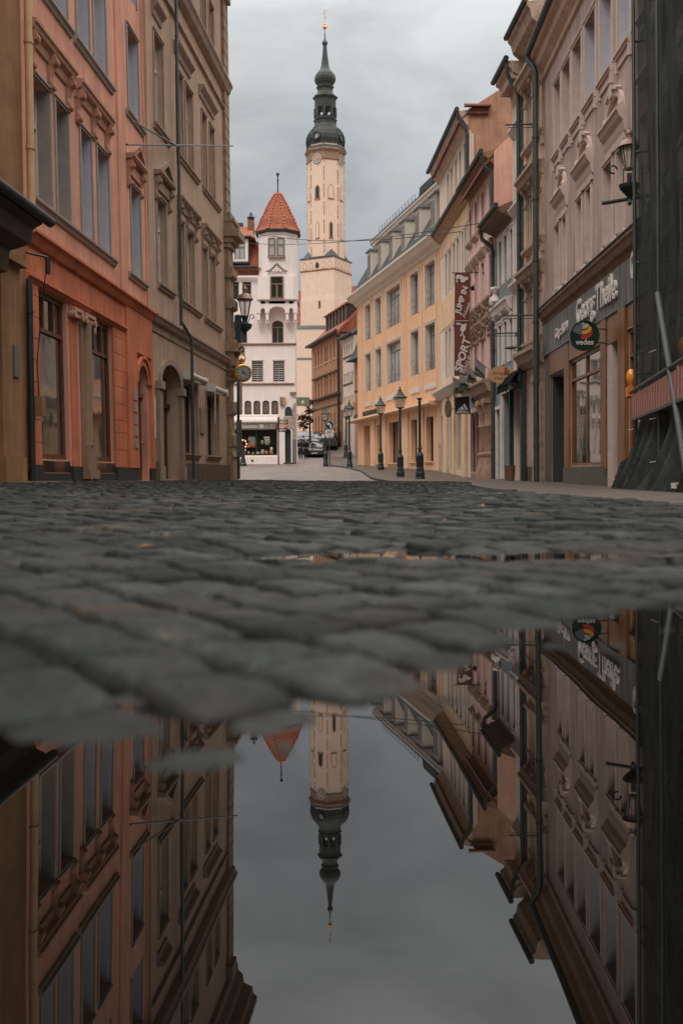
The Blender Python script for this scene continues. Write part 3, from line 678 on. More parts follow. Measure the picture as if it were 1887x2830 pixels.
B.mb('corner_strip', P_sal, lambda m: m.box(L1, S1(326, 500), S1(343, 500), -.01, .05, ZC + .02, 16.1))
B.mb('pier_strip', P_sal, lambda m: m.box(L1, S1(398, 500), L1.L, -.01, .05, ZC + .02, 16.1))
B.finish(); roof(B)
B.mb('letterbox', pmat('metal_label_plates', (.32, .27, .23), rough=.5), lambda m: [m.box(L1, S1(361, 1150), S1(369, 1150), .1, .125, .95 + .32 * k, 1.2 + .32 * k) for k in range(5)])
# ---- ochre neighbour at the left edge ----------------------------
A = Bld('ochre_house', L0, -6, L0.L + .33, 13.0, P_och, 'dark ochre house with peeling plaster and tiled canopy, before the salmon house', base=.1)
def a_pier(m):
    z_ = 4.0
    s1 = L0.s(60, 1000, .3)
    m.box(L0, s1 - .9, s1, 0, .30, .0, 3.92); m.box(L0, s1 - 1., s1 + .08, 0, .42, 3.92, 4.05); m.box(L0, s1 - .95, s1 + .04, 0, .36, -.2, .55)
    m.box(L0, -6, s1 - 1.15, 0, .06, -.2, .62)
A.mb('pier', P_och, a_pier)
SE, ZG = L0.px(140, 618, 1.22); ZG += .02; DZ = ZG - 4.86
def a_eave(m):
    s1 = SE + .3
    m.run(L0, [(a, b + DZ) for a, b in [(0, 5.35), (1.15, 4.86), (1.15, 4.78), (1.0, 4.70), (.95, 4.45), (.6, 4.35), (.55, 4.0), (0, 3.92)]], L0.s(0, 500) - 6, s1 - .5)
A.mb('canopy', M_woodD, a_eave)
gutter(A.o, L0, -6, SE, 1.22, ZG, .09, M_zincD)
def a_tiles(m):
    for k in range(46):
        s = SE - .1 - k * .2; m.tube([L0.P(s, 1.15, 4.92 + DZ), L0.P(s, .2, 5.33 + DZ)], .055, 6)
A.mb('canopy_tile', M_plinth, a_tiles)
A.mb('name_plate', pmat('grey_plate', (.14, .15, .13), rough=.5, var=.3, scale=20), lambda m: m.box(L0, L0.s(36, 960, .3), L0.s(50, 960, .3), .30, .33, 1.95, 2.5))
pipe(A.o, L0, L0.L + .30, .16, 5.2, 13, .075, pmat('ochre_painted_pipe', (.62, .36, .19), rough=.6, var=.2), name='downpipe')
pipe(A.o, L0, L0.L + .28, .1, .1, 3.9, .06, M_zincD, name='lower_downpipe')
m = MB(); m.box(L0, L0.L + .3, L0.L + .5, .05, .3, 1.35, 1.72); m.build('junction_box', P_och, A.o)
m = MB(); c0 = L1.P(.62, .12, 4.45)
m.tube([L1.P(.25, .1, 4.42), L1.P(.7, .35, 4.42)], .025, 6); m.tube([L1.P(.7, .35, 4.42), L1.P(.7, .35, 4.1)], .05, 8); m.tube([L1.P(.7, .3, 4.1), L1.P(.66, .2, 3.2), L1.P(.62, .12, 2.4), L1.P(.75, .1, 1.7)], .012, 5)
m.build('cable_bracket', M_black, A.o)
A.finish()
# ---- grey-brown corner house -------------------------------------
C = Bld('grey_brown_house', L2, 0, L2.L, 21.2, P_bei, 'tall grey-brown corner house with pedimented windows and banded corner pillar', base=.05)
S2 = L2.s
zl = zP(L2, 420, 866)
C.mb('ledge', P_beiT, lambda m: m.run(L2, [(-.01, zl), (.24, zl - .03), (.24, zl - .09), (.2, zl - .13), (.15, zl - .24), (.05, zl - .32), (.04, zl - .5), (-.01, zl - .52)], 0, L2.L - .05))
zf1s, zf1t = zP(L2, 437, 779), zP(L2, 437, 548)
zf2s, zf2t = zP(L2, 426, 336), zP(L2, 426, 90)
def bay(x0, x1, yr_, zs, zt, g=M_glassL): return win(C, S2(x0, yr_), S2(x1, yr_), zs, zt, dp=.22, sur=P_beiT, sw=.1, glass=g, frame=M_white)
pairs = [(487, 503, 511, 530), (555, 567, 576, 588)]
for zs, zt, yr_ in ((zf1s, zf1t, 650), (zf2s, zf2t, 250), (zf2t + 2.4, zf2t + 4.8, 20)):
    dx = 8 if yr_ == 650 else 0
    bay(426 + dx, 450 + dx, yr_, zs, zt)
    for a, b, c, d in pairs: bay(a + dx * .5, b + dx * .5, yr_, zs, zt); bay(c + dx * .5, d + dx * .5, yr_, zs, zt)
for x0, x1 in ((425, 468), (490, 545), (557, 603)):
    sillx(C, L2, S2(x0, 400), S2(x1, 400), zf2s, P_beiT, .13)
for x0, x1 in ((435, 478), (497, 552), (563, 608)): sillx(C, L2, S2(x0, 800), S2(x1, 800), zf1s, P_beiT, .13)
hoodT(L2, C, S2(426, 500), L2.s(487, 500, .22), zf1t + .75, P_beiT, .5)
def hood2(x0, x1, yr_, z, nb=3, cons=True):
    s0, s1 = S2(x0, yr_), L2.s(x1, yr_, .22)
    def f(m):
        m.run(L2, [(-.01, z), (.22, z - .02), (.22, z - .09), (.17, z - .15), (.08, z - .24), (.05, z - .4), (-.01, z - .42)], s0, s1)
        if cons:
            for k in range(nb): scroll(m, L2, s0 + .14 + (s1 - s0 - .28) * k / (nb - 1), .18, z - .2, .75, .15)
    C.mb('window_hood', P_beiT, f)
hood2(489, 558, 560, zf1t + .78); hood2(556, 614, 620, zf1t + .78)
hood2(418, 462, 20, zf2t + .85, cons=False); hood2(480, 540, 150, zf2t + .85, cons=False); hood2(549, 604, 280, zf2t + .85, cons=False)
zmc = zP(L2, 560, 135)
C.mb('storey_cornice', P_beiT, lambda m: (m.run(L2, [(-.01, zmc + .35), (.32, zmc + .3), (.32, zmc + .2), (.26, zmc + .12), (.2, zmc - .05), (.08, zmc - .15), (-.01, zmc - .2)], 0, L2.L), m.run(L2, [(-.01, zmc - .75), (.1, zmc - .78), (.1, zmc - .86), (-.01, zmc - .9)], 0, L2.L - .6)))
C.mb('main_cornice', P_beiT, lambda m: (m.run(L2, [(-.01, 21.8), (1.0, 21.7), (1.0, 21.5), (.86, 21.4), (.8, 21.1), (.45, 20.95), (.4, 20.6), (.2, 20.4), (.16, 20.1), (-.01, 20.05)], -.0, L2.L + .9), m.box(L2, L2.L - .8, L2.L + .14, -.9, .26, 19.5, 20.05)))
# ground floor: arched doorway, two shop windows with rolled awnings
da, db = S2(441, 1100), S2(494, 1100); zd = 3.62
C.holes.append((da, db, .1, zd, .4, .62))
m = MB(); m.face(L2, da, db, .05, zd, -.39); d_ = m.build('door', M_woodD, C.o)
m = MB(); m.box(L2, da, db, -.39, -.28, 2.35, 2.5); m.box(L2, (da + db) / 2 - .05, (da + db) / 2 + .05, -.39, -.33, .1, 2.35)
for k in (0, 1):
    for z0, z1 in ((.4, 1.1), (1.25, 2.2)): m.box(L2, da + .15 + k * (db - da) / 2, da + (db - da) / 2 - .15 + k * (db - da) / 2, -.39, -.35, z0, z1)
m.build('panel', M_woodD, d_)
m = MB()
a_, b_ = arc(da - .16, db + .16, zd - .62, .78), arc(da, db, zd - .62, .62)
for i in range(len(a_) - 1): m.prism(L2, [a_[i], a_[i + 1], b_[i + 1], b_[i]], -.01, .10)
for s0, s1 in ((da - .42, da), (db, db + .3)):
    m.box(L2, s0, s1, -.01, .12, .5, zd - .85); m.box(L2, s0 - .05, s1 + .05, -.01, .18, zd - .85, zd - .62); m.box(L2, s0 - .04, s1 + .04, -.01, .16, 0, .5)
m.build('door_arch', P_beiT, C.o)
for x0, x1, ya, zt_ in ((507, 544, 760, 3.3), (570, 602, 800, 3.2)):
    s0, s1 = S2(x0, 1100), S2(x1, 1100)
    win(C, s0, s1, .95, zt_, dp=.34, sur=P_beiT, sw=.14, frame=M_woodD, glass=M_glassS, cols=1, tr=.8, fw=.08, name='shop_window', sill=P_beiT)
    m = MB(); za = zt_ + .2
    m.tube([L2.P(s0 - .1, .26, za), L2.P(s1 + .2, .26, za)], .10, 14); m.box(L2, s0 - .14, s0 - .08, 0, .38, za - .14, za + .14); m.box(L2, s1 + .18, s1 + .24, 0, .38, za - .14, za + .14)
    m.tube([L2.P(s0 - .02, .34, za - .1), L2.P(s0 - .02, .32, za - 1.3)], .02, 6)
    m.build('rolled_awning', M_white, C.o, True)
C.mb('plinth', M_stoneD, lambda m: [m.box(L2, a, b, -.01, .1, -.4, .62) for a, b in ((0, da - .46), (db + .34, L2.L - .8))])
C.mb('notice_board', M_stone, lambda m: m.box(L2, S2(551, 1100), S2(562, 1100), 0, .06, 1.7, 2.6))
C.mb('white_sign', M_white, lambda m: m.box(L2, .02, .3, .01, .05, 1.3, 2.5))
# corner pillar of banded stone
ps0, ps1 = L2.L - .78, L2.L + .16
def cpil(m):
    z = 0.0; k = 0
    m.box(L2, ps0 - .12, ps1 + .12, -.9, .24, -.5, .95); m.run(L2, [(-.9, .95), (.3, .95), (.24, 1.1), (.16, 1.3), (-.9, 1.3)], ps0 - .1, ps1 + .1)
    z = 1.3
    zc_ = zl - .7
    while z < zc_:                                   # alternate thick rough bands and plain drums
        b = (k % 2 == 0); h = min(.62 if b else .72, zc_ - z)
        if b: m.run(L2, [(-.9, z + .02), (.16, z + .02), (.26, z + .1), (.26, z + h - .1), (.16, z + h - .02), (-.9, z + h - .02)], ps0 - .02, ps1 + .08)
        else: m.box(L2, ps0 + .03, ps1, -.9, .13, z - .03, z + h + .03)
        z += h; k += 1
    for a, b, n_, e in ((zl - .7, zl - .5, .22, .04), (zl - .5, zl - .32, .32, .14), (zl - .32, zl - .05, .46, .28), (zl - .05, zl + .25, .34, .16), (zl + .25, zl + .6, .55, .36), (zl + .6, zl + .75, .42, .25)): m.box(L2, ps0 - e * .5, ps1 + e, -.9, n_, a, b)
    z = zl + .75; k = 0
    zt_ = zP(L2, 625, 690)
    while z < zt_:
        b = (k % 2 == 0); h = min(.5 if b else .75, zt_ - z)
        if b: m.run(L2, [(-.9, z), (.24, z), (.34, z + .08), (.34, z + h - .1), (.2, z + h), (-.9, z + h)], ps0 - .02, ps1 + .1)
        else: m.box(L2, ps0 + .03, ps1, -.9, .18, z, z + h)
        z += h; k += 1
    for n_, e, h in ((.28, .1, .2), (.4, .22, .22), (.62, .4, .3), (.36, .2, .3), (.44, .26, .14), (.28, .1, .25)): m.box(L2, ps0 - e * .4, ps1 + e, -.9, n_, z, z + h); z += h
    while z < 19.4:
        m.box(L2, ps0 + .06, ps1 + .02, -.9, .12, z, z + .44); m.run(L2, [(-.9, z + .44), (.09, z + .44), (.13, z + .47), (.09, z + .5), (-.9, z + .5)], ps0 + .08, ps1); z += .5
C.mb('corner_pillar', M_stone, cpil)
pipe(C.o, L2, S2(481, 700), .2, zl + .05, 19, .055, M_zinc)
pipe(C.o, L2, S2(497, 1100), .42, .1, zl - .5, .05, M_zinc, top=[(S2(497, 1100), .42, zl - .3), (S2(485, 880), .22, zl + .15)])
C.holes and C.finish(); roof(C, h=4)
# street-lamp cables between the fronts
m = MB(); m.tube([L1.P(S1(319, 400), .3, L1.z(319, 400)), L2.P(L2.L - .1, .3, L2.z(629, 413))], .03, 6); m.tube([L1.P(S1(321, 333), .4, L1.z(321, 333)), L2.P(S2(465, 409), .32, L2.z(465, 406))], .022, 6)
tag(m.build('span_cable', M_zinc), 'grey cable strung along the first-floor windows of the salmon and grey-brown houses', 'cable')
# ---- wall lantern and golden clock at the corner -------------------
def lantern(o, c, k, iron=M_iron, hood=M_verd, n=6, glow=True):
    """street lantern; c = bottom of the glass body; k = body height; parts under o"""
    c = Vector(c)
    def add(nm, mat, f, sm=False): m = MB(); f(m); return m.build(nm, mat, o, sm)
    add('lamp_hood', hood, lambda m: (m.lathe(c, [(.50 * k, 1.0 * k), (.53 * k, 1.03 * k), (.5 * k, 1.08 * k), (.44 * k, 1.2 * k), (.30 * k, 1.36 * k), (.13 * k, 1.43 * k), (.13 * k, 1.6 * k), (.17 * k, 1.63 * k), (.17 * k, 1.7 * k), (.10 * k, 1.8 * k), (.05 * k, 1.86 * k), (.06 * k, 1.92 * k), (.0, 2.0 * k)], 20)), True)
    def fr_(m):
        for j in range(n):
            t = 2 * math.pi * (j + .5) / n; q = lambda r, z: c + Vector((r * math.cos(t), r * math.sin(t), z))
            m.tube([q(.22 * k, 0), q(.42 * k, 1.0 * k)], .016 * k + .006, 6)
        m.lathe(c, [(.25 * k, -.05 * k), (.25 * k, .02 * k), (.21 * k, .02 * k)], n, rot=math.pi / n); m.lathe(c, [(.45 * k, .97 * k), (.45 * k, 1.02 * k)], 16)
    add('lamp_frame', iron, fr_)
    add('lamp_glass', M_lampglass, lambda m: m.lathe(c, [(.215 * k, .01 * k), (.41 * k, .97 * k)], n, rot=math.pi / n))
    add('lamp_bulb', M_bulb, lambda m: m.lathe(c, [(.03 * k, .05 * k), (.07 * k, .2 * k), (.07 * k, .4 * k), (.02 * k, .5 * k)], 8))
M_lampglass = pmat('lamp_glass', (.75, .62, .55), rough=.25, alpha=.35)
M_bulb = pmat('lamp_bulb', (.75, .68, .58), rough=.3)
cp = at(677, 874, 41.3)
t_ = thing('wall_lantern', cp, 'copper-hooded lantern on an iron arm at the grey-brown house corner', 'street lamp')
lantern(t_, cp, .66)
def arm(m):
    w0 = L2.P(L2.L - .35, .45, cp.z - .35)
    m.tube([w0, cp + Vector((0, 0, -.42))], .03, 6); m.tube([w0 + Vector((0, 0, -.22)), cp + Vector((-.1, 0, -.42))], .022, 6)
    m.tube([cp + Vector((0, 0, -.42)), cp + Vector((0, 0, 0))], [.05, .03], 8)
    d = cp - w0
    for k in range(7):
        q = w0 + d * ((k + .5) / 7) + Vector((0, 0, -.22)); m.tube([q + Vector((.09 * math.cos(a), 0, .09 * math.sin(a) - .03)) for a in np.linspace(0, 6.28, 9)], .014, 5)
    m.box(WF(w0), -.14, .12, -.14, .14, -.75, .35)
    m.lathe(cp, [(.03, -.75), (.1, -.62), (.26, -.5), (.3, -.34), (.1, -.22), (.14, -.02)], 12)
    for sgn in (-1, 1):
        m.tube([cp + Vector((sgn * (.2 + .1 * (1 - math.cos(a)) * .8), 0, -.02 + .09 * math.sin(a))) for a in np.linspace(0, 5, 9)], .02, 6); m.tube([cp + Vector((sgn * .22, 0, -.02)), cp + Vector((sgn * .05, 0, -.4))], .018, 6)
m = MB(); arm(m); m.build('bracket', M_iron, t_)
cc = at(669, 1031, 40.6)
t_ = thing('hanging_clock', cc, 'round golden clock hanging from a scrolled bracket beside the banded corner pillar', 'clock')
cw = WF(cc, R(22))                                   # faces the viewer and a little to the right
def ring(m, fr, r0, r1, n0, n1, k=28):
    for i in range(k):
        a, b = 2 * math.pi * i / k, 2 * math.pi * (i + 1) / k
        m.prism(fr, [(r0 * math.cos(a), r0 * math.sin(a)), (r1 * math.cos(a), r1 * math.sin(a)), (r1 * math.cos(b), r1 * math.sin(b)), (r0 * math.cos(b), r0 * math.sin(b))], n0, n1)
rc_ = .345
def case(m):
    n_ = 28; pr = [(-.23, .30), (-.2, .345), (-.1, .375), (.1, .375), (.2, .345), (.23, .30)]
    vs = [cw.P(r * math.cos(2 * math.pi * i / n_), n, r * math.sin(2 * math.pi * i / n_)) for n, r in pr for i in range(n_)]
    m.add(vs, [(j * n_ + i, j * n_ + (i + 1) % n_, (j + 1) * n_ + (i + 1) % n_, (j + 1) * n_ + i) for j in range(5) for i in range(n_)])
    m.lathe(cc, [(.03, .36), (.12, .40), (.07, .44), (.10, .5), (.09, .56), (.03, .6), (.0, .62)], 12)
    m.tube([cw.P(.14 * math.cos(a), 0, .58 + .17 * math.sin(a)) for a in np.linspace(0, 6.283, 17)], .022, 6)
mm_ = MB(); case(mm_); mm_.build('case', M_gold, t_, True)
m = MB(); m.disc(cw, 0, 0, .305, -.215, .215, 28); f_ = m.build('dial', pmat('clock_dial', (.30, .30, .29), rough=.35), t_)
m = MB()
for i in range(12):
    a = 2 * math.pi * i / 12; r0, r1 = .225, .285; w2 = .016
    for n0 in (-.222, .216): m.prism(cw, [(r0 * math.sin(a) - w2 * math.cos(a), r0 * math.cos(a) + w2 * math.sin(a)), (r1 * math.sin(a) - w2 * math.cos(a), r1 * math.cos(a) + w2 * math.sin(a)), (r1 * math.sin(a) + w2 * math.cos(a), r1 * math.cos(a) - w2 * math.sin(a)), (r0 * math.sin(a) + w2 * math.cos(a), r0 * math.cos(a) - w2 * math.sin(a))], n0, n0 + .006)
for ang, ln, w2 in ((R(-16), .22, .018), (R(122), .17, .024)):      # hands near five to four
    for n0 in (-.232, .224): m.prism(cw, [(-w2 * math.cos(ang) - .04 * math.sin(ang), w2 * math.sin(ang) - .04 * math.cos(ang)), (ln * math.sin(ang), ln * math.cos(ang)), (w2 * math.cos(ang) - .04 * math.sin(ang), -w2 * math.sin(ang) - .04 * math.cos(ang))], n0, n0 + .008)
m.build('hand', M_black, f_)
m = MB(); w0 = L2.P(L2.L + .1, .2, cc.z + .62)
m.tube([w0, cc + Vector((-.08, 0, 1.0)), cc + Vector((0.02, 0, 1.05)), cc + Vector((.1, 0, .98)), cc + Vector((.09, 0, .88)), cc + Vector((.0, 0, .86)), cc + Vector((-.02, 0, .74))], .028, 8)
m.tube([w0 + Vector((0, 0, -.1)), cc + Vector((-.25, 0, .85))], .018, 6); m.build('bracket', M_black, t_)
# ---- green post in front of it -------------------------------------
pb = at(660, 1324, 38.5); pt = at(657, 1052, 38.5)
t_ = thing('sign_post', (pb.x, pb.y, pb.z), 'thin green pole on the cobbles below the golden clock', 'post')
m = MB(); m.tube([pb, (pb.x, pb.y, pt.z)], .055, 10); m.build('pole', M_zinc, t_, True)
m = MB(); m.box(WF(pb, R(75)), -.02, .24, -.07, -.055, pt.z - pb.z - 1.25, pt.z - pb.z - .05); m.build('sign_panel', pmat('faded_panel', (.33, .24, .18), rough=.6, var=.4, scale=9), t_)
m = MB(); m.box(WF(pb), -.07, .12, -.075, .075, pt.z - pb.z - 2.9, pt.z - pb.z - 1.5); m.build('sticker', pmat('peeling_sticker', (.10, .12, .10), rough=.6, var=.8, scale=14), t_)
# ================================================================== right side of the street
R1 = Fr((6.65, 33), (6.35, 12), (-1, 0), .003)
R2 = Fr((6.65, 33), (5.461, 56), (-1, 0), .003)
R3 = Fr((5.461, 56), (1.234, 75), (-1, -.3), 0)
P_gry = plaster('grey_rose_plaster', (.52, .405, .36), var=.1, streak=.2)
P_gryT = pmat('grey_rose_trim', (.58, .455, .40), rough=.8, var=.14, scale=4, bump=.003)
P_tan = plaster('tan_stucco', (.60, .44, .345), var=.2)
P_tanT = pmat('tan_ornament', (.46, .33, .24), rough=.8, var=.4, scale=5, bump=.012, bscale=14, streak=.2)
P_blu = plaster('blue_grey_plaster', (.28, .33, .345), var=.12)
P_bluT = pmat('white_rose_trim', (.66, .57, .54), rough=.8, var=.15, scale=4, bump=.003)
P_teal = pmat('dark_teal_trim', (.055, .095, .095), rough=.6, var=.3, scale=4)
P_pnk = plaster('pink_plaster', (.76, .51, .46), var=.1)
P_pea = plaster('peach_plaster', (.80, .47, .36), var=.1)
P_pnkT = pmat('worn_brown_consoles', (.36, .25, .18), rough=.85, var=.4, scale=7, bump=.01, bscale=18)
P_cre = plaster('cream_yellow_plaster', (.76, .52, .33), var=.12, col2=(.40, .33, .28), patch=-.02)
P_creW = plaster('off_white_plaster', (.72, .59, .50), var=.1)
P_brn = plaster('brown_render', (.46, .26, .17), var=.2)
P_yel = plaster('apricot_plaster', (.76, .455, .27), var=.07, streak=.07)
P_yelT = pmat('apricot_trim', (.74, .45, .28), rough=.85, var=.1, scale=3)
P_wht = pmat('white_stucco_band', (.62, .53, .45), rough=.8, var=.1, scale=4)
M_board = pmat('grey_sign_board', (.20, .20, .185), rough=.6, var=.25, scale=2, streak=.45)
M_granite = pmat('grey_granite', (.13, .115, .09), rough=.6, var=.4, scale=9, streak=.2)
M_awn = pmat('black_awning_cloth', (.008, .01, .009), rough=1.0, spec=.1, var=.4, scale=5, alpha=1.0)
S = R1.s
B = Bld('grey_toy_shop', R1, 0, R1.L, 13.45, P_gry, 'grey-rose house with wooden shop front and grey sign board, beside the green scaffold net', depth=9, z0=-.8, base=-.1)
for x0, x1, yr_ in ((1532, 1549, 330), (1555, 1576, 300), (1583, 1607, 260), (1617, 1646, 200), (1659, 1691, 100), (1708, 1742, 20), (1770, 1812, 20), (1842, 1890, 20)):
    s0, s1 = S(x0, yr_), S(x1, yr_)
    win(B, s0, s1, 10.05, 12.2, dp=.28, sur=P_gryT, sw=.12, glass=M_glassL, liner=M_pale if x0 > 1600 else P_gryT)
    B.mb('window_sill', P_gryT, lambda m: (m.run(R1, [(-.01, 10.0), (.13, 9.98), (.13, 9.93), (.09, 9.91), (.09, 9.86), (-.01, 9.84)], s0 - .08, s1 + .08), m.box(R1, s0 - .08, s1 + .08, -.01, .04, 9.66, 9.84), [m.box(R1, q - .05, q + .05, .0, .08, 9.56, 9.84) for q in (s0 - .02, s1 + .02)]))
for a, b, c, d, h0, h1, yr_ in ((1535, 1546, 1555, 1565, 1517, 1569, 650), (1594, 1608, 1620, 1633, 1573, 1640, 600), (1669, 1691, 1705, 1724, 1648, 1731, 520), (1775, 1805, 1825, 1855, 1752, 1870, 500)):
    for x0, x1 in ((a, b), (c, d)):
        win(B, S(x0, yr_), S(x1, yr_), 5.85, 7.75, dp=.26, sur=P_gryT, sw=.1, glass=M_glassL, liner=P_gryT)
    s0, s1 = R1.s(h0, yr_, .25), S(h1, yr_); c_ = (s0 + s1) / 2; hw = (s1 - s0) / 2
    def hd(m):
        m.run(R1, [(-.01, 8.62), (.25, 8.56), (.25, 8.5), (.21, 8.46), (.17, 8.36), (.09, 8.26), (.07, 8.12), (.04, 8.02), (-.01, 8.0)], s0, s1)
        m.box(R1, s0 + .08, s1 - .08, -.01, .06, 7.86, 8.0)
        a_, b_ = arc(s0 + .12, s1 - .12, 8.62, .62, 14), arc(s0 + .3, s1 - .3, 8.62, .47, 14)
        for i in range(14): m.prism(R1, [a_[i], a_[i + 1], b_[i + 1], b_[i]], -.01, .09)
        a_, b_ = arc(s0 + .12, s1 - .12, 8.62, .62, 14), arc(s0 + .06, s1 - .06, 8.62, .69, 14)
        for i in range(4, 10): m.prism(R1, [a_[i], a_[i + 1], b_[i + 1], b_[i]], -.01, .15)
        m.prism(R1, [(c_ - .12, 9.08), (c_ + .12, 9.08), (c_ + .17, 9.34), (c_, 9.4), (c_ - .17, 9.34)], .0, .16)
        for q in (s0 + .2, s1 - .2): m.lathe(R1.P(q, .08, 8.62), [(.07, 0), (.09, .08), (.04, .18), (.0, .2)], 8)
    B.mb('window_hood', P_gryT, hd)
    def garl(m):
        for x0, x1 in ((a, b), (c, d)):
            for q in (S(x0, yr_) - .1, S(x1, yr_) + .1): m.sphere(R1.P(q, .03, 5.72), .09, 8, sc=(.6, .6, 1.3)); m.sphere(R1.P(q, .03, 5.6), .05, 6)
    B.mb('stucco_drop', P_gryT, garl)
B.mb('ledge', pmat('brown_stone_ledge', (.25, .15, .09), rough=.8, var=.3, scale=3, streak=.2), lambda m: m.run(R1, [(-.01, 5.55), (.27, 5.5), (.27, 5.4), (.23, 5.34), (.18, 5.2), (.1, 5.12), (.06, 5.02), (-.01, 5.0)], 0, R1.L))
B.mb('ledge_flashing', M_slate, lambda m: m.run(R1, [(-.01, 5.62), (.29, 5.54), (.30, 5.5), (-.01, 5.56)], 0, R1.L))
B.mb('eaves_cornice', P_tan, lambda m: m.run(R1, [(-.01, 13.85), (.5, 13.8), (.46, 13.68), (.34, 13.62), (.28, 13.4), (.1, 13.2), (.08, 13.05), (-.01, 13.0)], 0, R1.L))
gutter(B.o, R1, -.15, R1.L, .52, 13.92, .13, M_zincD)
B.mb('sign_board', M_board, lambda m: m.box(R1, 0.02, R1.L, .0, .09, 4.0, 5.0))
sA, sB = S(1596, 850, .1), S(1706, 780, .1)
def fit_text(nm, txt, fr, s0, s1, z, size, n, mat, parent, flip, off=.0, extrude=.02, shear=0):
    o = text_mesh(nm, txt, size, frT(fr, (s0 + s1) / 2, n, z, flip), mat, parent, extrude, off, 1.0, shear)
    X = fr.u; xs = [Vector(v.co).dot(X) for v in o.data.vertices]; wd = max(xs) - min(xs); c = (max(xs) + min(xs)) / 2; k = abs(s1 - s0) / wd
    tgt = (fr.P((s0 + s1) / 2, n, z) - ROOT[parent.name]).dot(X)
    for v in o.data.vertices:
        q = Vector(v.co); t = q.dot(X); v.co = q + X * ((t - c) * k + tgt - t)
    return o
fit_text('shop_lettering', 'Georg Theile', R1, sA, sB, 4.56, .88, .13, M_text, B.o, 1, .02, .03)
fit_text('shop_lettering', 'Gegr.', R1, S(1536, 900, .1), S(1552, 895, .1), 4.42, .40, .12, M_text, B.o, 1, .012, .02)
fit_text('shop_lettering', '1871', R1, S(1554.5, 895, .1), S(1569, 890, .1), 4.42, .40, .12, M_text, B.o, 1, .012, .02)
fit_text('shop_lettering', 'G', R1, S(1747, 770, .1), S(1757, 690, .1), 4.7, .8, .13, M_text, B.o, 1, .02, .03)
# shop front
M_shut = tiles('roller_shutter', (.06, .062, .055), .35, .11, .35, rough=.45, var=.15)
sw0, sw1 = S(1577, 1150), S(1666, 1150)
win(B, sw0, sw1, .42, 3.42, dp=.06, frame=M_woodO, glass=M_glassS, cols=2, tr=.81, fw=.07, bar=.045, name='shop_window')
B.mb('glazing_bar', M_woodO, lambda m: m.box(R1, (sw0 + sw1) / 2 - .045, (sw0 + sw1) / 2 + .045, -.06, .0, 2.89, 3.35))
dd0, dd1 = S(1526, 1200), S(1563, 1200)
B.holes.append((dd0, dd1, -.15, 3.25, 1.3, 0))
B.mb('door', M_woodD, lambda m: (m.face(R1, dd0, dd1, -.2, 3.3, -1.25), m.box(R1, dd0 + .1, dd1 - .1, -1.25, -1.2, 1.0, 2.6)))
B.mb('recess_shade_lining', pmat('recess_shade', (.045, .042, .036), rough=.5, var=.5, scale=12), lambda m: [m.box(R1, a, b, -1.24, .0, -.2, 3.24) for a, b in ((dd0, dd0 + .03), (dd1 - .03, dd1))])  # added lining, its dark colour paints the shade inside the door recess
sh0, sh1 = S(1694, 1200), S(1718, 1200)
B.holes.append((sh0, sh1, -.15, 3.3, .5, 0))
B.mb('roller_shutter', M_shut, lambda m: m.face(R1, sh0, sh1, -.2, 3.3, -.22))
w20, w21 = S(1738, 1200), S(1800, 1200)
win(B, w20, w21, .42, 3.42, dp=.06, frame=M_woodO, glass=M_glassS, cols=2, tr=.81, fw=.07, name='shop_window')
def wood(m):
    m.box(R1, S(1521, 1000), S(1574, 1000), .0, .06, 3.3, 3.99); m.box(R1, sw0 - .02, sw1 + .02, 0, .06, 3.44, 3.99)
    m.box(R1, S(1564, 1200), sw0 - .02, .0, .07, .3, 3.44); m.box(R1, sw1 + .02, S(1681, 1200), .0, .08, .3, 3.99)
    m.box(R1, S(1681, 1050), sh1, .0, .05, 3.32, 3.99); m.box(R1, sh1, w20 - .02, 0, .1, -.1, 3.99); m.box(R1, w20 - .02, R1.L, 0, .05, 3.44, 3.99); m.box(R1, w21 + .02, R1.L, 0, .05, -.2, 3.44)
B.mb('wooden_front', M_woodO, wood)
B.mb('stone_base', M_granite, lambda m: (m.box(R1, S(1566, 1300), S(1680, 1300), .0, .12, -.6, .38), m.box(R1, w20, w21, 0, .1, -.6, .38)))
B.mb('stone_pier', M_granite, lambda m: (m.box(R1, 0, S(1525, 1200), .0, .04, -.6, 3.99)))
B.mb('grey_post', P_gryT, lambda m: (m.box(R1, S(1683, 1200), sh0, .0, .05, -.6, 3.3)))
mk = pmat('yellow_notice', (.55, .25, .02), rough=.5)
B.mb('notice', mk, lambda m: m.box(R1, dd1 - .35, dd1 - .02, -.08, -.05, 1.35, 1.85))
pipe(B.o, R1, .16, .34, -.1, 13.0, .095, M_zinc, top=[(.16, .34, 13.2), (.12, .42, 13.45), (-.05, .52, 13.65), (-.05, .52, 13.9)])
B.finish(); roof(B, over=.1, h=4.5)
# round bracket sign
vs = at(1613, 928, 24.7)
t_ = thing('round_shop_sign', vs, 'round dark green bracket sign with striped cap emblem and white word vedes', 'shop sign')
vf = WF(vs, math.pi + R(-4)); vf.u = -vf.u                        # x to the viewer's right, n towards the viewer
vf.N = Vector((0, -1, 0)); vf.u = Vector((1, 0, 0))
r_ = .355
m = MB(); m.disc(vf, 0, 0, r_, -.07, .05, 40); ring(m, vf, r_ * .95, r_ * 1.02, -.09, .07, 40); bd = m.build('sign_disc', pmat('dark_green_enamel', (.012, .032, .026), rough=.3, var=.1), t_, True)
def capi_(nm, col, pts):
    m = MB(); m.prism(vf, [((x - 940) / 315 * r_, -(y - 612) / 315 * r_) for x, y in pts], .052, .058); return m.build(nm, pmat(nm, col, rough=.45), bd)
capi_('emblem_red', (.42, .035, .03), [(850, 670), (885, 605), (970, 600), (1050, 560), (1100, 500), (1112, 560), (1075, 630), (1010, 670), (940, 688), (880, 686)])
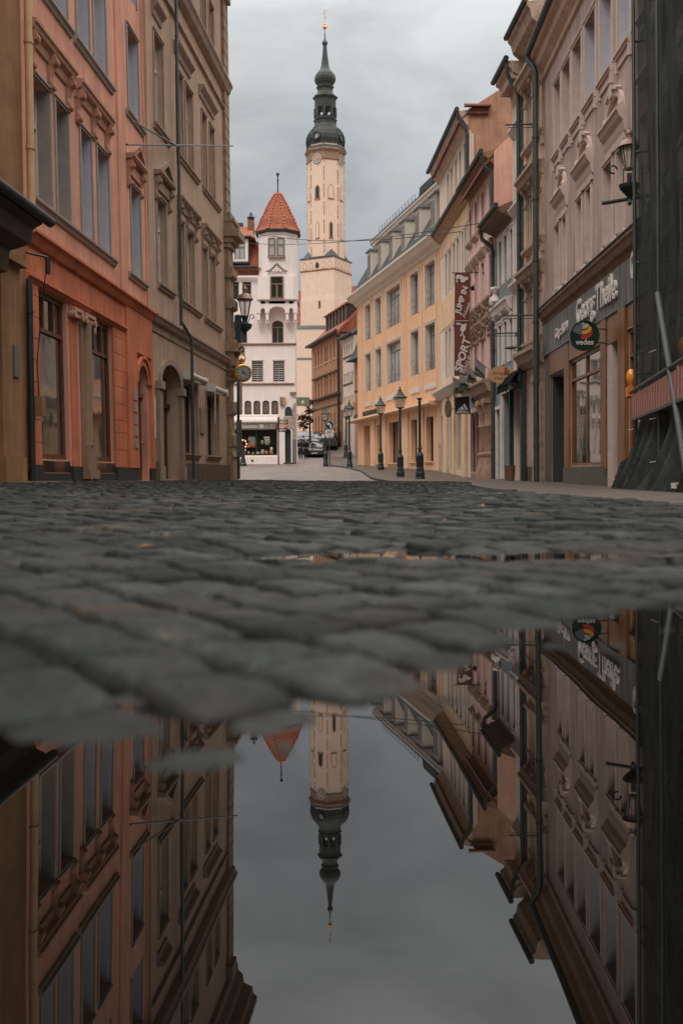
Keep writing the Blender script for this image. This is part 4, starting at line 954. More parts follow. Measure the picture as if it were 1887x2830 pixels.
capi_('emblem_yellow', (.62, .30, .03), [(880, 590), (890, 508), (960, 490), (1020, 455), (1050, 405), (1090, 440), (1095, 480), (1050, 545), (975, 580)])
capi_('emblem_cream', (.42, .42, .36), [(895, 475), (895, 400), (940, 380), (965, 350), (1010, 365), (1040, 395), (1010, 440), (950, 465)])
capi_('emblem_tip', (.55, .53, .50), [(880, 340), (910, 332), (950, 348), (925, 372), (897, 385)])
capi_('emblem_grey', (.11, .13, .125), [(885, 385), (888, 560), (850, 600), (770, 560), (690, 530), (680, 470), (730, 395), (810, 345), (870, 335)])
MT = Matrix.Identity(4)
def vT(fr, s, z, n=.06, rot=0): 
    M4 = Matrix.Identity(4); X, Y, Z = fr.u, Vector((0, 0, 1)), fr.N
    for i in range(3): M4[i][0], M4[i][1], M4[i][2] = X[i], Y[i], Z[i]
    M4.translation = fr.P(s, n, z); return M4 @ Matrix.Rotation(rot, 4, 'Z')
text_mesh('lettering', 'vedes', .19, vT(vf, 0, -.165), M_text, bd, .003, .003)
m = MB()
for dz in (.17, -.17): m.tube([vs + Vector((r_ * .9, 0, dz)), vs + Vector((.66, .12, dz))], .018, 6)
m.tube([vs + Vector((.66, .12, -.24)), vs + Vector((.66, .12, .24))], .025, 6); m.build('bracket', M_zinc, t_)
# ---- tan ornamented house ----------------------------------------
S = R2.s
def sD(D): return (D - 33) / 23 * R2.L
def orn(m, fr, s0, s1, z, h, n=.08):           # carved frieze: knobs and swags
    k = max(3, int((s1 - s0) / .28)); st = random.getstate(); random.seed(int(z * 10))
    for i in range(k):
        q = s0 + (s1 - s0) * (i + .5) / k
        m.sphere(fr.P(q, n * .4, z + h * .6), h * .3, 8, sc=(.8, .8, 1)); m.sphere(fr.P(q + .05, n * .5, z + h * .2), h * .2, 6); m.sphere(fr.P(q - .08, n * .4, z + h * .85), h * .16, 6)
    random.setstate(st)
Bt = Bld('tan_stucco_house', R2, 0, sD(35.8), 15.4, P_tan, 'narrow tan house with carved hoods, next to the tall grey drainpipe', base=-.05)
e_ = sD(35.8)
for z in (4.85, 8.1, 11.6):
    hh = 2.0
    for a, b in ((.35, 1.1), (1.55, 2.3)): win(Bt, a, b, z, z + hh - .25, dp=.25, sur=P_tanT, sw=.12, glass=M_glassL)
    def hd(m):
        m.run(R2, [(-.01, z + hh + .42), (.42, z + hh + .36), (.42, z + hh + .26), (.34, z + hh + .2), (.28, z + hh + .04), (.12, z + hh - .06), (-.01, z + hh - .1)], .1, e_ - .05)
        for q in (.25, 1.32, 2.45): scroll(m, R2, q, .2, z + hh + .1, .8, .2)
        orn(m, R2, .3, e_ - .2, z + hh - .2, .25)
    Bt.mb('carved_hood', P_tanT, hd)
    Bt.mb('pilaster', P_tan, lambda m: [m.box(R2, q - .13, q + .13, -.01, .09, z - .6, z + hh - .12) for q in (.2, 1.32, 2.5)])
    Bt.mb('window_ledge', P_tanT, lambda m: m.run(R2, [(-.01, z - .08), (.18, z - .1), (.18, z - .2), (.08, z - .32), (-.01, z - .36)], 0.05, e_))
Bt.mb('shop_cornice', P_tanT, lambda m: m.run(R2, [(-.01, 4.5), (.46, 4.4), (.46, 4.28), (.38, 4.2), (.3, 4.0), (.1, 3.85), (-.01, 3.8)], .05, e_ - .02))
Bt.mb('main_cornice', P_tanT, lambda m: (m.run(R2, [(-.01, 15.6), (.6, 15.55), (.6, 15.4), (.5, 15.3), (.42, 15.0), (.2, 14.8), (-.01, 14.7)], -0.1, e_), orn(m, R2, .1, e_, 14.3, .35)))
gutter(Bt.o, R2, -.1, e_ + .1, .64, 15.62, .10, M_zincD)
q0, q1 = S(1461, 1200), S(1470, 1200)
Bt.holes.append((.5, 1.25, -.1, 3.1, .5, 0)); Bt.mb('door', M_woodD, lambda m: m.face(R2, .45, 1.3, -.2, 3.2, -.48))
Bt.mb('door_surround', P_tanT, lambda m: (m.box(R2, .3, .5, 0, .1, -.2, 3.3), m.box(R2, 1.25, 1.45, 0, .1, -.2, 3.3), m.box(R2, .3, 1.45, 0, .14, 3.3, 3.55)))
Bt.mb('plinth', M_stoneD, lambda m: m.box(R2, 1.45, e_ - .35, -.01, .08, -.6, .45))
pipe(Bt.o, R2, e_ - .45, .14, -.1, 3.7, .06, M_zincD)
Bt.finish(); roof(Bt, over=.05, h=4)
# ---- tall white and teal house -------------------------------------
a_, b_ = sD(35.8), sD(37.8)
Bw = Bld('white_and_teal_house', R2, a_, b_, 14.6, P_creW, 'very narrow tall house with teal corner strip, dentil eaves and black awning', base=0)
for z in (4.9, 7.7, 10.6, 12.9)[:3]:
    win(Bw, a_ + .55, a_ + 1.2, z, z + 1.8, dp=.2, sur=P_bluT, sw=.12, glass=M_glassL)
    Bw.mb('window_hood', P_bluT, lambda m: m.run(R2, [(-.01, z + 2.3), (.24, z + 2.27), (.24, z + 2.2), (.16, z + 2.1), (.06, z + 1.98), (-.01, z + 1.95)], a_ + .3, b_ - .2))
Bw.mb('pilaster', P_teal, lambda m: (m.box(R2, a_ + .02, a_ + .28, -.01, .12, 3.4, 13.6),))
Bw.mb('eaves', P_tan, lambda m: (m.run(R2, [(-.01, 14.8), (.62, 14.8), (.62, 14.62), (.5, 14.55), (.42, 14.4), (.1, 14.3), (-.01, 13.7)], a_, b_), [m.box(R2, a_ + .06 + k * .16, a_ + .14 + k * .16, .1, .48, 14.2, 14.42) for k in range(int((b_ - a_) / .16))]))
gutter(Bw.o, R2, a_ - .1, b_ + .2, .68, 14.85, .1, M_zincD)
pipe(Bw.o, R2, a_ + .15, .2, 3.5, 13.6, .07, M_zinc, top=[(a_ + .15, .25, 13.8), (a_ + .05, .6, 14.3), (a_ + .05, .65, 14.8)])
0 and Bw.mb('scroll_pediment', P_bluT, lambda m: (m.tube([R2.P(a_ + .3, .1, 8.0), R2.P(a_ + .3, .35, 8.0)], .14, 12), m.tube([R2.P(b_ - .3, .1, 8.0), R2.P(b_ - .3, .35, 8.0)], .14, 12)))
Bw.holes.append((a_ + .2, b_ - .1, -.1, 3.3, 1.0, 0))
Bw.mb('shop_door', P_teal, lambda m: (m.face(R2, a_ + .1, b_, -.2, 3.4, -.95), m.box(R2, a_ + .3, a_ + .36, -.95, -.9, 0, 3)))
Bw.mb('shop_frame', pmat('dark_green_shop_paint', (.02, .04, .034), rough=.5, var=.3), lambda m: (m.box(R2, a_, a_ + .2, 0, .16, -.3, 3.6), m.box(R2, b_ - .1, b_, 0, .16, -.3, 3.6), m.box(R2, a_, b_, .0, .2, 3.3, 3.9)))
def awn(m):
    n_ = 14
    for i in range(n_):
        s0, s1 = a_ + (b_ - a_) * i / n_, a_ + (b_ - a_) * (i + 1) / n_; w0 = .05 * math.sin(i * 1.9); w1 = .05 * math.sin((i + 1) * 1.9)
        for (na, za), (nb, zb) in (((.05, 4.0), (.3, 3.8)), ((.3, 3.8), (.6, 3.4)), ((.6, 3.4), (.62, 3.15))):
            m.quad([R2.P(s0, na, za + w0 * na), R2.P(s1, na, za + w1 * na), R2.P(s1, nb, zb + w1 * nb), R2.P(s0, nb, zb + w0 * nb)])
    m.tube([R2.P(a_, .6, 3.39), R2.P(b_, .6, 3.39)], .025, 6)
    for s in (a_ + .05, b_ - .05): m.tube([R2.P(s, 0.1, 3.2), R2.P(s, .6, 3.39)], .02, 6)
Bw.mb('awning', M_awn, awn)
Bw.finish(); roof(Bw, over=.05, h=3.5)
tb = R2.P(a_ + .1, .55, .0)
m = MB(); m.lathe(tb, [(.15, -.1), (.17, .12), (.19, .42), (.2, .5), (.17, .5)], 14)
tag(m.build('clay_planter', pmat('terracotta', (.15, .075, .045), rough=.7, var=.3), loc=tb), 'brown clay tub on the pavement in front of the narrow teal-trimmed house', 'planter')
# ---- low blue-grey house -------------------------------------------
a_, b_ = sD(37.8), sD(41)
Bb = Bld('blue_grey_house', R2, a_, b_, 10.2, P_blu, 'low blue-grey house with white window frames between the pink house and the narrow teal one', base=0)
for x0, x1 in ((1380, 1388), (1395, 1403), (1411, 1419)):
    for z0, z1, yr_ in ((4.45, 6.05, 950), (7.55, 9.35, 700)):
        win(Bb, S(x0, yr_), S(x1, yr_), z0, z1, dp=.16, sur=P_bluT, sw=.17, glass=M_glassL, surp=.06)
Bb.mb('carved_hood', P_bluT, lambda m: (m.run(R2, [(-.01, 6.9), (.28, 6.85), (.28, 6.76), (.22, 6.7), (.18, 6.5), (.1, 6.42), (-.01, 6.38)], a_ + .1, b_ - .08), [scroll(m, R2, q, .2, 6.5, .5, .16) for q in (a_ + .3, (a_ + b_) / 2, b_ - .3)]))
def bust(m):
    c = R2.P(b_ - .75, .18, 6.9)
    m.lathe(c, [(.2, 0), (.24, .12), (.2, .28), (.09, .38), (.08, .46)], 10); m.sphere(c + Vector((0, 0, .58)), .15, 10, sc=(.9, .95, 1.15)); m.sphere(c + Vector((-.1, -.03, .56)), .035, 6)
    for k in range(9): m.sphere(c + Vector((.12 * math.cos(k * .7), .12 * math.sin(k * .7), .64 + .04 * math.sin(k * 2))), .06, 6)
    m.sphere(c + Vector((0, .34, .1)), .16, 8, sc=(1, 1.3, .6)); m.sphere(c + Vector((0, -.34, .1)), .16, 8, sc=(1, 1.3, .6))
Bb.mb('stone_bust', P_bluT, bust, True)
Bb.mb('curved_panel', pmat('plain_grey_panel', (.17, .19, .195), rough=.8), lambda m: m.prism(R2, [(a_ + .5, 6.95)] + [(s, z) for s, z in arc(a_ + .5, b_ - .35, 7.0, .55, 12)] + [(b_ - .35, 6.95)], .0, .06))
Bb.mb('shop_surround', P_bluT, lambda m: [(m.box(R2, x0 - .12, x0, 0, .09, 0, zt), m.box(R2, x1, x1 + .12, 0, .09, 0, zt), m.box(R2, x0 - .12, x1 + .12, 0, .11, zt, zt + .14)) for x0, x1, zt in ((S(1414, 1200), S(1392, 1200), 3.3), (S(1386, 1200), S(1376, 1200), 2.75))])
for x0, x1, zt in ((1414, 1392, 3.3), (1386, 1376, 2.75)):
    win(Bb, S(x0, 1200), S(x1, 1200), .3, zt, dp=.3, frame=P_blu, glass=M_glassS, cols=1, tr=.82, name='shop_window')
Bb.mb('eaves', pmat('brown_soffit', (.16, .10, .065), rough=.8), lambda m: m.run(R2, [(-.01, 10.4), (.6, 10.15), (.6, 10.05), (-.01, 9.75)], a_, b_))
gutter(Bb.o, R2, a_ - .1, b_ + .05, .64, 10.22, .09, M_zincD)
pipe(Bb.o, R2, b_ - .05, .12, 0, 9.2, .085, M_zinc, top=[(b_ - .05, .14, 9.35), (b_ - .02, .55, 9.7), (b_, .62, 10.1)])
Bb.finish(); roof(Bb, over=.3, h=3.2, mat=M_tileB)
# ---- pink house ----------------------------------------------------
a_, b_ = sD(41), sD(46.7)
Bp = Bld('pink_house', R2, a_, b_, 13.2, P_pnk, 'pink house with rows of bracketed brown hoods, behind the tall brown sports banner', base=.02)
cols_ = ((1353, 1361.5), (1331, 1339), (1312.5, 1320), (1297, 1303))
for x0, x1 in cols_:
    for z0, z1, yr_ in ((4.75, 6.0, 970), (7.75, 9.25, 760), (10.85, 12.3, 560)):
        s0, s1 = S(x1, yr_), S(x0, yr_)
        win(Bp, s0, s1, z0, z1, dp=.2, sur=P_pnk, sw=.1, glass=M_glassL)
        if z0 > 10: Bp.mb('window_sill', P_pnkT, lambda m: (m.run(R2, [(-.01, z0 - .05), (.2, z0 - .08), (.2, z0 - .18), (.06, z0 - .3), (-.01, z0 - .32)], s0 - .15, s1 + .15)))
        elif z0 > 7: Bp.mb('window_hood', P_pnkT, lambda m: (m.run(R2, [(-.01, z1 + .62), (.2, z1 + .58), (.2, z1 + .48), (.14, z1 + .34), (.06, z1 + .2), (-.01, z1 + .18)], s0 - .25, s1 + .25)))
        if z0 < 9:
            zb = z0 - .25 if z0 > 7 else 6.75
            def br(m):
                m.run(R2, [(-.01, zb), (.3, zb - .03), (.3, zb - .13), (.24, zb - .2), (.18, zb - .3), (-.01, zb - .34)], s0 - .3, s1 + .3)
                for q in (s0 - .12, s1 + .12): scroll(m, R2, q, .17, zb - .28, .55, .17)
                m.sphere(R2.P((s0 + s1) / 2, .08, zb - .5), .16, 8)
            Bp.mb('bracketed_ledge', P_pnkT, br)
Bp.mb('shop_cornice', P_pnkT, lambda m: m.run(R2, [(-.01, 4.15), (.55, 4.05), (.55, 3.95), (.4, 3.85), (.3, 3.6), (.1, 3.5), (-.01, 3.2)], a_ + .05, b_))
p0_, p1_ = S(1337, 1200), S(1297, 1200)
Bp.holes.append((p0_, p1_, 0, 3.0, 1.6, 0))
Bp.mb('shop_front', M_woodD, lambda m: (m.face(R2, p0_, p1_, -.1, 3.1, -1.5), m.box(R2, p0_ + .8, p0_ + .9, -1.5, -1.4, 0, 3), m.box(R2, p1_ - .9, p1_ - .8, -1.5, -1.4, 0, 3)))
for q in np.linspace(p0_ + .35, p1_ - .3, 4)[1:]:
    Bp.mb('slender_column', P_pnkT, lambda m: m.lathe(R2.P(q, -.1, 0), [(.12, 0), (.12, .25), (.05, .32), (.05, 2.7), (.11, 2.85), (.13, 3.02)], 10), True)
for x in (1343, 1360):
    q = S(x, 1200)
    def bc(m):
        c = R2.P(q, .12, 0)
        m.lathe(c, [(.3, -.2), (.3, .5), (.24, .6), (.22, .9), (.26, .95), (.26, 1.05), (.2, 1.1), (.18, 2.1), (.24, 2.18), (.2, 2.3), (.19, 2.7), (.3, 2.95), (.34, 3.1), (.2, 3.1)], 14)
        m.box(R2, q - .36, q + .36, -.1, .42, 3.1, 3.3)
    Bp.mb('ornate_column', pmat('rose_brown_stone', (.33, .20, .14), rough=.8, var=.35, scale=5, bump=.006), bc, True)
Bp.mb('eaves', pmat('orange_brown_soffit', (.26, .14, .075), rough=.8), lambda m: m.run(R2, [(-.01, 13.35), (.5, 13.2), (.5, 13.1), (.3, 13.0), (.1, 12.8), (-.01, 12.7)], a_, b_))
gutter(Bp.o, R2, a_ - .1, b_, .58, 13.25, .1, M_zincD)
pipe(Bp.o, R2, a_ + .1, .12, 10.4, 12.3, .07, M_zinc, top=[(a_ + .1, .14, 12.45), (a_ + .05, .5, 12.75), (a_ + .0, .56, 13.2)], clamps=False)
Bp.mb('side_wall', P_pea, lambda m: m.prism(Fr((R2.P(a_ - .01, 0, 0).x, R2.P(a_ - .01, 0, 0).y), (R2.P(a_ - .01, 0, 0).x + 5, R2.P(a_ - .01, 0, 0).y + .26), (0, -1)), [(0, 9), (5.2, 9), (5.2, 17.3), (4, 17.2), (0.0, 13.25)], 0, .04))
Bp.finish(); roof(Bp, over=.5, h=4)
# ---- tall cream house ----------------------------------------------
a_, b_ = sD(46.7), R2.L
Bc = Bld('cream_house', R2, a_, b_, 16.9, P_creW, 'tall cream and white house with brown gable end, between the pink and apricot houses', base=.1)
for x0, x1 in ((1236, 1241.5), (1246, 1251.5), (1258, 1263.5), (1269.5, 1275.5), (1282, 1288), (1293, 1299)):
    win(Bc, S(x1, 480), S(x0, 480), 14.1, 15.85, dp=.2, sur=P_wht, sw=.11, glass=M_glassL)
for x0, x1 in ((1232, 1237.5), (1241.5, 1248), (1254, 1260), (1264, 1270), (1278, 1283), (1286, 1291)):
    for z0, z1 in ((9.7, 11.8), (5.3, 7.75)): win(Bc, S(x1, 900), S(x0, 900), z0, z1, dp=.2, sur=P_wht, sw=.13, glass=M_glassL, surp=.05)
Bc.mb('yellow_facing', P_cre, lambda m: [m.box(R2, a_, b_ - .05, -.005, .03, z0, z1) for z0, z1 in ((4.3, 5.1), (8.0, 9.5), (12.0, 13.0))])
Bc.mb('storey_cornice', pmat('orange_soffit', (.34, .19, .10), rough=.8, var=.2), lambda m: m.run(R2, [(-.01, 13.5), (.45, 13.25), (.45, 13.1), (.3, 13.0), (.1, 12.8), (-.01, 12.75)], a_, b_ + .2))
gutter(Bc.o, R2, a_, b_ + .25, .52, 13.28, .09, M_zincD)
Bc.mb('ground_cornice', P_wht, lambda m: m.run(R2, [(-.01, 4.75), (.5, 4.7), (.5, 4.6), (.4, 4.5), (.15, 4.25), (-.01, 4.2)], a_ + .2, b_ + .15))
for x0, x1 in ((1219, 1226), (1243, 1251), (1262, 1278)):
    win(Bc, S(x1, 1200), S(x0, 1200), .4, 3.4, dp=.3, frame=M_woodD, glass=M_glassS, cols=1, tr=.8, name='shop_window')
Bc.mb('ground_facing', P_cre, lambda m: [m.box(R2, S(x1, 1200), S(x0, 1200), 0, .12, -.4, 4.2) for x0, x1 in ((1214, 1218), (1229, 1240), (1253, 1260), (1280, 1291))])
Bc.mb('eaves', P_tan, lambda m: m.run(R2, [(-.01, 17.0), (.5, 16.95), (.5, 16.85), (.35, 16.6), (.1, 16.3), (-.01, 16.2)], a_, b_ + .2))
gutter(Bc.o, R2, a_ - .1, b_ + .4, .6, 17.0, .11, M_zincD)
pipe(Bc.o, R2, a_ + .15, .12, 13.6, 15.9, .08, M_zinc, top=[(a_ + .15, .14, 16.1), (a_ + .05, .5, 16.6), (a_, .58, 16.95)], clamps=False)
p_ = R2.P(a_ - .012, 0, 0)
gf = Fr((p_.x, p_.y), (p_.x + 5, p_.y + .26), (0, -1))
Bc.mb('gable_wall', P_brn, lambda m: m.prism(gf, [(0, 12.5), (9, 12.5), (9, 17.0), (4.5, 19.9), (0.0, 17.0)], 0, .04))
Bc.mb('gable_pent_roof', M_tileB, lambda m: (m.run(gf, [(0, 17.3), (.4, 17.1), (.4, 17.03), (0, 17.1)], -.2, 1.0), m.box(gf, 0, .9, 0, .2, 16.75, 17.0)))
Bc.finish(); roof(Bc, over=.5, h=2.9, mat=M_tileB)
# ---- apricot mansard house ------------------------------------------
S = R3.s
Y = Bld('apricot_mansard_house', R3, 0, R3.L, 13.2, P_yel, 'apricot house with slate mansard roof and white dormers behind the green lamp posts', depth=10, base=.3)
zt1, zb1 = R3.z(1203, 715), R3.z(1203, 838); zt0, zb0 = R3.z(1203, 888), R3.z(1203, 1018)
colsY = [(1175, 1203, 2), (1135, 1157, 2), (1068, 1107, 4), (1037, 1053, 2), (1009, 1024, 2)]
for x0, x1, n_ in colsY:
    s0, s1 = S(x1, 780), S(x0, 780)
    for z0, z1 in ((zb1, zt1), (zb0, zt0)):
        w_ = win(Y, s0, s1, z0, z1, dp=.32, sur=P_wht, sw=.16, surp=.05, glass=M_glassL, frame=pmat('grey_frame', (.22, .19, .16), rough=.6) if 'grey_frame' not in MATS else MATS['grey_frame'], cols=n_, tr=.8, liner=P_wht)
        m = MB()
        for zz in (z0 + .12, z0 + .55, z0 + .98): m.tube([R3.P(s0, -.1, zz), R3.P(s1, -.1, zz)], .018, 5)
        for k in range(1, 4 * n_): m.tube([R3.P(s0 + (s1 - s0) * k / (4 * n_), -.1, z0 + .12), R3.P(s0 + (s1 - s0) * k / (4 * n_), -.1, z0 + .55)], .008, 4)
        m.build('railing', MATS['grey_frame'], w_)
    zq = zb0 - .95
    Y.mb('white_panel', P_wht, lambda m: m.run(R3, [(-.01, zq + .2), (.08, zq + .18), (.08, zq - .12), (-.01, zq - .18)], s0 - .16, s1 + .16))
def fas(m):
    for x in (1206, 1166, 1122, 1116, 1060, 1030, 1000):
        s = S(x, 900); m.box(R3, s - .07, s + .07, -.01, .045, 4.4, 12.6)
Y.mb('wall_strip', P_yelT, fas)
Y.mb('eaves_cornice', P_wht, lambda m: m.run(R3, [(-.01, 13.4), (.75, 13.37), (.75, 13.25), (.6, 13.12), (.45, 12.95), (.15, 12.85), (.1, 12.7), (-.01, 12.65)], -.5, R3.L + .4))
zc_ = R3.z(1206, 1115)
Y.mb('canopy_ledge', P_yelT, lambda m: m.run(R3, [(-.01, zc_ + .16), (.70, zc_ + .08), (.72, zc_ - .04), (.55, zc_ - .12), (-.01, zc_ - .16)], -.2, R3.L + .6))
for x0, x1, zt in ((1177, 1197, 3.5), (1135, 1152, 3.5), (1074, 1101, 3.6), (1041, 1048, 3.6)):
    win(Y, S(x1, 1200), S(x0, 1200), .95, zt, dp=.35, frame=M_woodD, glass=M_glassS, cols=1, tr=0, fw=.07, name='shop_window', sill=P_yelT, liner=P_yelT)
sd0, sd1 = S(1023, 1200), S(1005, 1200)
Y.holes.append((sd0, sd1, .3, 3.7, .5, 0)); Y.mb('door', pmat('red_brown_door', (.22, .085, .045), rough=.6, var=.2), lambda m: (m.face(R3, sd0, sd1, .2, 3.8, -.45), m.box(R3, sd0 + .2, sd1 - .2, -.45, -.41, 1.0, 2.8)))
Y.mb('pier', P_yelT, lambda m: [m.box(R3, S(x1, 1200), S(x0, 1200), -.01, .10, -.5, 4.0) for x0, x1 in ((1157, 1172), (1108, 1130), (1053, 1069), (1026, 1038))])
# sign letters
ys0, ys1 = S(1046, 1140), S(1006, 1140)
Y.mb('sign_backing', pmat('sign_backing', (.34, .19, .10), rough=.7), lambda m: m.box(R3, ys0 - .6, ys1 + .1, .0, .05, R3.z(1025, 1155), R3.z(1025, 1133)))
fit_text('shop_lettering', 'SCHMUCK&STEIN', R3, ys0 - .5, ys1, (R3.z(1025, 1155) + R3.z(1025, 1133)) / 2, .62, .10, pmat('dark_letters', (.055, .042, .022), rough=.5), Y.o, -1, .02, .03)
# mansard roof
zm0, zm1 = 13.4, 17.3
Y.mb('mansard_roof', M_tileS, lambda m: m.run(R3, [(.45, zm0), (-1.7, zm1 - .2), (-8.5, zm1 - .2), (-10.3, zm0)], -.3, R3.L + .2))
def modc(m):
    m.run(R3, [(-1.9, zm1 + .2), (-1.05, zm1 + .2), (-1.05, zm1 + .05), (-1.25, zm1 - .1), (-1.4, zm1 - .4), (-1.9, zm1 - .5)], -.4, R3.L + .3)
    k = int(R3.L / .35)
    for i in range(k): m.box(R3, i * .35 + .1, i * .35 + .24, -1.4, -1.12, zm1 - .22, zm1 + .02)
Y.mb('upper_cornice', P_wht, modc)
Y.mb('upper_roof', M_tileS, lambda m: m.run(R3, [(-1.0, zm1 + .22), (-5, zm1 + 1.6), (-9.5, zm1 + .22)], -.4, R3.L + .3))
Y.mb('ridge_hood', M_tileS, lambda m: (m.prism(R3, [(1.2, zm1 + .2), (3.4, zm1 + .2), (3.0, zm1 + 1.15), (1.2, zm1 + 1.15)], -4, -1.3),))
Y.mb('roof_hatch', M_tileS, lambda m: (m.prism(R3, [(5.2, zm1 + .2), (8.2, zm1 + .2), (7.8, zm1 + 1.0), (5.2, zm1 + 1.0)], -4, -1.3),))
m = MB()
for k in range(0, 13): m.tube([R3.P(8.5 + k * .75, -1.2, zm1 + .25), R3.P(8.5 + k * .75, -1.2, zm1 + .75)], .015, 4)
for z in (.5, .75): m.tube([R3.P(8.5, -1.2, zm1 + z), R3.P(17.5, -1.2, zm1 + z)], .015, 4)
m.build('snow_rail', M_zinc, Y.o)
dorm = [(1200, 1228), (1155, 1180), (1118, 1138), (1085, 1102), (1054, 1070), (1025, 1040)]
DL = None
for i, (x0, x1) in enumerate(dorm):
    sc = S((x0 + x1) / 2 - 5, 680, -.2) if i else S(1206, 640, -.2)
    sc = max(sc, .75)
    hw = .5; zb, zt = 13.9, 15.9
    m = MB(); m.box(R3, sc - hw, sc + hw, -1.9, .0, zb, zt); d_ = m.build('dormer', P_wht, Y.o)
    m = MB(); m.box(R3, sc - .32, sc + .32, -.0, .01, zb + .35, zt - .3); m.build('dormer_window', M_glassL, d_)
    m = MB()
    for a, b in ((sc - .36, sc - .3), (sc + .3, sc + .36), (sc - .03, sc + .03)): m.box(R3, a, b, -.0, .04, zb + .3, zt - .25)
    m.build('dormer_frame', MATS['grey_frame'], d_)
    m = MB(); m.run(R3, [(-1.9, zt + .2), (.14, zt + .1), (.18, zt), (.04, zt - .02), (-1.9, zt - .02)], sc - hw - .12, sc + hw + .12); m.build('dormer_roof', pmat('dormer_lead', (.22, .23, .25), rough=.45, metal=.3), d_)
Y.finish(top=False)
# ================================================================== the far end of the street
WD = 78.0
P_whi = plaster('white_plaster', (.88, .775, .73), var=.04, streak=.04, patch=-.3)
P_whiT = pmat('rose_stone_band', (.30, .19, .165), rough=.8, var=.2, scale=4)
M_oliv = pmat('olive_frame', (.20, .15, .09), rough=.6)
M_dgreen = pmat('dark_green_frame', (.02, .045, .035), rough=.5)
W = Fr((at(600, 1000, WD).x, WD), (at(820, 1000, WD).x, WD), (0, -1))
def wz(y): return W.z(740, y)
def ws(x, y=1000): return W.s(x, y)
# octagonal stair and bay tower over the corner; the long wing runs left
sL, sR = ws(628), ws(816)
t0, t1 = ws(715, 850), ws(822, 850)
Bh = Bld('white_corner_house', W, ws(560), sR, wz(787), P_whi, 'white corner house with red tiled turret roof and florist window at the street end', base=1.1, depth=2.6, z0=.2)
# wing windows
for x0, x1 in ((604, 628), (637, 662), (671, 696)): win(Bh, ws(x0), ws(x1), wz(827), wz(768), dp=.14, frame=M_oliv, glass=M_glass, cols=1, tr=.68, sur=P_whi, sw=.12)
win(Bh, ws(640), ws(684), wz(948), wz(886), dp=.14, frame=M_oliv, glass=M_glass, cols=2, tr=.68, rise=.35, sur=P_whi, sw=.12)
win(Bh, ws(752), ws(784), wz(948), wz(886), dp=.14, frame=M_oliv, glass=M_glass, cols=2, tr=.70, rise=.35, sur=P_whi, sw=.12)
for x0, x1 in ((640, 664), (696, 727), (755, 786)):
    w_ = win(Bh, ws(x0), ws(x1), wz(1055), wz(997), dp=.14, frame=M_oliv, glass=M_glass, cols=2, tr=.72, sur=P_whiT if 0 else P_whi, sw=.1)
    m = MB()
    for k in range(9):
        z = wz(1050) + k * .17; m.box(W, ws(x0) + .08, ws(x1) - .08, -.11, -.095, z, z + .07)
    m.build('blind', M_lace, w_)
for i in range(5):                                                                       # stained-glass lights
    x0 = 650.5 + i * 24.8; w_ = win(Bh, ws(x0), ws(x0 + 18.5), wz(1145), wz(1107), dp=.12, frame=M_dgreen, glass=pmat('leaded_glass', (.20, .13, .10), rough=.4, var=.7, scale=6) if 'leaded_glass' not in MATS else MATS['leaded_glass'], cols=1, tr=0, rise=.18, fw=.09, name='arched_window')
Bh.mb('string_course', P_whiT, lambda m: [m.run(W, [(-.01, z + .1), (.14, z + .08), (.14, z), (-.01, z - .08)], ws(600), s_) for z, s_ in ((wz(952), sR + .1), (wz(1062), sR - .1))])
Bh.mb('shop_cornice', P_whi, lambda m: m.run(W, [(-.01, wz(1148)), (.12, wz(1149)), (.12, wz(1153)), (.2, wz(1155)), (.3, wz(1162)), (.3, wz(1166)), (.1, wz(1170)), (-.01, wz(1170))], ws(600), ws(770)))
Bh.mb('shop_sign', pmat('sage_green_sign', (.22, .22, .14), rough=.5, var=.3, scale=2), lambda m: m.box(W, ws(641), ws(767), 0, .14, wz(1185), wz(1171)))
fit_text('shop_lettering', 'Blütentraum', W, ws(664), ws(712), wz(1178.5), .42, .16, M_text, Bh.o, 1, .008, .01, .2)
def flower(m, fr, s, z, r, n0, n1):
    for k in range(4):
        a = math.pi / 4 + k * math.pi / 2; m.disc(fr, s + r * .5 * math.cos(a), z + r * .5 * math.sin(a), r * .42, n0, n1, 10)
Bh.mb('flower_emblem', M_text, lambda m: flower(m, W, ws(722), wz(1178), .2, .14, .16))
win(Bh, ws(647), ws(765), wz(1258), wz(1186), dp=.5, frame=M_dgreen, glass=pmat('deep_shop_window', (.010, .010, .008), rough=.08, spec=.3), cols=2, tr=0, fw=.06, name='shop_window')
cl_ = [(.30, .27, .22), (.55, .50, .45), (.35, .10, .04), (.20, .25, .10), (.50, .22, .10)]
for k in range(22):                                                                      # goods in the window
    x = 672 + (k * 37) % 86; h = random.uniform(.12, .35); y = 1254 if k < 12 else 1254 - 9 * (k % 5)
    q = W.P(ws(x), -.3, wz(y)); m = MB()
    if k % 3: m.lathe(q, [(h * .3, 0), (h * .45, h * .5), (h * .3, h)], 8)
    else: m.box(WF(q), -h * .6, h * .6, -.05, .05, 0, h)
    mt = 'ware_%d' % (k % 5); m.build('window_display', MATS.get(mt) or pmat(mt, cl_[k % 5], rough=.6), Bh.o)
m = MB(); m.box(W, ws(685), ws(699), -.44, -.42, wz(1232), wz(1206)); m.box(W, ws(700.5), ws(703), -.44, -.42, wz(1232), wz(1206)); m.build('poster', pmat('grey_poster', (.26, .28, .25), rough=.5, var=.3), Bh.o)
m = MB(); [m.box(W, ws(x), ws(x + w2), -.44, -.42, wz(y), wz(y - h)) for x, y, w2, h in ((727, 1211, 16, 5), (729, 1217, 14, 4), (729, 1223, 15, 3.5), (731, 1229, 10, 4))]; m.build('price_board', M_text, Bh.o)
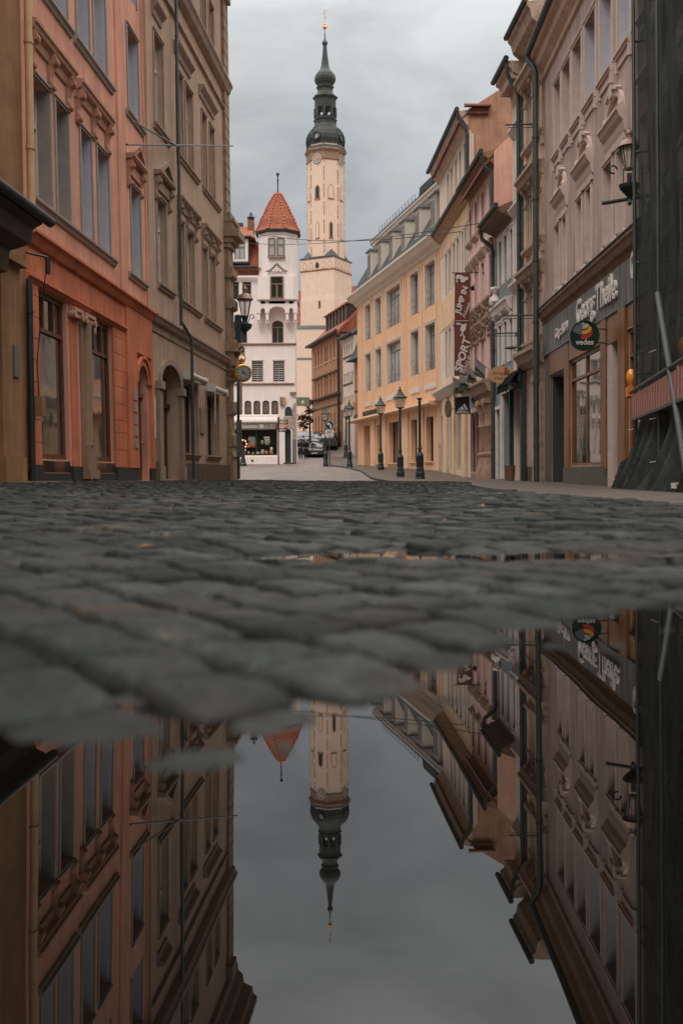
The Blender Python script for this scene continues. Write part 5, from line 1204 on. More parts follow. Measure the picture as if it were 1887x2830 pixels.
Bh.mb('stall_base', P_whi, lambda m: m.box(W, ws(628), ws(768), 0, .1, .3, wz(1262)))
Bh.mb('base_vent', M_stoneD, lambda m: m.box(W, ws(693), ws(699), .1, .12, wz(1276), wz(1270)))
Bh.mb('house_plaque', pmat('striped_plaque', (.45, .22, .12), rough=.5), lambda m: (m.box(W, ws(779.5), ws(787), 0, .25, wz(1120), wz(1098))))
Bh.mb('plaque_green', pmat('plaque_green_paint', (.12, .16, .08), rough=.5), lambda m: m.box(W, ws(774), ws(779.4), 0, .27, wz(1121), wz(1098)))
Bh.mb('niche_hood', P_whiT, lambda m: m.box(W, ws(801), sR + .1, 0, .25, wz(1090), wz(1084)))
# corner entrance under a rounded arch
e0, e1 = ws(786), ws(803)
Bh.holes.append((e0, e1, wz(1279), wz(1186), .35, .25)); Bh.mb('door', M_dgreen, lambda m: (m.face(W, e0, e1, wz(1282), wz(1183), -.33), [m.box(W, e0 + .05, e1 - .05, -.33, -.31, wz(1270) + k * .1, wz(1270) + k * .1 + .05) for k in range(22)]))
Bh.mb('fanlight', M_glass, lambda m: m.prism(W, [(e0, wz(1150))] + arc(e0, e1 + .1, wz(1140), .45) + [(e1 + .1, wz(1150))], .0, .02))
Bh.mb('rusticated_corner', pmat('rough_stone_quoin', (.42, .33, .29), rough=.9, var=.4, scale=6, bump=.02, bscale=6), lambda m: (m.box(W, e1 + .1, sR + .02, -.5, .06, wz(1215), wz(1128)), m.prism(W, [(e0 - .1, wz(1186)), (e1 + .1, wz(1186)), (e1 + .1, wz(1152)), (e0 - .1, wz(1152))], 0, .05), m.prism(W, [(e1 + .1, wz(1128)), (sR + .02, wz(1128)), (sR + .02, wz(1112)), (ws(812), wz(1116))], -.5, .06)))
Bh.mb('grey_quoin', pmat('grey_quoin', (.15, .14, .13), rough=.8), lambda m: m.box(W, e1 + .1, sR + .02, -.5, .07, .3, wz(1215)))
Bh.mb('door_step', M_stoneD, lambda m: m.box(W, e0 - .1, sR + .05, 0, .35, .4, wz(1279)))
# mansard of the wing
zq = wz(765)
Bh.mb('eaves', P_whi, lambda m: m.run(W, [(-.01, zq + .1), (.3, zq + .05), (.3, zq - .1), (.1, zq - .35), (-.01, zq - .4)], ws(560), t0))
gutter(Bh.o, W, ws(560), t0 + .0, .36, wz(740), .1)
Bh.mb('mansard_roof', M_tileR, lambda m: (m.run(W, [(.3, wz(745)), (-.1, wz(735)), (-1.0, wz(660)), (-2.3, wz(660)), (-2.5, wz(745))], ws(560), t0 + .3)))
Bh.mb('upper_roof', M_tileR, lambda m: (m.add([W.P(ws(560), .2, wz(657)), W.P(ws(706), .2, wz(657)), W.P(ws(688), -3, wz(601)), W.P(ws(560), -3, wz(590)), W.P(ws(560), -8, wz(657)), W.P(ws(706), -8, wz(657))], [(0, 1, 2, 3), (3, 2, 5, 4), (1, 5, 2), (0, 3, 4), (0, 4, 5, 1)])))
gutter(Bh.o, W, ws(560), ws(698), .3, wz(656), .1)
Bh.mb('dormer', P_whi, lambda m: (m.box(W, ws(646), ws(688), -1.5, .12, wz(723), wz(661))))
win2 = [(652, 678)]
m = MB(); m.face(W, ws(652), ws(678), wz(716), wz(667), .135); dw = m.build('dormer_window', M_lace, Bh.o)
m = MB(); [m.box(W, ws(a), ws(b), .13, .17, wz(717), wz(667)) for a, b in ((651, 653.5), (664, 666), (677, 679))]; m.box(W, ws(651), ws(679), .13, .18, wz(686), wz(683)); m.build('dormer_frame', M_oliv, dw)
Bh.mb('dormer_cheek', M_slate, lambda m: (m.box(W, ws(643), ws(646), -1.4, .14, wz(727), wz(661)), m.box(W, ws(688), ws(691), -1.4, .14, wz(727), wz(661)), m.box(W, ws(643), ws(691), -.5, .15, wz(728), wz(723))))
Bh.mb('chimney', pmat('brick_chimney', (.28, .10, .06), rough=.9, var=.3, scale=8), lambda m: (m.box(W, ws(680), ws(697), -3, -2.0, wz(625), wz(590))))
Bh.mb('chimney_pot', M_zincD, lambda m: m.lathe(W.P(ws(688), -2.5, wz(590)), [(.25, 0), (.25, .25), (.35, .3), (.15, .5), (.05, .75)], 8))
Bh.mb('skylight', M_zinc, lambda m: m.box(W, ws(625), ws(664), -3.4, -2.9, wz(595), wz(589)))
# the turret: rectangular below, chamfered above
def oct_(c, r, chf):                          # plan of the tower: square with cut front corners
    return [(-r, -r + chf), (-r + chf, -r), (r - chf, -r), (r, -r + chf), (r, r), (-r, r)]
tc_ = ((t0 + t1) / 2); tr_ = (t1 - t0) / 2
def plan(m, sc, off, z0, z1, chf):
    pts = oct_(0, tr_ * sc, chf * sc); n = len(pts)
    lo = [W.P(tc_ + x, off - (y + tr_), z0) for x, y in pts]; hi = [W.P(tc_ + x, off - (y + tr_), z1) for x, y in pts]
    m.add(lo + hi, [tuple(range(n)), tuple(range(n, 2 * n))] + [(i, (i + 1) % n, n + (i + 1) % n, n + i) for i in range(n)])
def turret(m):
    plan(m, 1.0, .9, wz(845), wz(770), .25); plan(m, .985, .88, wz(770), wz(640), 1.15 if 0 else .85)
    plan(m, 1.01, .9, wz(655), wz(648), .85)
Bh.mb('turret', P_whi, turret)
Bh.mb('turret_band', P_whiT, lambda m: plan(m, 1.05, .96, wz(838), wz(833.5), .25))
nT = .9 + .0
def tw(x0, x1, y0, y1, cols, tr, glass):
    m = MB(); m.face(W, ws(x0), ws(x1), wz(y1), wz(y0), nT + .012); p = m.build('turret_window', glass, Bh.o)
    m = MB(); s0, s1, z0, z1 = ws(x0), ws(x1), wz(y1), wz(y0)
    for a, b in ((s0 - .06, s0 + .05), (s1 - .05, s1 + .06)): m.box(W, a, b, nT, nT + .06, z0, z1)
    m.box(W, s0, s1, nT, nT + .06, z0 - .02, z0 + .08); m.box(W, s0, s1, nT, nT + .06, z1 - .05, z1 + .03)
    if tr: m.box(W, s0, s1, nT, nT + .05, z0 + (z1 - z0) * tr - .04, z0 + (z1 - z0) * tr + .04)
    for k in range(1, cols): q = s0 + (s1 - s0) * k / cols; m.box(W, q - .06, q + .06, nT, nT + .05, z0, z0 + (z1 - z0) * (tr or 1))
    m.build('turret_window_frame', M_oliv, p)
tw(747, 763, 666, 715, 1, .6, M_lace); tw(771, 788, 666, 715, 1, .6, M_lace); tw(752, 785, 771, 830, 2, .66, M_glass)
Bh.mb('turret_sill', P_whiT, lambda m: m.box(W, ws(744), ws(793), nT, nT + .18, wz(720), wz(716)))
Bh.mb('turret_pediment', P_whiT, lambda m: m.prism(W, [(ws(738), wz(758)), (ws(747), wz(758)), (ws(769), wz(738)), (ws(791), wz(758)), (ws(799), wz(758)), (ws(797), wz(755)), (ws(791), wz(754)), (ws(769), wz(734)), (ws(747), wz(754)), (ws(741), wz(755))], nT, nT + .12))
Bh.mb('turret_pediment_field', P_whi, lambda m: [m.sphere(W.P(ws(x), nT, wz(y)), .13, 6) for x, y in ((769, 746), (760, 756), (778, 756), (769, 756), (765, 751), (773, 751))])
def arcade(m):
    z1 = wz(838)
    cols = [718, 741.5, 796, 818]
    for a, b in zip(cols, cols[1:]):
        s0, s1 = ws(a) + .14, ws(b) - .14; rise = .45 if b - a > 30 else .28; zs = wz(868)+ (0 if b - a > 30 else .05)
        pts = arc(s0, s1, zs, rise, 12)
        for p, q in zip(pts, pts[1:]): m.quad([W.P(p[0], .9, p[1]), W.P(q[0], .9, q[1]), W.P(q[0], .9, z1), W.P(p[0], .9, z1)]); m.quad([W.P(p[0], .9, p[1]), W.P(q[0], .9, q[1]), W.P(q[0], 0.0, q[1]), W.P(p[0], .0, p[1])])
    for a in cols: m.face(W, ws(a) - .15, ws(a) + .15, wz(870), z1, .899)
    m.face(W, t0, ws(718) - .1, wz(868), z1, .9); m.quad([W.P(t0, .9, z1), W.P(t0, 0, z1), W.P(t0, 0, wz(868)), W.P(t0, .9, wz(868))]); m.quad([W.P(t1, .9, z1), W.P(t1, 0, z1), W.P(t1, 0, wz(868)), W.P(t1, .9, wz(868))])
    for a in cols: m.box(W, ws(a) - .17, ws(a) + .17, .0, .9, wz(870), wz(866)); m.box(W, ws(a) - .1, ws(a) + .1, .3, .85, wz(889), wz(870)); m.box(W, ws(a) - .15, ws(a) + .15, .2, .7, wz(896), wz(888))
Bh.mb('arcade', P_whi, arcade)
zR = wz(638)
def troof(m):
    c = W.P(tc_, .9 - tr_ * .98, zR); vs = []; prof = [(1.18, -.1), (1.03, .28), (.90, .85), (.72, 1.35), (.57, 1.87), (.40, 2.35), (.13, 3.05), (.0, 3.15)]
    n = 8
    for r, z in prof:
        for j in range(n):
            t = math.pi / 8 + 2 * math.pi * j / n; vs.append(c + Vector((r * tr_ * 1.04 * math.cos(t), r * tr_ * 1.04 * math.sin(t), z)))
    m.add(vs, [(i * n + j, i * n + (j + 1) % n, (i + 1) * n + (j + 1) % n, (i + 1) * n + j) for i in range(len(prof) - 1) for j in range(n)])
Bh.mb('turret_roof', M_tileR, troof)
def hips(m):
    c = W.P(tc_, .9 - tr_ * .98, zR); prof = [(1.18, -.08), (1.03, .3), (.90, .87), (.72, 1.37), (.57, 1.89), (.40, 2.37), (.13, 3.07)]
    for j in range(8):
        t = math.pi / 8 + 2 * math.pi * j / 8; P_ = [c + Vector((r * tr_ * 1.04 * math.cos(t), r * tr_ * 1.04 * math.sin(t), z)) for r, z in prof]
        for a, b in zip(P_, P_[1:]):
            k = max(1, int((b - a).length / .22))
            for i in range(k): q = a.lerp(b, i / k); m.tube([q, a.lerp(b, (i + .8) / k)], [.10, .07], 6)
Bh.mb('hip_tile', pmat('pale_hip_tile', (.42, .13, .06), rough=.7), hips)
Bh.mb('turret_gutter', M_zincD, lambda m: m.lathe(W.P(tc_, .9 - tr_ * .98, zR - .28), [(1.10 * tr_, -.02), (1.24 * tr_, .05), (1.25 * tr_, .18), (1.20 * tr_, .18)], 8, rot=math.pi / 8))
Bh.mb('finial', M_zinc, lambda m: m.lathe(W.P(tc_, .9 - tr_ * .98, zR + 3.08), [(.08, 0), (.05, .2), (.05, .9), (.09, 1.0), (.05, 1.1), (.05, 1.3), (.13, 1.42), (.13, 1.5), (.0, 1.6)], 10), True)
Bh.finish()
# ---- church tower ---------------------------------------------------
TD = 150.0; px_ = TD / F
tcx = at(901, 800, TD).x
def tz(y): return at(901, y, TD).z
TP = Vector((tcx, TD + 2.6, 4.5))
P_tow = plaster('pale_apricot_plaster', (.84, .62, .48), var=.05, streak=.05, patch=-.3)
M_quo = pmat('red_brown_quoin', (.42, .20, .11), rough=.8, var=.5, scale=1.2)
M_cop = pmat('dark_copper_roof', (.05, .058, .053), rough=.5, metal=.1, var=.35, scale=1.2, streak=.3)
T = thing('church_tower', TP, 'slender cream octagonal church tower with clocks and a dark onion-domed spire', 'church tower')
c0 = Vector((TP.x, TP.y, 0)); Ro = 52.5 * px_; a0 = -math.pi / 2 + R(-4.9)
def mbT(nm, mat, f, sm=False, par=None): m = MB(); f(m); return m.build(nm, mat, par or T, sm)
mbT('shaft', P_tow, lambda m: m.lathe(c0, [(Ro, tz(712)), (Ro, tz(395))], 8, rot=a0))
def tquo(m):
    for j in range(8):
        t = a0 + 2 * math.pi * j / 8; z = tz(705); k = 0
        p = c0 + Vector((Ro * math.cos(t), Ro * math.sin(t), 0))
        while z < tz(440):
            h = .42 + .3 * ((k * 7 + j * 3) % 4) / 4
            if (k + j) % 5: m.box(WF((p.x, p.y, 0), t), -.09, .03, -.065, .065, z, z + h * .8)
            z += h; k += 1
mbT('quoin', M_quo, tquo)
bsq = a0 + math.pi / 8; Rb = 74 * px_
mbT('base', P_tow, lambda m: (m.lathe(c0, [(Rb, tz(1215)), (Rb, tz(712))], 4, rot=bsq), m.lathe(c0, [(Rb * 1.02, tz(1215)), (Rb * 1.02, tz(830)), (Rb, tz(815))], 4, rot=bsq)))
mbT('base_cornice', M_quo, lambda m: (m.lathe(c0, [(Rb, tz(749)), (Rb * 1.04, tz(747)), (Rb * 1.04, tz(744)), (Rb, tz(743))], 4, rot=bsq)))
def troofs(m):
    m.lathe(c0, [(Rb * 1.05, tz(713)), (Rb * 1.05, tz(711)), (Ro * 1.0, tz(700))], 4, rot=bsq)
    for j in range(4):
        t = bsq + math.pi / 4 + j * math.pi / 2; u = Vector((-math.sin(t), math.cos(t), 0)); o_ = c0 + Vector((math.cos(t), math.sin(t), 0)) * Rb * .72
        o_ = c0 + Vector((math.cos(bsq + j * math.pi / 2), math.sin(bsq + j * math.pi / 2), 0)) * Rb * .95
        ap = c0 + Vector((math.cos(bsq + j * math.pi / 2), math.sin(bsq + j * math.pi / 2), 0)) * Ro * .98 + Vector((0, 0, tz(688)))
        b1 = o_ + Vector((0, 0, tz(711))); q = [c0 + Vector((math.cos(bsq + j * math.pi / 2 + s * .42), math.sin(bsq + j * math.pi / 2 + s * .42), 0)) * Rb * .80 + Vector((0, 0, tz(711))) for s in (-1, 1)]
        m.add([b1, q[0], q[1], ap], [(0, 1, 3), (0, 3, 2), (1, 2, 3)])
mbT('corner_roof', M_cop, troofs)
def faceF(j, R_, rot, n=8):
    """frame on face j of a regular prism, origin at the middle of the face"""
    t = rot + (j + .5) * 2 * math.pi / n; d = R_ * math.cos(math.pi / n); o_ = c0 + Vector((d * math.cos(t), d * math.sin(t), 0))
    u = Vector((-math.sin(t), math.cos(t), 0)); f = Fr((o_.x, o_.y), (o_.x + u.x, o_.y + u.y), (math.cos(t), math.sin(t))); return f
def lancet(m, f, s, w2, z0, z1, n0, n1):
    zs = z1 - w2 * 1.6; m.prism(f, [(s - w2, z0), (s + w2, z0), (s + w2, zs), (s + w2 * .62, zs + w2 * .95), (s, z1), (s - w2 * .62, zs + w2 * .95), (s - w2, zs)], n0, n1)
for j in range(8):
    f = faceF(j, Ro, a0); t = math.degrees(a0 + (j + .5) * math.pi / 4) % 360
    if not (175 < t < 365): continue
    for (zt_, zb_, w2) in ((507, 547, .34), (610, 656, .2)):
        if abs(t - 242) < 30 or abs(t - 287) < 30 or True:
            shp = MB(); lancet(shp, f, 0, w2 + .1, tz(zb_), tz(zt_), .0, .035); sb = shp.build('window_niche', P_whiT if 0 else pmat('niche_rim', (.45, .26, .17), rough=.8) if 'niche_rim' not in MATS else MATS['niche_rim'], T)
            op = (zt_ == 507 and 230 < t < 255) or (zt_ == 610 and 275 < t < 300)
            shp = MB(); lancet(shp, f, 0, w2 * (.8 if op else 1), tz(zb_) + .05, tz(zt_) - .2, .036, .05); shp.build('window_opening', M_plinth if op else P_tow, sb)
            shp = MB(); shp.box(f, -w2 - .15, w2 + .15, 0, .12, tz(zb_) - .12, tz(zb_)); shp.build('window_sill', M_quo, sb)
for j in range(4):                                                    # blind arcade round the base
    f = faceF(j, Rb, bsq, 4); t = math.degrees(bsq + (j + .5) * math.pi / 2) % 360; hw = Rb * math.sin(math.pi / 4)
    if not (175 < t < 365): continue
    for k in range(5):
        s = -hw + (k + .65) * 2 * hw / 5.3
        shp = MB(); lancet(shp, f, s, .36, tz(740), tz(721), .0, .03); sb = shp.build('arcade_niche', MATS['niche_rim'], T)
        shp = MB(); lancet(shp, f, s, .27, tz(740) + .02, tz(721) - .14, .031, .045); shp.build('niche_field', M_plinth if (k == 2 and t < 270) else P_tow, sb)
mbT('base_slit', P_whi, lambda m: m.box(faceF(0, Rb * 1.02, bsq, 4), -.0, .0, 0, 0, 0, 0)) if 0 else None
fB = None
for j in range(4):
    t = math.degrees(bsq + (j + .5) * math.pi / 2) % 360
    if 200 < t < 270: fB = faceF(j, Rb * 1.02, bsq, 4)
if fB:
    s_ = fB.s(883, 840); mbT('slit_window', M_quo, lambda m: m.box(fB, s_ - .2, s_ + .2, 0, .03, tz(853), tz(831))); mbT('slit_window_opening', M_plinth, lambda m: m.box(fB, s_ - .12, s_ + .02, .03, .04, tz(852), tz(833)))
def prof_(m, L_, n=8, rot=None): m.lathe(c0, [(max(r, .3) * px_, tz(y)) for r, y in L_], n, rot=a0 if rot is None else rot)
mbT('clock_storey_cornice', pmat('brown_copper_cornice', (.33, .19, .12), rough=.6, var=.3), lambda m: (prof_(m, [(54, 436), (54, 418), (57, 414), (60, 411), (60, 409), (57, 407)]), prof_(m, [(52.6, 440), (55.5, 438), (55.5, 435.5), (53, 435)])))
mbT('lower_dome', M_cop, lambda m: prof_(m, [(60, 411), (57, 407), (52.5, 398), (52, 390), (54, 378), (52.5, 366), (48, 354), (41, 344), (34, 338), (32, 333)]))
def seams(m):
    for j in range(48):
        t = a0 + 2 * math.pi * j / 48; k = 1 - .076 * (math.sin(math.pi * ((j % 6) / 6)))
        P_ = [c0 + Vector((r * px_ * k * 1.005 * math.cos(t), r * px_ * k * 1.005 * math.sin(t), tz(y))) for r, y in [(57, 407), (52.5, 398), (52, 390), (54, 378), (52.5, 366), (48, 354), (41, 344), (34, 338)]]
        m.tube(P_, .035 if j % 6 else .09, 4)
mbT('standing_seam', M_cop, seams)
mbT('lantern_storey', M_cop, lambda m: (prof_(m, [(32, 333), (31, 330), (31, 321), (34, 318), (34, 316.5), (30, 315), (30, 309)]), prof_(m, [(30, 284), (30, 262), (31, 258), (36, 254), (35, 251), (30, 248), (25, 244), (21.5, 237), (21, 230), (24.5, 226), (25, 222), (22, 218)])))
def lcol(m):
    for j in range(8):
        t = a0 + 2 * math.pi * j / 8; p = c0 + Vector((28.0 * px_ * math.cos(t), 28.0 * px_ * math.sin(t), 0)); m.lathe(p, [(.24, tz(310)), (.24, tz(283))], 6)
        f = faceF(j, 29 * px_, a0); 
        for q in (-.52, .52): m.box(f, q - .09, q + .09, -.2, .02, tz(310), tz(284))
        pts = arc(-.5, .5, tz(288), .3, 8)
        for a, b in zip(pts, pts[1:]): m.quad([f.P(a[0], 0, a[1]), f.P(b[0], 0, b[1]), f.P(b[0], 0, tz(283)), f.P(a[0], 0, tz(283))])
mbT('lantern_column', M_cop, lcol)
mbT('upper_onion', M_cop, lambda m: prof_(m, [(22, 218), (27, 212), (30, 204), (30, 197), (27.5, 188), (21, 180), (14, 172), (11, 162), (8.5, 140), (6.5, 122), (5.3, 110)]))
mbT('spire_knop', M_zinc, lambda m: prof_(m, [(5.3, 110), (5, 106), (8, 101), (8.3, 98), (6, 93), (2.6, 87), (1.5, 80), (2, 77), (1.2, 72), (.8, 62)], 12), True)
mbT('gilded_ball', M_gold, lambda m: (m.sphere(c0 + Vector((0, 0, tz(54))), 6 * px_, 14), m.lathe(c0, [(.1, tz(49)), (.16, tz(46)), (.04, tz(42))], 8)), True)
mbT('weather_vane', M_gold, lambda m: (m.tube([c0 + Vector((0, 0, tz(62))), c0 + Vector((0, 0, tz(2)))], .035, 5), m.box(WF(c0), -.05, .25, -.02, .02, tz(28), tz(25)), m.box(WF(c0), -.25, .05, -.02, .02, tz(16), tz(13)), m.tube([c0 + Vector((-.3, 0, tz(8))), c0 + Vector((.3, 0, tz(8)))], .03, 5)))
for j in range(8):                                                    # two clocks and dome portholes
    t = math.degrees(a0 + (j + .5) * math.pi / 4) % 360
    if 225 < t < 258 or 320 < t < 345:
        f = faceF(j, Ro * 1.02, a0); zc = tz(436)
        d_ = mbT('clock_face', pmat('tower_clock_dial', (.55, .52, .50), rough=.5) if 'tower_clock_dial' not in MATS else MATS['tower_clock_dial'], lambda m: m.disc(f, 0, zc, 13.8 * px_, .02, .12, 32))
        mbT('clock_numerals', M_plinth, lambda m: [m.prism(f, [(.62 * math.sin(a + e) * (1 if i else .68), zc + .62 * math.cos(a + e) * (1 if i else .68)) for i, e in ((1, -.13), (1, .13), (0, .12), (0, -.12))], .12, .14) for a in np.linspace(0, 2 * math.pi, 13)[:-1]], par=T)
        mbT('clock_centre', M_gold, lambda m: m.disc(f, 0, zc, .26, .12, .15, 16))
        mbT('clock_hand', M_gold, lambda m: [m.prism(f, [(sg * (-.06 * math.cos(a)), zc + .06 * math.sin(a)), (sg * l * math.sin(a), zc + l * math.cos(a)), (sg * .06 * math.cos(a), zc - .06 * math.sin(a))], .15, .19) for a, l, sg in ((R(-20), .66, 1), (R(118), .5, 1))])
        g = faceF(j, Ro * .985, a0); mbT('porthole', M_cop, lambda m: (ring(m, type('o', (), {'P': lambda s_, a, b, c: g.P(a, b, c + tz(373))})(), .42, .62, -.05, .3, 16)))
        mbT('porthole_glass', M_lace, lambda m: m.disc(g, 0, tz(373), .42, .05, .12, 14))
mbT('buttress', P_tow, lambda m: [m.box(W2, a, b, 0, dn, 2, zt_) for W2 in (Fr((TP.x - 4.6, TD - 4.2), (TP.x + 4, TD - 4.2), (0, -1)),) for a, b, dn, zt_ in ((0.2, 5.5, .8, tz(922)), (-.6, 5.5, 1.2, tz(1004)))])
mbT('buttress_cap', M_slate, lambda m: [m.run(Fr((TP.x - 4.6, TD - 4.2), (TP.x + 4, TD - 4.2), (0, -1)), [(dn + .1, zt_), (0, zt_ + .6), (-.4, zt_ + .6), (-.4, zt_)], a, 5.5) for a, dn, zt_ in ((0.1, .8, tz(922)), (-.7, 1.2, tz(1004)))])
# nave behind
def nave(x0, x1, ytop, Yd, label):
    a, b = at(x0, ytop, Yd), at(x1, ytop, Yd); f = Fr((a.x, Yd), (b.x, Yd), (0, -1))
    t_ = thing('church_nave', (a.x, Yd, 5), label, 'church')
    m = MB(); m.box(f, 0, f.L, -10, 0, 2, a.z - 9); m.build('wall', P_tow, t_)
    m = MB(); m.run(f, [(.3, a.z - 9.2), (-5, a.z), (-10.3, a.z - 9.2)], -.2, f.L + .2); m.build('roof', M_tileB2, t_)
M_tileB2 = tiles('old_red_tile', (.30, .085, .05), .3, .3, .7)
nave(819, 870, 787, 158, 'strip of red tiled church roof between the white corner house and the cream tower')
nave(940, 1040, 775, 160, 'red tiled church roof above the brown house and behind the apricot house')
# ---- street running up to the right: brown, white and orange houses ---
R4 = Fr((5.35, 75), (-3.1, 108), (-1, -.3))
P_br4 = plaster('brown_ochre_plaster', (.42, .215, .12), var=.1)
P_br4s = plaster('orange_gable_plaster', (.46, .26, .145), var=.12)
S = R4.s
def d4(x): return S(x, 1100)
a_, b_ = d4(942), d4(862)
zt4 = R4.z(936, 914, .4)
Bq = Bld('brown_office_house', R4, a_, b_, zt4, P_br4, 'long brown house with red dormered roof on the rising side street', base=3, depth=9, z0=0)
zs_ = [(R4.z(935, 985), R4.z(935, 940)), (R4.z(935, 1080), R4.z(935, 1040)), (R4.z(935, 1180), R4.z(935, 1137))]
for x in (933, 923.5, 914, 904, 898.5, 888.5, 880, 872):
    for k, (z0, z1) in enumerate(zs_):
        win(Bq, d4(x + 2), d4(x - 1), z0, z1, dp=.15, frame=M_woodD, glass=M_glass, sill=P_cre if k == 0 else P_br4, cols=1, tr=.6, sillp=.16)
        if k == 1: Bq.mb('window_hood', M_stoneD, lambda m: m.box(R4, d4(x + 2) - .25, d4(x - 1) + .25, 0, .35, z1 + .45, z1 + .62))
zc4 = R4.z(942, 1086)
Bq.mb('storey_cornice', M_stoneD, lambda m: (m.run(R4, [(-.01, zc4 + .15), (.4, zc4 + .1), (.4, zc4), (-.01, zc4 - .2)], a_, b_), m.box(R4, a_, b_, 0, .08, zc4 - 1.0, zc4 - .85)))
Bq.mb('bay_niche', M_stoneD, lambda m: (m.box(R4, d4(903) - .3, d4(897) + .3, 0, .3, zc4 - 2.2, zc4 - 1.9),))
Bq.mb('base_course', M_stoneD, lambda m: m.box(R4, a_, b_, 0, .06, 0, 4.3))
gutter(Bq.o, R4, a_ - .2, b_ + .5, .5, zt4 + .15, .14)
Bq.mb('roof', M_tileR, lambda m: (m.run(R4, [(.45, zt4), (-4.5, zt4 + 5), (-9.4, zt4)], a_ - .25, b_ + .3)))
for k in range(7):
    s = a_ + 1.3 + k * (b_ - a_ - 3.0) / 7
    m = MB(); m.box(R4, s - .34, s + .34, -3.2, -.9, zt4 + 1.2, zt4 + 3.0); dd = m.build('dormer', M_woodD, Bq.o)
    m = MB(); m.run(R4, [(-.7, zt4 + 3.0), (-3.6, zt4 + 3.9), (-3.6, zt4 + 3.5), (-.7, zt4 + 2.85)], s - .55, s + .55); m.build('dormer_roof', M_tileR, dd)
    m = MB(); m.box(R4, s + .36, s + .62, -3.0, -.95, zt4 + 1.2, zt4 + 2.9); m.build('dormer_cheek', P_cre, dd)
p_ = R4.P(a_ - .01, 0, 0); g4 = Fr((p_.x, p_.y), (p_.x + 5 * -R4.N.x, p_.y + 5 * -R4.N.y), (.1, -1))
Bq.mb('gable_wall', P_br4s, lambda m: m.prism(g4, [(0, 0), (9, 0), (9, zt4), (4.5, zt4 + 4.9), (0, zt4)], 0, .04))
Bq.mb('verge', M_tileR, lambda m: m.prism(g4, [(-.4, zt4 - .25), (4.5, zt4 + 4.75), (4.5, zt4 + 5.1), (-.4, zt4 + .1)], .04, .3))
pipe(Bq.o, R4, a_ + .15, .2, 2, zt4 - .6, .12, M_zincD, top=[(a_ + .1, .45, zt4)])
Bq.finish(top=True)
# white and orange neighbours
a_, b_ = d4(979), d4(948); zt5 = R4.z(973, 922, .3)
Bv = Bld('small_white_house', R4, a_, b_, zt5, P_creW, 'small white house with lemon gable between the brown house and the apricot house', base=2, depth=7, z0=0)
for x in (972.5, 965.5, 959, 952.5):
    for y0, y1 in ((948, 980), (1026, 1056), (1092, 1128)):
        win(Bv, d4(x + 2), d4(x - 1.2), R4.z(972, y1), R4.z(972, y0), dp=.15, frame=M_woodD, glass=M_glass, cols=1, sill=M_stoneD)
gutter(Bv.o, R4, a_ - .2, b_ + .2, .4, zt5 + .1, .13, M_zincD)
win(Bv, d4(963), d4(955), 2.4, 5.6, dp=.3, frame=M_woodD, glass=M_glassS, cols=1, name='shop_window', sur=P_creW, sw=.3)
Bv.mb('shop_band', P_cre, lambda m: m.box(R4, a_, b_, 0, .2, 6.3, 6.8))
Bv.mb('roof', M_tileS, lambda m: m.run(R4, [(.35, zt5), (-3.5, zt5 + 3), (-7.3, zt5)], a_ - .1, b_))
p_ = R4.P(a_ - .01, 0, 0); g4 = Fr((p_.x, p_.y), (p_.x + 5 * -R4.N.x, p_.y + 5 * -R4.N.y), (.1, -1))
Bv.mb('gable_wall', plaster('lemon_plaster', (.72, .60, .40), var=.06), lambda m: m.prism(g4, [(0, 0), (7, 0), (7, zt5), (3.5, zt5 + 3), (0, zt5)], 0, .04)); Bv.finish()
a_, b_ = d4(1010), d4(980); zt6 = R4.z(985, 1000)
Bo = Bld('small_orange_house', R4, a_, b_, zt6, plaster('dull_orange_plaster', (.50, .26, .16), var=.1), 'small orange house with slate roof squeezed between the small white house and the apricot house', base=1.5, depth=7, z0=0)
for x in (996, 990, 984):
    for y0, y1 in ((1045, 1078), (1112, 1145)): win(Bo, d4(x + 1.6), d4(x - 1.6), R4.z(990, y1), R4.z(990, y0), dp=.15, frame=M_white, glass=M_glassL, cols=1, sill=M_stoneD)
Bo.mb('roof', M_tileS, lambda m: m.run(R4, [(.9, zt6 + .0), (.3, zt6 + .5), (-1.2, zt6 + 3.8), (-7.3, zt6)], a_ - .1, b_))
m = MB(); m.box(R4, d4(993) - .4, d4(988), -1.5, -.3, zt6 + 1.0, zt6 + 2.7); m.build('dormer', P_cre, Bo.o)
Bo.mb('ground_band', M_stoneD, lambda m: m.box(R4, a_, b_, 0, .12, 5.2, 5.5)); Bo.finish()
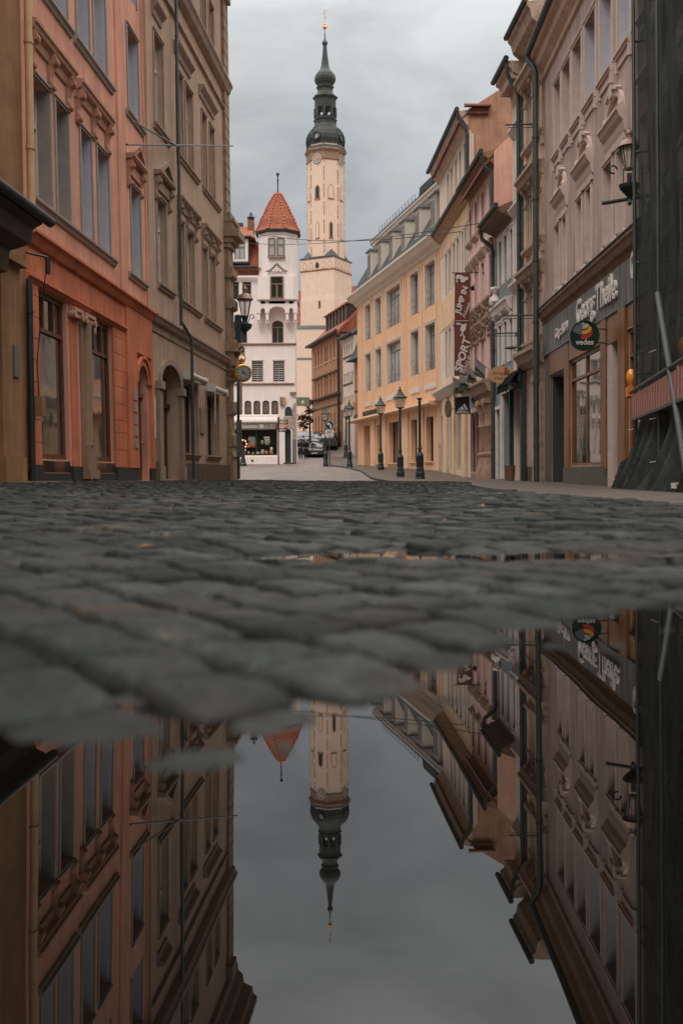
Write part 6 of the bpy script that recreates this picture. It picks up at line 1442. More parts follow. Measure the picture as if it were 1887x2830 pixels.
# ================================================================== street furniture, signs, cars, people
def FW(p, yaw=0.0):                                   # frame facing the viewer: u to the right, N towards -Y
    f = WF(p); c, s = math.cos(yaw), math.sin(yaw); f.u = Vector((c, s, 0)); f.N = Vector((s, -c, 0)); return f
def post_profile(h): return [(.225, 0), (.225, .09), (.20, .12), (.20, .30), (.185, .34), (.165, .42), (.17, .48), (.15, .52), (.135, .62), (.13, .95), (.15, 1.0), (.16, 1.06), (.12, 1.12), (.075, 1.2), (.07, 1.3), (.095, 1.36), (.07, 1.42), (.062, 1.5), (.06, 2.0), (.055, h - .12), (.08, h - .08), (.06, h - .04), (.05, h)]
def lamp_post(name, p, label, h=3.36, lant=True, grp='green candelabra lamp posts along the right kerb'):
    t = thing(name, p, label, 'street lamp', grp); p = Vector(p)
    m = MB(); m.lathe(p, post_profile(h), 12, rot=math.pi / 12); m.build('post', M_iron, t)
    m = MB()
    for k in range(8):
        a = 2 * math.pi * k / 8; q = p + Vector((.135 * math.cos(a), .135 * math.sin(a), 0)); m.tube([q + Vector((0, 0, .58)), q + Vector((0, 0, .98))], .02, 5)
    m.build('base_ribs', M_iron, t)
    if not lant:
        m = MB(); m.lathe(p + Vector((0, 0, h)), [(.05, 0), (.12, .06), (.12, .09), (.05, .1)], 10); m.build('post_cap', M_iron, t); return t
    c = p + Vector((0, 0, h + .05))
    m = MB(); m.lathe(c, [(.05, -.06), (.18, -.01), (.19, .02)], 6); 
    for j in range(6):
        a = 2 * math.pi * j / 6; m.tube([c + Vector((.185 * math.cos(a), .185 * math.sin(a), .0)), c + Vector((.285 * math.cos(a), .285 * math.sin(a), .48))], .012, 5)
    m.build('lamp_frame', M_iron, t)
    m = MB(); m.lathe(c, [(.18, .02), (.275, .47)], 6); m.build('lamp_glass', M_lampglass, t)
    m = MB(); m.lathe(c, [(.03, .05), (.05, .2), (.05, .34), (.01, .4)], 8); m.build('lamp_bulb', M_bulb, t)
    m = MB(); m.lathe(c, [(.30, .45), (.35, .47), (.35, .49), (.2, .62), (.12, .74), (.08, .78), (.09, .84), (.06, .88), (.03, .92), (.045, .96), (.0, 1.06)], 6); m.build('lamp_roof', M_iron, t)
    return t
def gp(x, D, z=None): q = at(x, 1312, D); return Vector((q.x, D, G(D) - .06 if z is None else z))
l0 = lamp_post('street_lamp', gp(1106, 48.4, -.02), 'tall green lamp post with glass lantern next to the headless post')
for x, D, z, lb in ((1052, 59, .34, 'green lamp post with lantern in front of the dark sign letters of the apricot house'), (966, 66, .62, 'green lamp post with lantern at the left edge of the apricot house'), (900, 73, .72, 'green lamp post directly behind the round blue arrow sign')):
    c = copy_tree(l0); c.location = gp(x, D, z); c['label'] = lb
lamp_post('headless_lamp_post', gp(1160, 43, -.05), 'headless green lamp post without lantern, in front of the apricot house', 3.4, False)
# lamp of the far right behind, small
c = copy_tree(l0); c.location = gp(956, 84, 1.6); c['label'] = 'small distant lamp in front of the small white house, behind the bigger lanterns'
# wreath post in front of the florist
wp = gp(672, 76, .95)
t_ = thing('decorated_bollard', wp, 'short green iron post with lit wreath of round bulbs before the florist window', 'bollard')
m = MB(); m.lathe(wp, [(.28, 0), (.28, .1), (.22, .2), (.19, .4), (.2, .45), (.15, .5), (.13, 1.3), (.16, 1.36), (.2, 1.45), (.1, 1.5)], 12); m.build('post', M_iron, t_)
fw = FW(wp)
m = MB(); m.tube([fw.P(.26 * math.cos(a), .1, 1.6 + .26 * math.sin(a)) for a in np.linspace(0, 2 * math.pi, 17)], .09, 8); m.build('wreath', pmat('red_brown_wreath', (.12, .025, .012), rough=.8, bump=.02), t_)
ML = pmat('lit_bulb', (.8, .5, .3), rough=.4); ML.node_tree.nodes['Principled BSDF'].inputs['Emission Color'].default_value = (1, .62, .38, 1); ML.node_tree.nodes['Principled BSDF'].inputs['Emission Strength'].default_value = 1.2
for k in range(7):
    a = R(-40 + k * 43); m = MB(); m.sphere(fw.P(.30 * math.cos(a), .2, 1.6 + .30 * math.sin(a)), .055, 8); m.build('bulb', ML, t_)
# fingerpost with brown boards
fp = gp(770, 74, .95); hf = .2 + (1312 - 1156) * 74 / F - fp.z
t_ = thing('finger_post', fp, 'slim dark finger post with small brown direction boards beside the florist window', 'signpost')
m = MB(); m.tube([fp, fp + Vector((0, 0, hf))], .05, 8); m.lathe(fp + Vector((0, 0, hf)), [(.08, 0), (.08, .08), (.0, .16)], 8); m.build('pole', M_black, t_)
fw = FW(fp); MBR = pmat('brown_sign', (.085, .022, .016), rough=.5); MOR = pmat('orange_sign', (.55, .18, .05), rough=.5)
def tp(y): return .2 + (1312 - y) * 74 / F - fp.z
for sx_, x0, x1, y0, mt in ((1, .05, .72, 1158, MBR), (1, .05, .72, 1166, MBR), (1, .05, .72, 1172.5, MOR), (1, .05, .66, 1180, MBR), (1, .05, .5, 1187, MBR), (-1, -.7, -.05, 1171, MBR), (-1, -.7, -.05, 1179, MBR)):
    m = MB(); m.box(fw, x0, x1, .0, .03, tp(y0 + 5.5), tp(y0)); b_ = m.build('direction_board', mt, t_)
    m = MB()
    for k in (0, 1): m.box(fw, x0 + .05, x1 - .12 - .1 * k, .031, .036, tp(y0 + 1.9 + 2.3 * k), tp(y0 + 1.1 + 2.3 * k))
    m.build('lettering', M_text, b_)
# blue arrow sign with bicycle plate
sp = gp(911, 69, .62)
t_ = thing('arrow_sign', sp, 'round dark blue left-turn arrow sign above a white bicycle plate on a grey pole', 'traffic sign')
fw = FW(sp); k69 = 69 / F
def sz(y): return .2 + (1312 - y) * k69 - sp.z
m = MB(); m.tube([fw.P(0, 0, 0), fw.P(0, 0, sz(1160))], .035, 8); m.build('pole', M_zinc, t_)
MBL = pmat('traffic_blue', (.012, .035, .05), rough=.35); MWH = pmat('traffic_white', (.62, .58, .58), rough=.4)
m = MB(); m.disc(fw, 0, sz(1174), 12.8 * k69, .04, .06, 28); d_ = m.build('sign_disc', MWH, t_)
m = MB(); m.disc(fw, 0, sz(1174), 11.8 * k69, .061, .065, 28); m.build('blue_field', MBL, d_)
def apx(m, pts, n0=.066, n1=.07): m.prism(fw, [((x - 1474) / 5.227 * k69, sz(1174) - (y - 596) / 5.227 * k69) for x, y in pts], n0, n1)
m = MB(); apx(m, [(1484, 640), (1502, 640), (1502, 605), (1496, 585), (1480, 572), (1462, 570), (1472, 555), (1455, 560), (1436, 572), (1452, 598), (1466, 604), (1460, 588), (1476, 590), (1484, 604)]); m.build('arrow', MWH, d_)
zc = sz(1196.5)
m = MB(); m.box(fw, -11.7 * k69, 11.7 * k69, .04, .06, zc - 8.5 * k69, zc + 8.8 * k69); b_ = m.build('bicycle_plate', MWH, t_)
m = MB(); r_ = .085
for s_ in (-.13, .13):
    pts = [(s_ + r_ * math.cos(a), zc + .02 + r_ * math.sin(a)) for a in np.linspace(0, 2 * math.pi, 15)]
    for a, b in zip(pts, pts[1:]): m.tube([fw.P(a[0], .064, a[1]), fw.P(b[0], .064, b[1])], .009, 4)
for a, b in (((-.13, .02), (-.05, .13)), ((-.05, .13), (.08, .13)), ((.08, .13), (.0, .03)), ((.0, .03), (-.05, .13)), ((.0, .03), (-.13, .02)), ((.08, .13), (.13, .02)), ((.07, .17), (.12, .17)), ((-.08, .15), (-.03, .15))): m.tube([fw.P(a[0], .064, zc + a[1]), fw.P(b[0], .064, zc + b[1])], .009, 4)
m.build('bicycle_symbol', M_black, b_)
text_mesh('lettering', 'frei', .10, vT(fw, 0, zc - .14, .063), M_black, b_, .001)
# hanging florist banner and striped plaque already on the house; green banner on the church side
hb = at(837, 1111, 77); t_ = thing('florist_banner', hb, 'sage green hanging sign with four-leaf emblem against the cream church tower', 'shop sign')
fw = FW(hb); k = 77 / F
m = MB(); m.box(fw, -17.5 * k, 18 * k, -.03, .03, -11 * k, 11 * k); b_ = m.build('sign_board', pmat('sage_green_banner', (.17, .18, .09), rough=.6, var=.2), t_)
m = MB(); flower(m, fw, 0, 0, .16, .031, .04); m.build('clover_emblem', M_text, b_)
m = MB(); m.tube([fw.P(-22 * k, 0, 12 * k), fw.P(18 * k, 0, 12 * k)], .03, 6); m.build('bracket', M_zinc, t_)
# ---- banner, flags and signs of the right-hand shops --------------------
BD = 44.4; kb = BD / F
bb = at(1276, 900, BD); t_ = thing('sports_banner', bb, 'tall brown vertical banner reading SPORT and JUMP IN hanging from an iron bracket', 'banner')
fw = FW(bb)
def bx(x): return (x - 1276) * kb
def bz(y): return (900 - y) * kb
def grid_cloth(m, fr, pts, amp=.03, nx=8, nz=20, th=.006):
    (x0, z0), (x1, z1), (x2, z2), (x3, z3) = pts                  # bottom left, bottom right, top right, top left
    vs = []
    for j in range(nz + 1):
        v = j / nz
        for i in range(nx + 1):
            u = i / nx; x = (x0 * (1 - u) + x1 * u) * (1 - v) + (x3 * (1 - u) + x2 * u) * v; z = (z0 * (1 - u) + z1 * u) * (1 - v) + (z3 * (1 - u) + z2 * u) * v
            vs.append((x, amp * (1 - v * .7) * math.sin(u * 7 + v * 3), z))
    n = len(vs); A = [fr.P(x, nn, z) for x, nn, z in vs] + [fr.P(x, nn - th, z) for x, nn, z in vs]
    q = [(j * (nx + 1) + i, j * (nx + 1) + i + 1, (j + 1) * (nx + 1) + i + 1, (j + 1) * (nx + 1) + i) for j in range(nz) for i in range(nx)]
    edge = [i for i in range(nx + 1)] + [(j + 1) * (nx + 1) + nx for j in range(nz)] + [nz * (nx + 1) + i for i in range(nx - 1, -1, -1)] + [j * (nx + 1) for j in range(nz - 1, 0, -1)]
    q2 = [tuple(n + i for i in reversed(f)) for f in q]; q3 = [(edge[i], edge[(i + 1) % len(edge)], n + edge[(i + 1) % len(edge)], n + edge[i]) for i in range(len(edge))]
    m.add(A, q + q2 + q3)
m = MB(); grid_cloth(m, fw, ((bx(1254), bz(1037)), (bx(1296), bz(1038)), (bx(1299), bz(756)), (bx(1257), bz(755))), .012); cl_ = m.build('banner_cloth', pmat('red_brown_cloth', (.16, .042, .026), rough=.8, var=.15, scale=2), t_, True)
def btxt(txt, x, y, size, rot, off=.0, sh=0.0, k=1.0):
    return text_mesh('banner_lettering', txt, size, vT(fw, bx(x), bz(y), .028, R(rot)), M_text, cl_, .002, off, k, sh)
btxt('SPORT', 1277.5, 982, .46, 74, .016, .15, 1.1); btxt('WAGUS', 1288, 1010, .25, 68, .004, .2, .9)
btxt('JUMP IN', 1275.5, 829, .33, 73, .012, 0, 1.05); btxt('Friesen', 1288, 858, .22, 69, .002, .35, 1.1)
m = MB(); m.box(fw, bx(1259), bx(1295), .02, .028, bz(887.3), bz(885.8)); m.build('banner_line', M_text, cl_)
def sil(nm, pts, ox, oy, k, mat=M_text, n=.03):
    m = MB(); m.prism(fw, [(bx(ox + x * k), bz(oy + y * k)) for x, y in pts], n - .008, n); m.build(nm, mat, cl_)
sil('diver_figure', [(148, 210), (165, 155), (205, 145), (240, 152), (290, 165), (330, 200), (375, 185), (425, 235), (395, 250), (355, 270), (330, 300), (270, 310), (245, 290), (250, 250), (210, 225), (180, 240), (190, 290), (175, 320), (155, 280), (165, 240)], 1240, 740, 1 / 7.59)
sil('ball_player_figure', [(150, 1165), (185, 1145), (220, 1165), (270, 1185), (310, 1190), (350, 1170), (372, 1190), (355, 1230), (350, 1300), (300, 1350), (290, 1390), (330, 1440), (300, 1450), (275, 1405), (240, 1450), (235, 1415), (275, 1350), (240, 1320), (235, 1270), (260, 1210), (215, 1190), (185, 1205), (155, 1190)], 1240, 740, 1 / 7.59)
m = MB(); wp_ = R2.P(sD(44.4), 0, 0); 
m.tube([fw.P(bx(1249), 0, bz(754)), Vector((wp_.x, BD, fw.P(0, 0, bz(754)).z))], .022, 6); m.tube([fw.P(bx(1296), 0, bz(754)), Vector((wp_.x, BD, fw.P(0, 0, bz(738)).z))], .018, 6); m.tube([fw.P(bx(1254), 0, bz(1038)), fw.P(bx(1297), 0, bz(1038.5))], .02, 6)
for k in range(5): q = bx(1302 + k * 5); m.tube([fw.P(q, 0, bz(754)), fw.P(q, 0, bz(752 - k * 3))], .012, 5)
m.build('bracket', M_iron, t_)
for i, (x, y) in enumerate(((1340, 756), (1305, 797))):
    q = at(x, y, 43.5 + i * 2); t_ = thing('spotlight', q, ('black spotlight beside the iron bracket of the brown banner', 'black spotlight peeking out right behind the JUMP IN letters of the banner')[i], 'spotlight', 'spotlights on the pink house')
    m = MB(); m.lathe(q, [(.06, -.1), (.1, -.04), (.12, .06), (.05, .12)], 8); m.build('housing', M_black, t_); m = MB(); m.tube([q + Vector((0, 0, .08)), q + Vector((.1, 0, .22)), R2.P(sD(43.5 + i * 2), 0, q.z + .25)], .02, 5); m.build('arm', M_black, t_)
MGF = pmat('grey_flag_cloth', (.22, .205, .20), rough=.8, var=.1); MGG = pmat('dark_green_strip', (.045, .065, .018), rough=.8); 
flags = [((1308, 1037), (1339, 1048), (1341, 1012), (1312, 989), 'heel', 42.6, 'grey shoe-shop flag with black high-heeled shoe'), ((1289, 1057), (1319, 1064), (1311, 1026), (1287, 1008), 'boot', 43.4, 'grey shoe-shop flag with black ankle boot, between the heel flag and the trainer flag'), ((1266, 1077), (1298, 1079), (1292, 1045), (1270, 1033), 'sneaker', 44.2, 'grey shoe-shop flag with black trainer below the boot flag'), ((1252, 1089), (1281, 1086), (1272, 1053), (1250, 1040), 'shoe', 45.0, 'grey shoe-shop flag with low black shoe, lowest of the row')]
SH = {'heel': [(0, .35), (.08, .5), (.05, .3), (.12, .15), (.14, -.1), (.17, -.1), (.16, .1), (.45, .0), (.75, -.12), (.98, -.2), (.95, -.08), (.6, .12), (.4, .28), (.3, .45), (.2, .35), (.12, .62)],
      'boot': [(.02, -.1), (.05, .5), (.12, .55), (.32, .5), (.38, .25), (.6, .12), (.85, .05), (.98, -.12), (.5, -.16), (.1, -.14)],
      'sneaker': [(.02, -.1), (.05, .22), (.12, .3), (.3, .2), (.5, .3), (.58, .2), (.75, .08), (.98, -.02), (.98, -.15), (.3, -.15)],
      'shoe': [(.05, -.1), (.08, .15), (.2, .18), (.4, .1), (.7, 0), (.9, -.12), (.3, -.14)]}
for bl, br, tr_2, tl, kind, D, lb in flags:
    q = at((bl[0] + br[0]) / 2, (bl[1] + tl[1]) / 2, D); fw2 = FW(q); kk = D / F
    t_ = thing('shop_flag', q, lb, 'flag', 'grey shoe flags on a slanting pole')
    cx_, cy_ = (bl[0] + br[0]) / 2, (bl[1] + tl[1]) / 2; X = lambda x: (x - cx_) * kk; Z = lambda y: (cy_ - y) * kk
    m = MB(); grid_cloth(m, fw2, ((X(bl[0]), Z(bl[1])), (X(br[0]), Z(br[1])), (X(tr_2[0]), Z(tr_2[1])), (X(tl[0]), Z(tl[1]))), .01, 6, 6); c_ = m.build('flag_cloth', MGF, t_, True)
    h = 11
    m = MB(); m.prism(fw2, [(X(bl[0] + .5), Z(bl[1] - 2)), (X(br[0] - .5), Z(br[1] - 2)), (X(br[0] - .2), Z(br[1] - h)), (X(bl[0] + .8), Z(bl[1] - h))], .012, .02); m.build('green_strip', MGG, c_)
    x0, y0 = bl[0] + 3, bl[1] - h; sl = (br[1] - bl[1]) / (br[0] - bl[0]); wd_ = (br[0] - bl[0]) - 6
    m = MB(); m.prism(fw2, [(X(x0 + a * wd_), Z(y0 + sl * a * wd_ - 3 - b * wd_ * .8)) for a, b in SH[kind]], .022, .03); m.build('shoe_picture', M_black, c_)
pa, pb_ = at(1353, 1022, 42.2), at(1250, 955, 45.6)
m = MB(); m.tube([R2.P(sD(42.0), 0, pa.z - .12), pa, at(1312, 989, 42.6)], .015, 5); tag(m.build('flag_pole', M_zinc), 'thin slanting pole carrying the grey high-heel flag to the pink house wall', 'pole')
# black banner with three bars
q = at(1277.5, 1121, 45.2); t_ = thing('black_banner', q, 'square black banner with three slanted white bars and the word adidas', 'banner'); fw3 = FW(q); k3 = 45.2 / F
m = MB(); grid_cloth(m, fw3, ((-21 * k3, -23 * k3), (21.5 * k3, -23 * k3), (21.5 * k3, 24 * k3), (-21.5 * k3, 22 * k3)), .006, 6, 6); c_ = m.build('banner_cloth', M_black, t_)
m = MB()
for pts in ([(365, 1040), (405, 1012), (432, 1038)], [(415, 1000), (450, 968), (495, 1040), (440, 1040)], [(463, 950), (500, 922), (568, 1040), (515, 1040)]): m.prism(fw3, [((x - 460) / 6.817 * k3, -(y - 961) / 6.817 * k3) for x, y in pts], .014, .02)
m.build('three_bars', M_text, c_)
text_mesh('banner_lettering', 'adidas', .21, vT(fw3, 0, -(1075 - 961) / 6.817 * k3, .014), M_text, c_, .003, .004, 1.05)
m = MB(); m.tube([fw3.P(-24 * k3, 0, 24 * k3), Vector((R2.P(sD(45.2), 0, 0).x, q.y, q.z + 24 * k3))], .018, 5); m.build('bracket', M_black, t_)
q = at(1308, 1111, 44.2); t_ = thing('grey_panel_sign', q, 'grey hanging panel with dark leafy motif next to the black square banner', 'shop sign'); fw4 = FW(q, R(-35)); k4 = 44.2 / F
m = MB(); m.box(fw4, -.19, .19, -.03, .03, -17 * k4, 17 * k4); c_ = m.build('panel', MGF, t_)
m = MB(); m.box(fw4, -.02, .02, .031, .037, -.14, -.0); [m.disc(fw4, .08 * math.cos(a * 2.1), .06 + .09 * math.sin(a * 1.7), .06, .031, .036, 8) for a in range(7)]; m.build('leafy_motif', M_iron, c_)
m = MB(); m.tube([q + Vector((0, 0, .2)), Vector((R2.P(sD(44.2), 0, 0).x, q.y, q.z + .2))], .015, 5); m.build('bracket', M_black, t_)
q = at(1238, 1130, 50); t_ = thing('oval_wall_shield', q, 'worn dark oval shield on the cream house beside the black banner', 'shop sign'); m = MB(); f5 = FW(q, R(-50)); m.disc(f5, 0, 0, .2, -.04, .04, 20, ry=.42); m.build('shield', M_stoneD, t_)
m = MB(); m.tube([q, Vector((R2.P(sD(50), 0, 0).x, q.y, q.z))], .02, 5); m.build('bracket', M_black, t_)
# oval florist sign
q = at(1384, 1036, 37.6); t_ = thing('oval_shop_sign', q, 'oval orange-beige sign with brown script on the low blue-grey house', 'shop sign'); fw5 = FW(q); k5 = 37.6 / F
m = MB(); m.disc(fw5, 0, 0, 36 * k5, -.03, .03, 36, ry=24 * k5); c_ = m.build('oval_board', pmat('beige_oval', (.50, .28, .14), rough=.6, var=.08), t_)
MBT = pmat('brown_script', (.10, .035, .012), rough=.6)
text_mesh('script', 'Blumen', .14, vT(fw5, -.12, .06, .032), MBT, c_, .002, 0, 1.0, .45); text_mesh('script', '&', .09, vT(fw5, .0, -.03, .032), MBT, c_, .002, 0, 1, .3); text_mesh('script', 'Kreativladen', .14, vT(fw5, .02, -.13, .032), MBT, c_, .002, 0, .85, .4)
m = MB(); m.disc(fw5, .17, .22, .06, .031, .05, 12); m.prism(fw5, [(.1, .0), (.3, .0), (.29, .17), (.12, .17)], .031, .045); m.build('flower_girl_picture', pmat('orange_brown_picture', (.28, .08, .02), rough=.6, var=.5, scale=20), c_)
m = MB(); m.tube([fw5.P(36 * k5, 0, 0), Vector((R2.P(sD(37.6), 0, 0).x, q.y, q.z))], .02, 5); m.build('bracket', M_zinc, t_)
# bare sign arms on the right-hand fronts
for x0, x1, y, D, lb in ((1380, 1482, 803 + 70, 33.8, 'steel sign arm jutting out below the lowest carved hood of the tan house'), (1355, 1440, 922, 37, 'long thin steel arm above the oval orange-beige sign'), (1395, 1478, 345, 34.3, 'steel arm high up beside the carved scroll of the tan house'), (1410, 1471, 961, 35.5, 'short arm lamp with dark head on the tan house front')):
    D0 = D; e_ = R2.P(sD(D0), 0, 0); p0 = at(x0, y, D0); m = MB(); m.tube([p0, Vector((e_.x, D0, p0.z + .02))], .028, 6); m.tube([p0 + Vector((.1, 0, -.09)), Vector((e_.x, D0, p0.z - .09))], .014, 5)
    if 'lamp' in lb: m.sphere(p0, .11, 8, sc=(2.1, .8, .6))
    m.lathe(Vector((e_.x - .02, D0, p0.z - .05)), [(.05, -.06), (.06, 0), (.05, .1)], 8)
    tag(m.build('steel_bracket', M_zinc, loc=p0), lb, 'sign arm', 'steel arms on the right-hand house fronts')
# wall lantern beside the scaffold
cp = at(1738, 466, 20.6); t_ = thing('wall_lantern', cp, 'copper-hooded lantern hanging out at the edge of the green scaffold net', 'street lamp')
lantern(t_, cp, .43)
m = MB(); wall_p = R1.P(R1.s(1790, 500), 0, cp.z - .55)
m.tube([cp + Vector((0, 0, -.32)), wall_p], .03, 6); m.lathe(cp, [(.02, -.75), (.05, -.7), (.03, -.62), (.07, -.55), (.2, -.4), (.22, -.33), (.05, -.3), (.05, -.1)], 12)
for sgn in (-1, 1): m.tube([cp + Vector((sgn * (.25 + .08 * (1 - math.cos(a))), 0, -.02 + .08 * math.sin(a))) for a in np.linspace(0, 5, 9)], .018, 6)
m.tube([cp + Vector((.12, 0, -.35)), cp + Vector((.12, 0, 0))], .012, 5); m.tube([cp + Vector((-.12, 0, -.35)), cp + Vector((-.12, 0, 0))], .012, 5); m.build('bracket', M_iron, t_)
p0 = at(1664, 562, 21); m = MB(); m.tube([p0, R1.P(R1.s(1800, 530), 0, p0.z + .2)], .04, 8); tag(m.build('steel_rod', M_zinc, loc=p0), 'thick steel rod sticking out below the copper lantern by the scaffold', 'rod')
M_strut = pmat('dull_steel', (.09, .10, .098), rough=.6, metal=.2, var=.3)
# ---- scaffold ------------------------------------------------------
SF = Fr((5.31, 18.3), (4.56, 13.55), (-1, 0))
so = SF.P(0, 0, -.05)
SCF = thing('scaffold', so, 'steel tube scaffold standing behind green net on the shop side', 'scaffold')
for s in (0, 2.75, 5.5):
    for n in (0, -.73):
        m = MB(); m.tube([SF.P(s, n, -.12), SF.P(s, n, 14)], .032, 8); m.lathe(SF.P(s, n, -.1), [(.1, -.02), (.1, .0), (.03, .02), (.03, .12), (.055, .14), (.055, .26), (.03, .28)], 8); m.build('standard', M_zinc, SCF, True)
for z in (2.05, 4.05, 6.05, 8.05, 10.05, 12.05):
    m = MB(); m.box(SF, .0, 5.6, -.70, -.26, z, z + .05); m.build('deck', M_woodD, SCF)
    for dz in (.5, 1.0):
        m = MB(); m.tube([SF.P(0, -.25, z + dz), SF.P(5.5, -.25, z + dz)], .024, 6); m.build('guard_rail', M_zinc, SCF)
    m = MB(); a, b = (0, 2.75) if int(z) % 4 else (2.75, 0); m.tube([SF.P(a, -.28, z), SF.P(b, -.28, z + 2)], .026, 6); m.build('diagonal_brace', M_zinc, SCF)
    m = MB(); m.tube([SF.P(0, 0, z - .05), SF.P(0, -.73, z - .05)], .024, 6); m.build('transom', M_zinc, SCF)
m = MB(); m.box(SF, -.3, 2.9, -.6, .1, -.22, -.10); m.build('sole_board', M_woodD, SCF)
for s, z in ((0.0, 2.85), (0, 1.0), (0, .35), (2.75, 2.1), (2.75, 1.05), (2.75, .38)):
    m = MB(); m.tube([SF.P(s, .03, z), SF.P(s - .28, .1, z - .01)], .006, 4); m.build('cable_tie', M_text, SCF)
m = MB(); m.tube([at(1816, 812, 15.4), at(1896, 1310, 12.6)], .045, 10); m.build('raking_strut', M_strut, SCF, True)
M_net = pmat('dark_green_net', (.034, .046, .04), rough=.85, var=.5, scale=2.0, streak=.5)
nt = M_net.node_tree; b = nt.nodes['Principled BSDF']; t = nd(nt, 'ShaderNodeTexCoord'); mpn = nd(nt, 'ShaderNodeMapping'); mpn.inputs['Scale'].default_value = (2.5, 2.5, .5); nt.links.new(t.outputs['Object'], mpn.inputs[0])
nn = nd(nt, 'ShaderNodeTexNoise', i_Scale=1.4, i_Detail=6.0); nt.links.new(mpn.outputs[0], nn.inputs[0]); rr = ramp(nt, [(.3, (.55,) * 3), (.7, (.86,) * 3)]); nt.links.new(nn.outputs['Fac'], rr.inputs[0]); nt.links.new(rr.outputs[0], b.inputs['Alpha'])
def netf(m):
    ns, nz = 60, 70
    def off(s, z): return -.12 + .035 * math.sin(s * 9 + math.sin(z * .9) * 1.3) + .05 * math.sin(s * 3.1 + z * .45) + .02 * math.sin(s * 23 + z * 1.7) - .03 * abs(math.sin(z * math.pi / 2))
    vs = [SF.P(-.02 + 6.2 * i / ns, (off(6.2 * i / ns, z) if i else -.08), z) for z in [1.15 + 12.9 * j / nz for j in range(nz + 1)] for i in range(ns + 1)]
    m.add(vs, [(j * (ns + 1) + i, j * (ns + 1) + i + 1, (j + 1) * (ns + 1) + i + 1, (j + 1) * (ns + 1) + i) for j in range(nz) for i in range(ns)])
no_ = thing('scaffold_net', so, 'dark green dust net hanging over the scaffold, gathered at its foot', 'net')
m = MB(); netf(m); m.build('front_net', M_net, no_, True)
def endnet(m):
    ns, nz = 12, 40
    vs = [SF.P(-.03 + .03 * math.sin(i * 1.7 + j * .3), -1.1 * i / ns, 1.15 + 12.9 * j / nz) for j in range(nz + 1) for i in range(ns + 1)]
    m.add(vs, [(j * (ns + 1) + i, j * (ns + 1) + i + 1, (j + 1) * (ns + 1) + i + 1, (j + 1) * (ns + 1) + i) for j in range(nz) for i in range(ns)])
m = MB(); endnet(m); m.build('end_net', M_net, no_, True)
def skirt(m):
    ns, nz = 90, 26; vs = []
    for j in range(nz + 1):
        t = j / nz
        for i in range(ns + 1):
            u = i / ns; s = (-1.45 * t ** 1.3) * (1 - u) ** 3 + 6.2 * u
            g = math.exp(-((s - 2.75) / .35) ** 2) * math.sin(math.pi * t)
            n = -.10 + .38 * t ** 1.5 + t * (.10 * math.sin(s * 7 + t * 2) + .05 * math.sin(s * 17 - t * 5) + .03 * math.sin(s * 31)) - .22 * g
            vs.append(SF.P(s, n, 1.3 * (1 - t) - .14 * t + .03 * math.sin(s * 5) * (1 - t)))
    m.add(vs, [(j * (ns + 1) + i, j * (ns + 1) + i + 1, (j + 1) * (ns + 1) + i + 1, (j + 1) * (ns + 1) + i) for j in range(nz) for i in range(ns)])
M_net2 = pmat('gathered_net', (.02, .029, .025), rough=.9, var=.5, scale=5, streak=.4)
m = MB(); skirt(m); m.build('gathered_skirt', M_net2, no_, True)
# red and white barrier board, warning lamps
MR = pmat('faded_red', (.42, .085, .05), rough=.5, var=.3, scale=6); MW = pmat('dirty_white', (.36, .30, .27), rough=.5, var=.25, scale=6)
bo = SF.P(.05, .3, 1.4); t_ = thing('barrier_board', bo, 'red and white striped barrier board tied across the scaffold net', 'barrier')
m = MB(); m.box(SF, .12, 6, .06, .085, 1.17, 1.58); m.build('board', MW, t_)
for k in range(22):
    s = .18 + k * .27; m = MB(); m.prism(SF, [(s, 1.19), (s + .13, 1.19), (s + .17, 1.57), (s + .04, 1.57)], .086, .09); m.build('red_stripe', MR, t_)
m = MB(); m.tube([SF.P(.0, .08, 1.66), SF.P(6, .08, 1.66)], .035, 8); m.build('rail', M_zinc, t_); m = MB(); m.box(SF, .12, 6, .05, .10, 1.13, 1.17); m.build('lower_edge', M_zinc, t_)
MO = pmat('orange_plastic', (.75, .20, .015), rough=.35, coat=.3); MA = pmat('amber_lens', (.80, .28, .02), rough=.2, coat=.5)
for (x, y, D, lb) in ((1743, 1066, 18.45, 'amber warning lamp at the far end of the striped barrier board'), (1889, 990, 14.2, 'amber warning lamp cut off by the right photo edge above the striped board')):
    q = at(x, y, D); kq = D / F; fq = FW(q); t_ = thing('warning_lamp', q, lb, 'warning lamp', 'amber warning lamps on the scaffold')
    m = MB(); m.prism(fq, [(-.09, -.20), (.09, -.20), (.09, -.02), (.06, .0), (-.02, .0), (-.09, -.04)], -.05, .06); m.build('battery_case', MO, t_)
    m = MB(); m.box(fq, -.085, .09, -.05, .06, -.225, -.20); m.build('case_foot', M_black, t_)
    m = MB(); m.lathe(q + Vector((.0, 0, .0)), [(.03, 0), (.05, .03), (.085, .1), (.09, .18), (.07, .25), (.03, .3), (.0, .31)], 14); m.build('lens', MA, t_, True)
q = at(1876, 1343, 12.6); t_ = thing('small_carton', q, 'small red and white carton on the pavement at the right photo edge', 'carton'); m = MB(); m.box(FW(q, .2), -.08, .12, -.06, .06, -.03, .04); m.build('carton', MWH, t_); m = MB(); m.box(FW(q, .2), -.08, .0, .061, .064, -.02, .03); m.build('red_print', MR, t_)
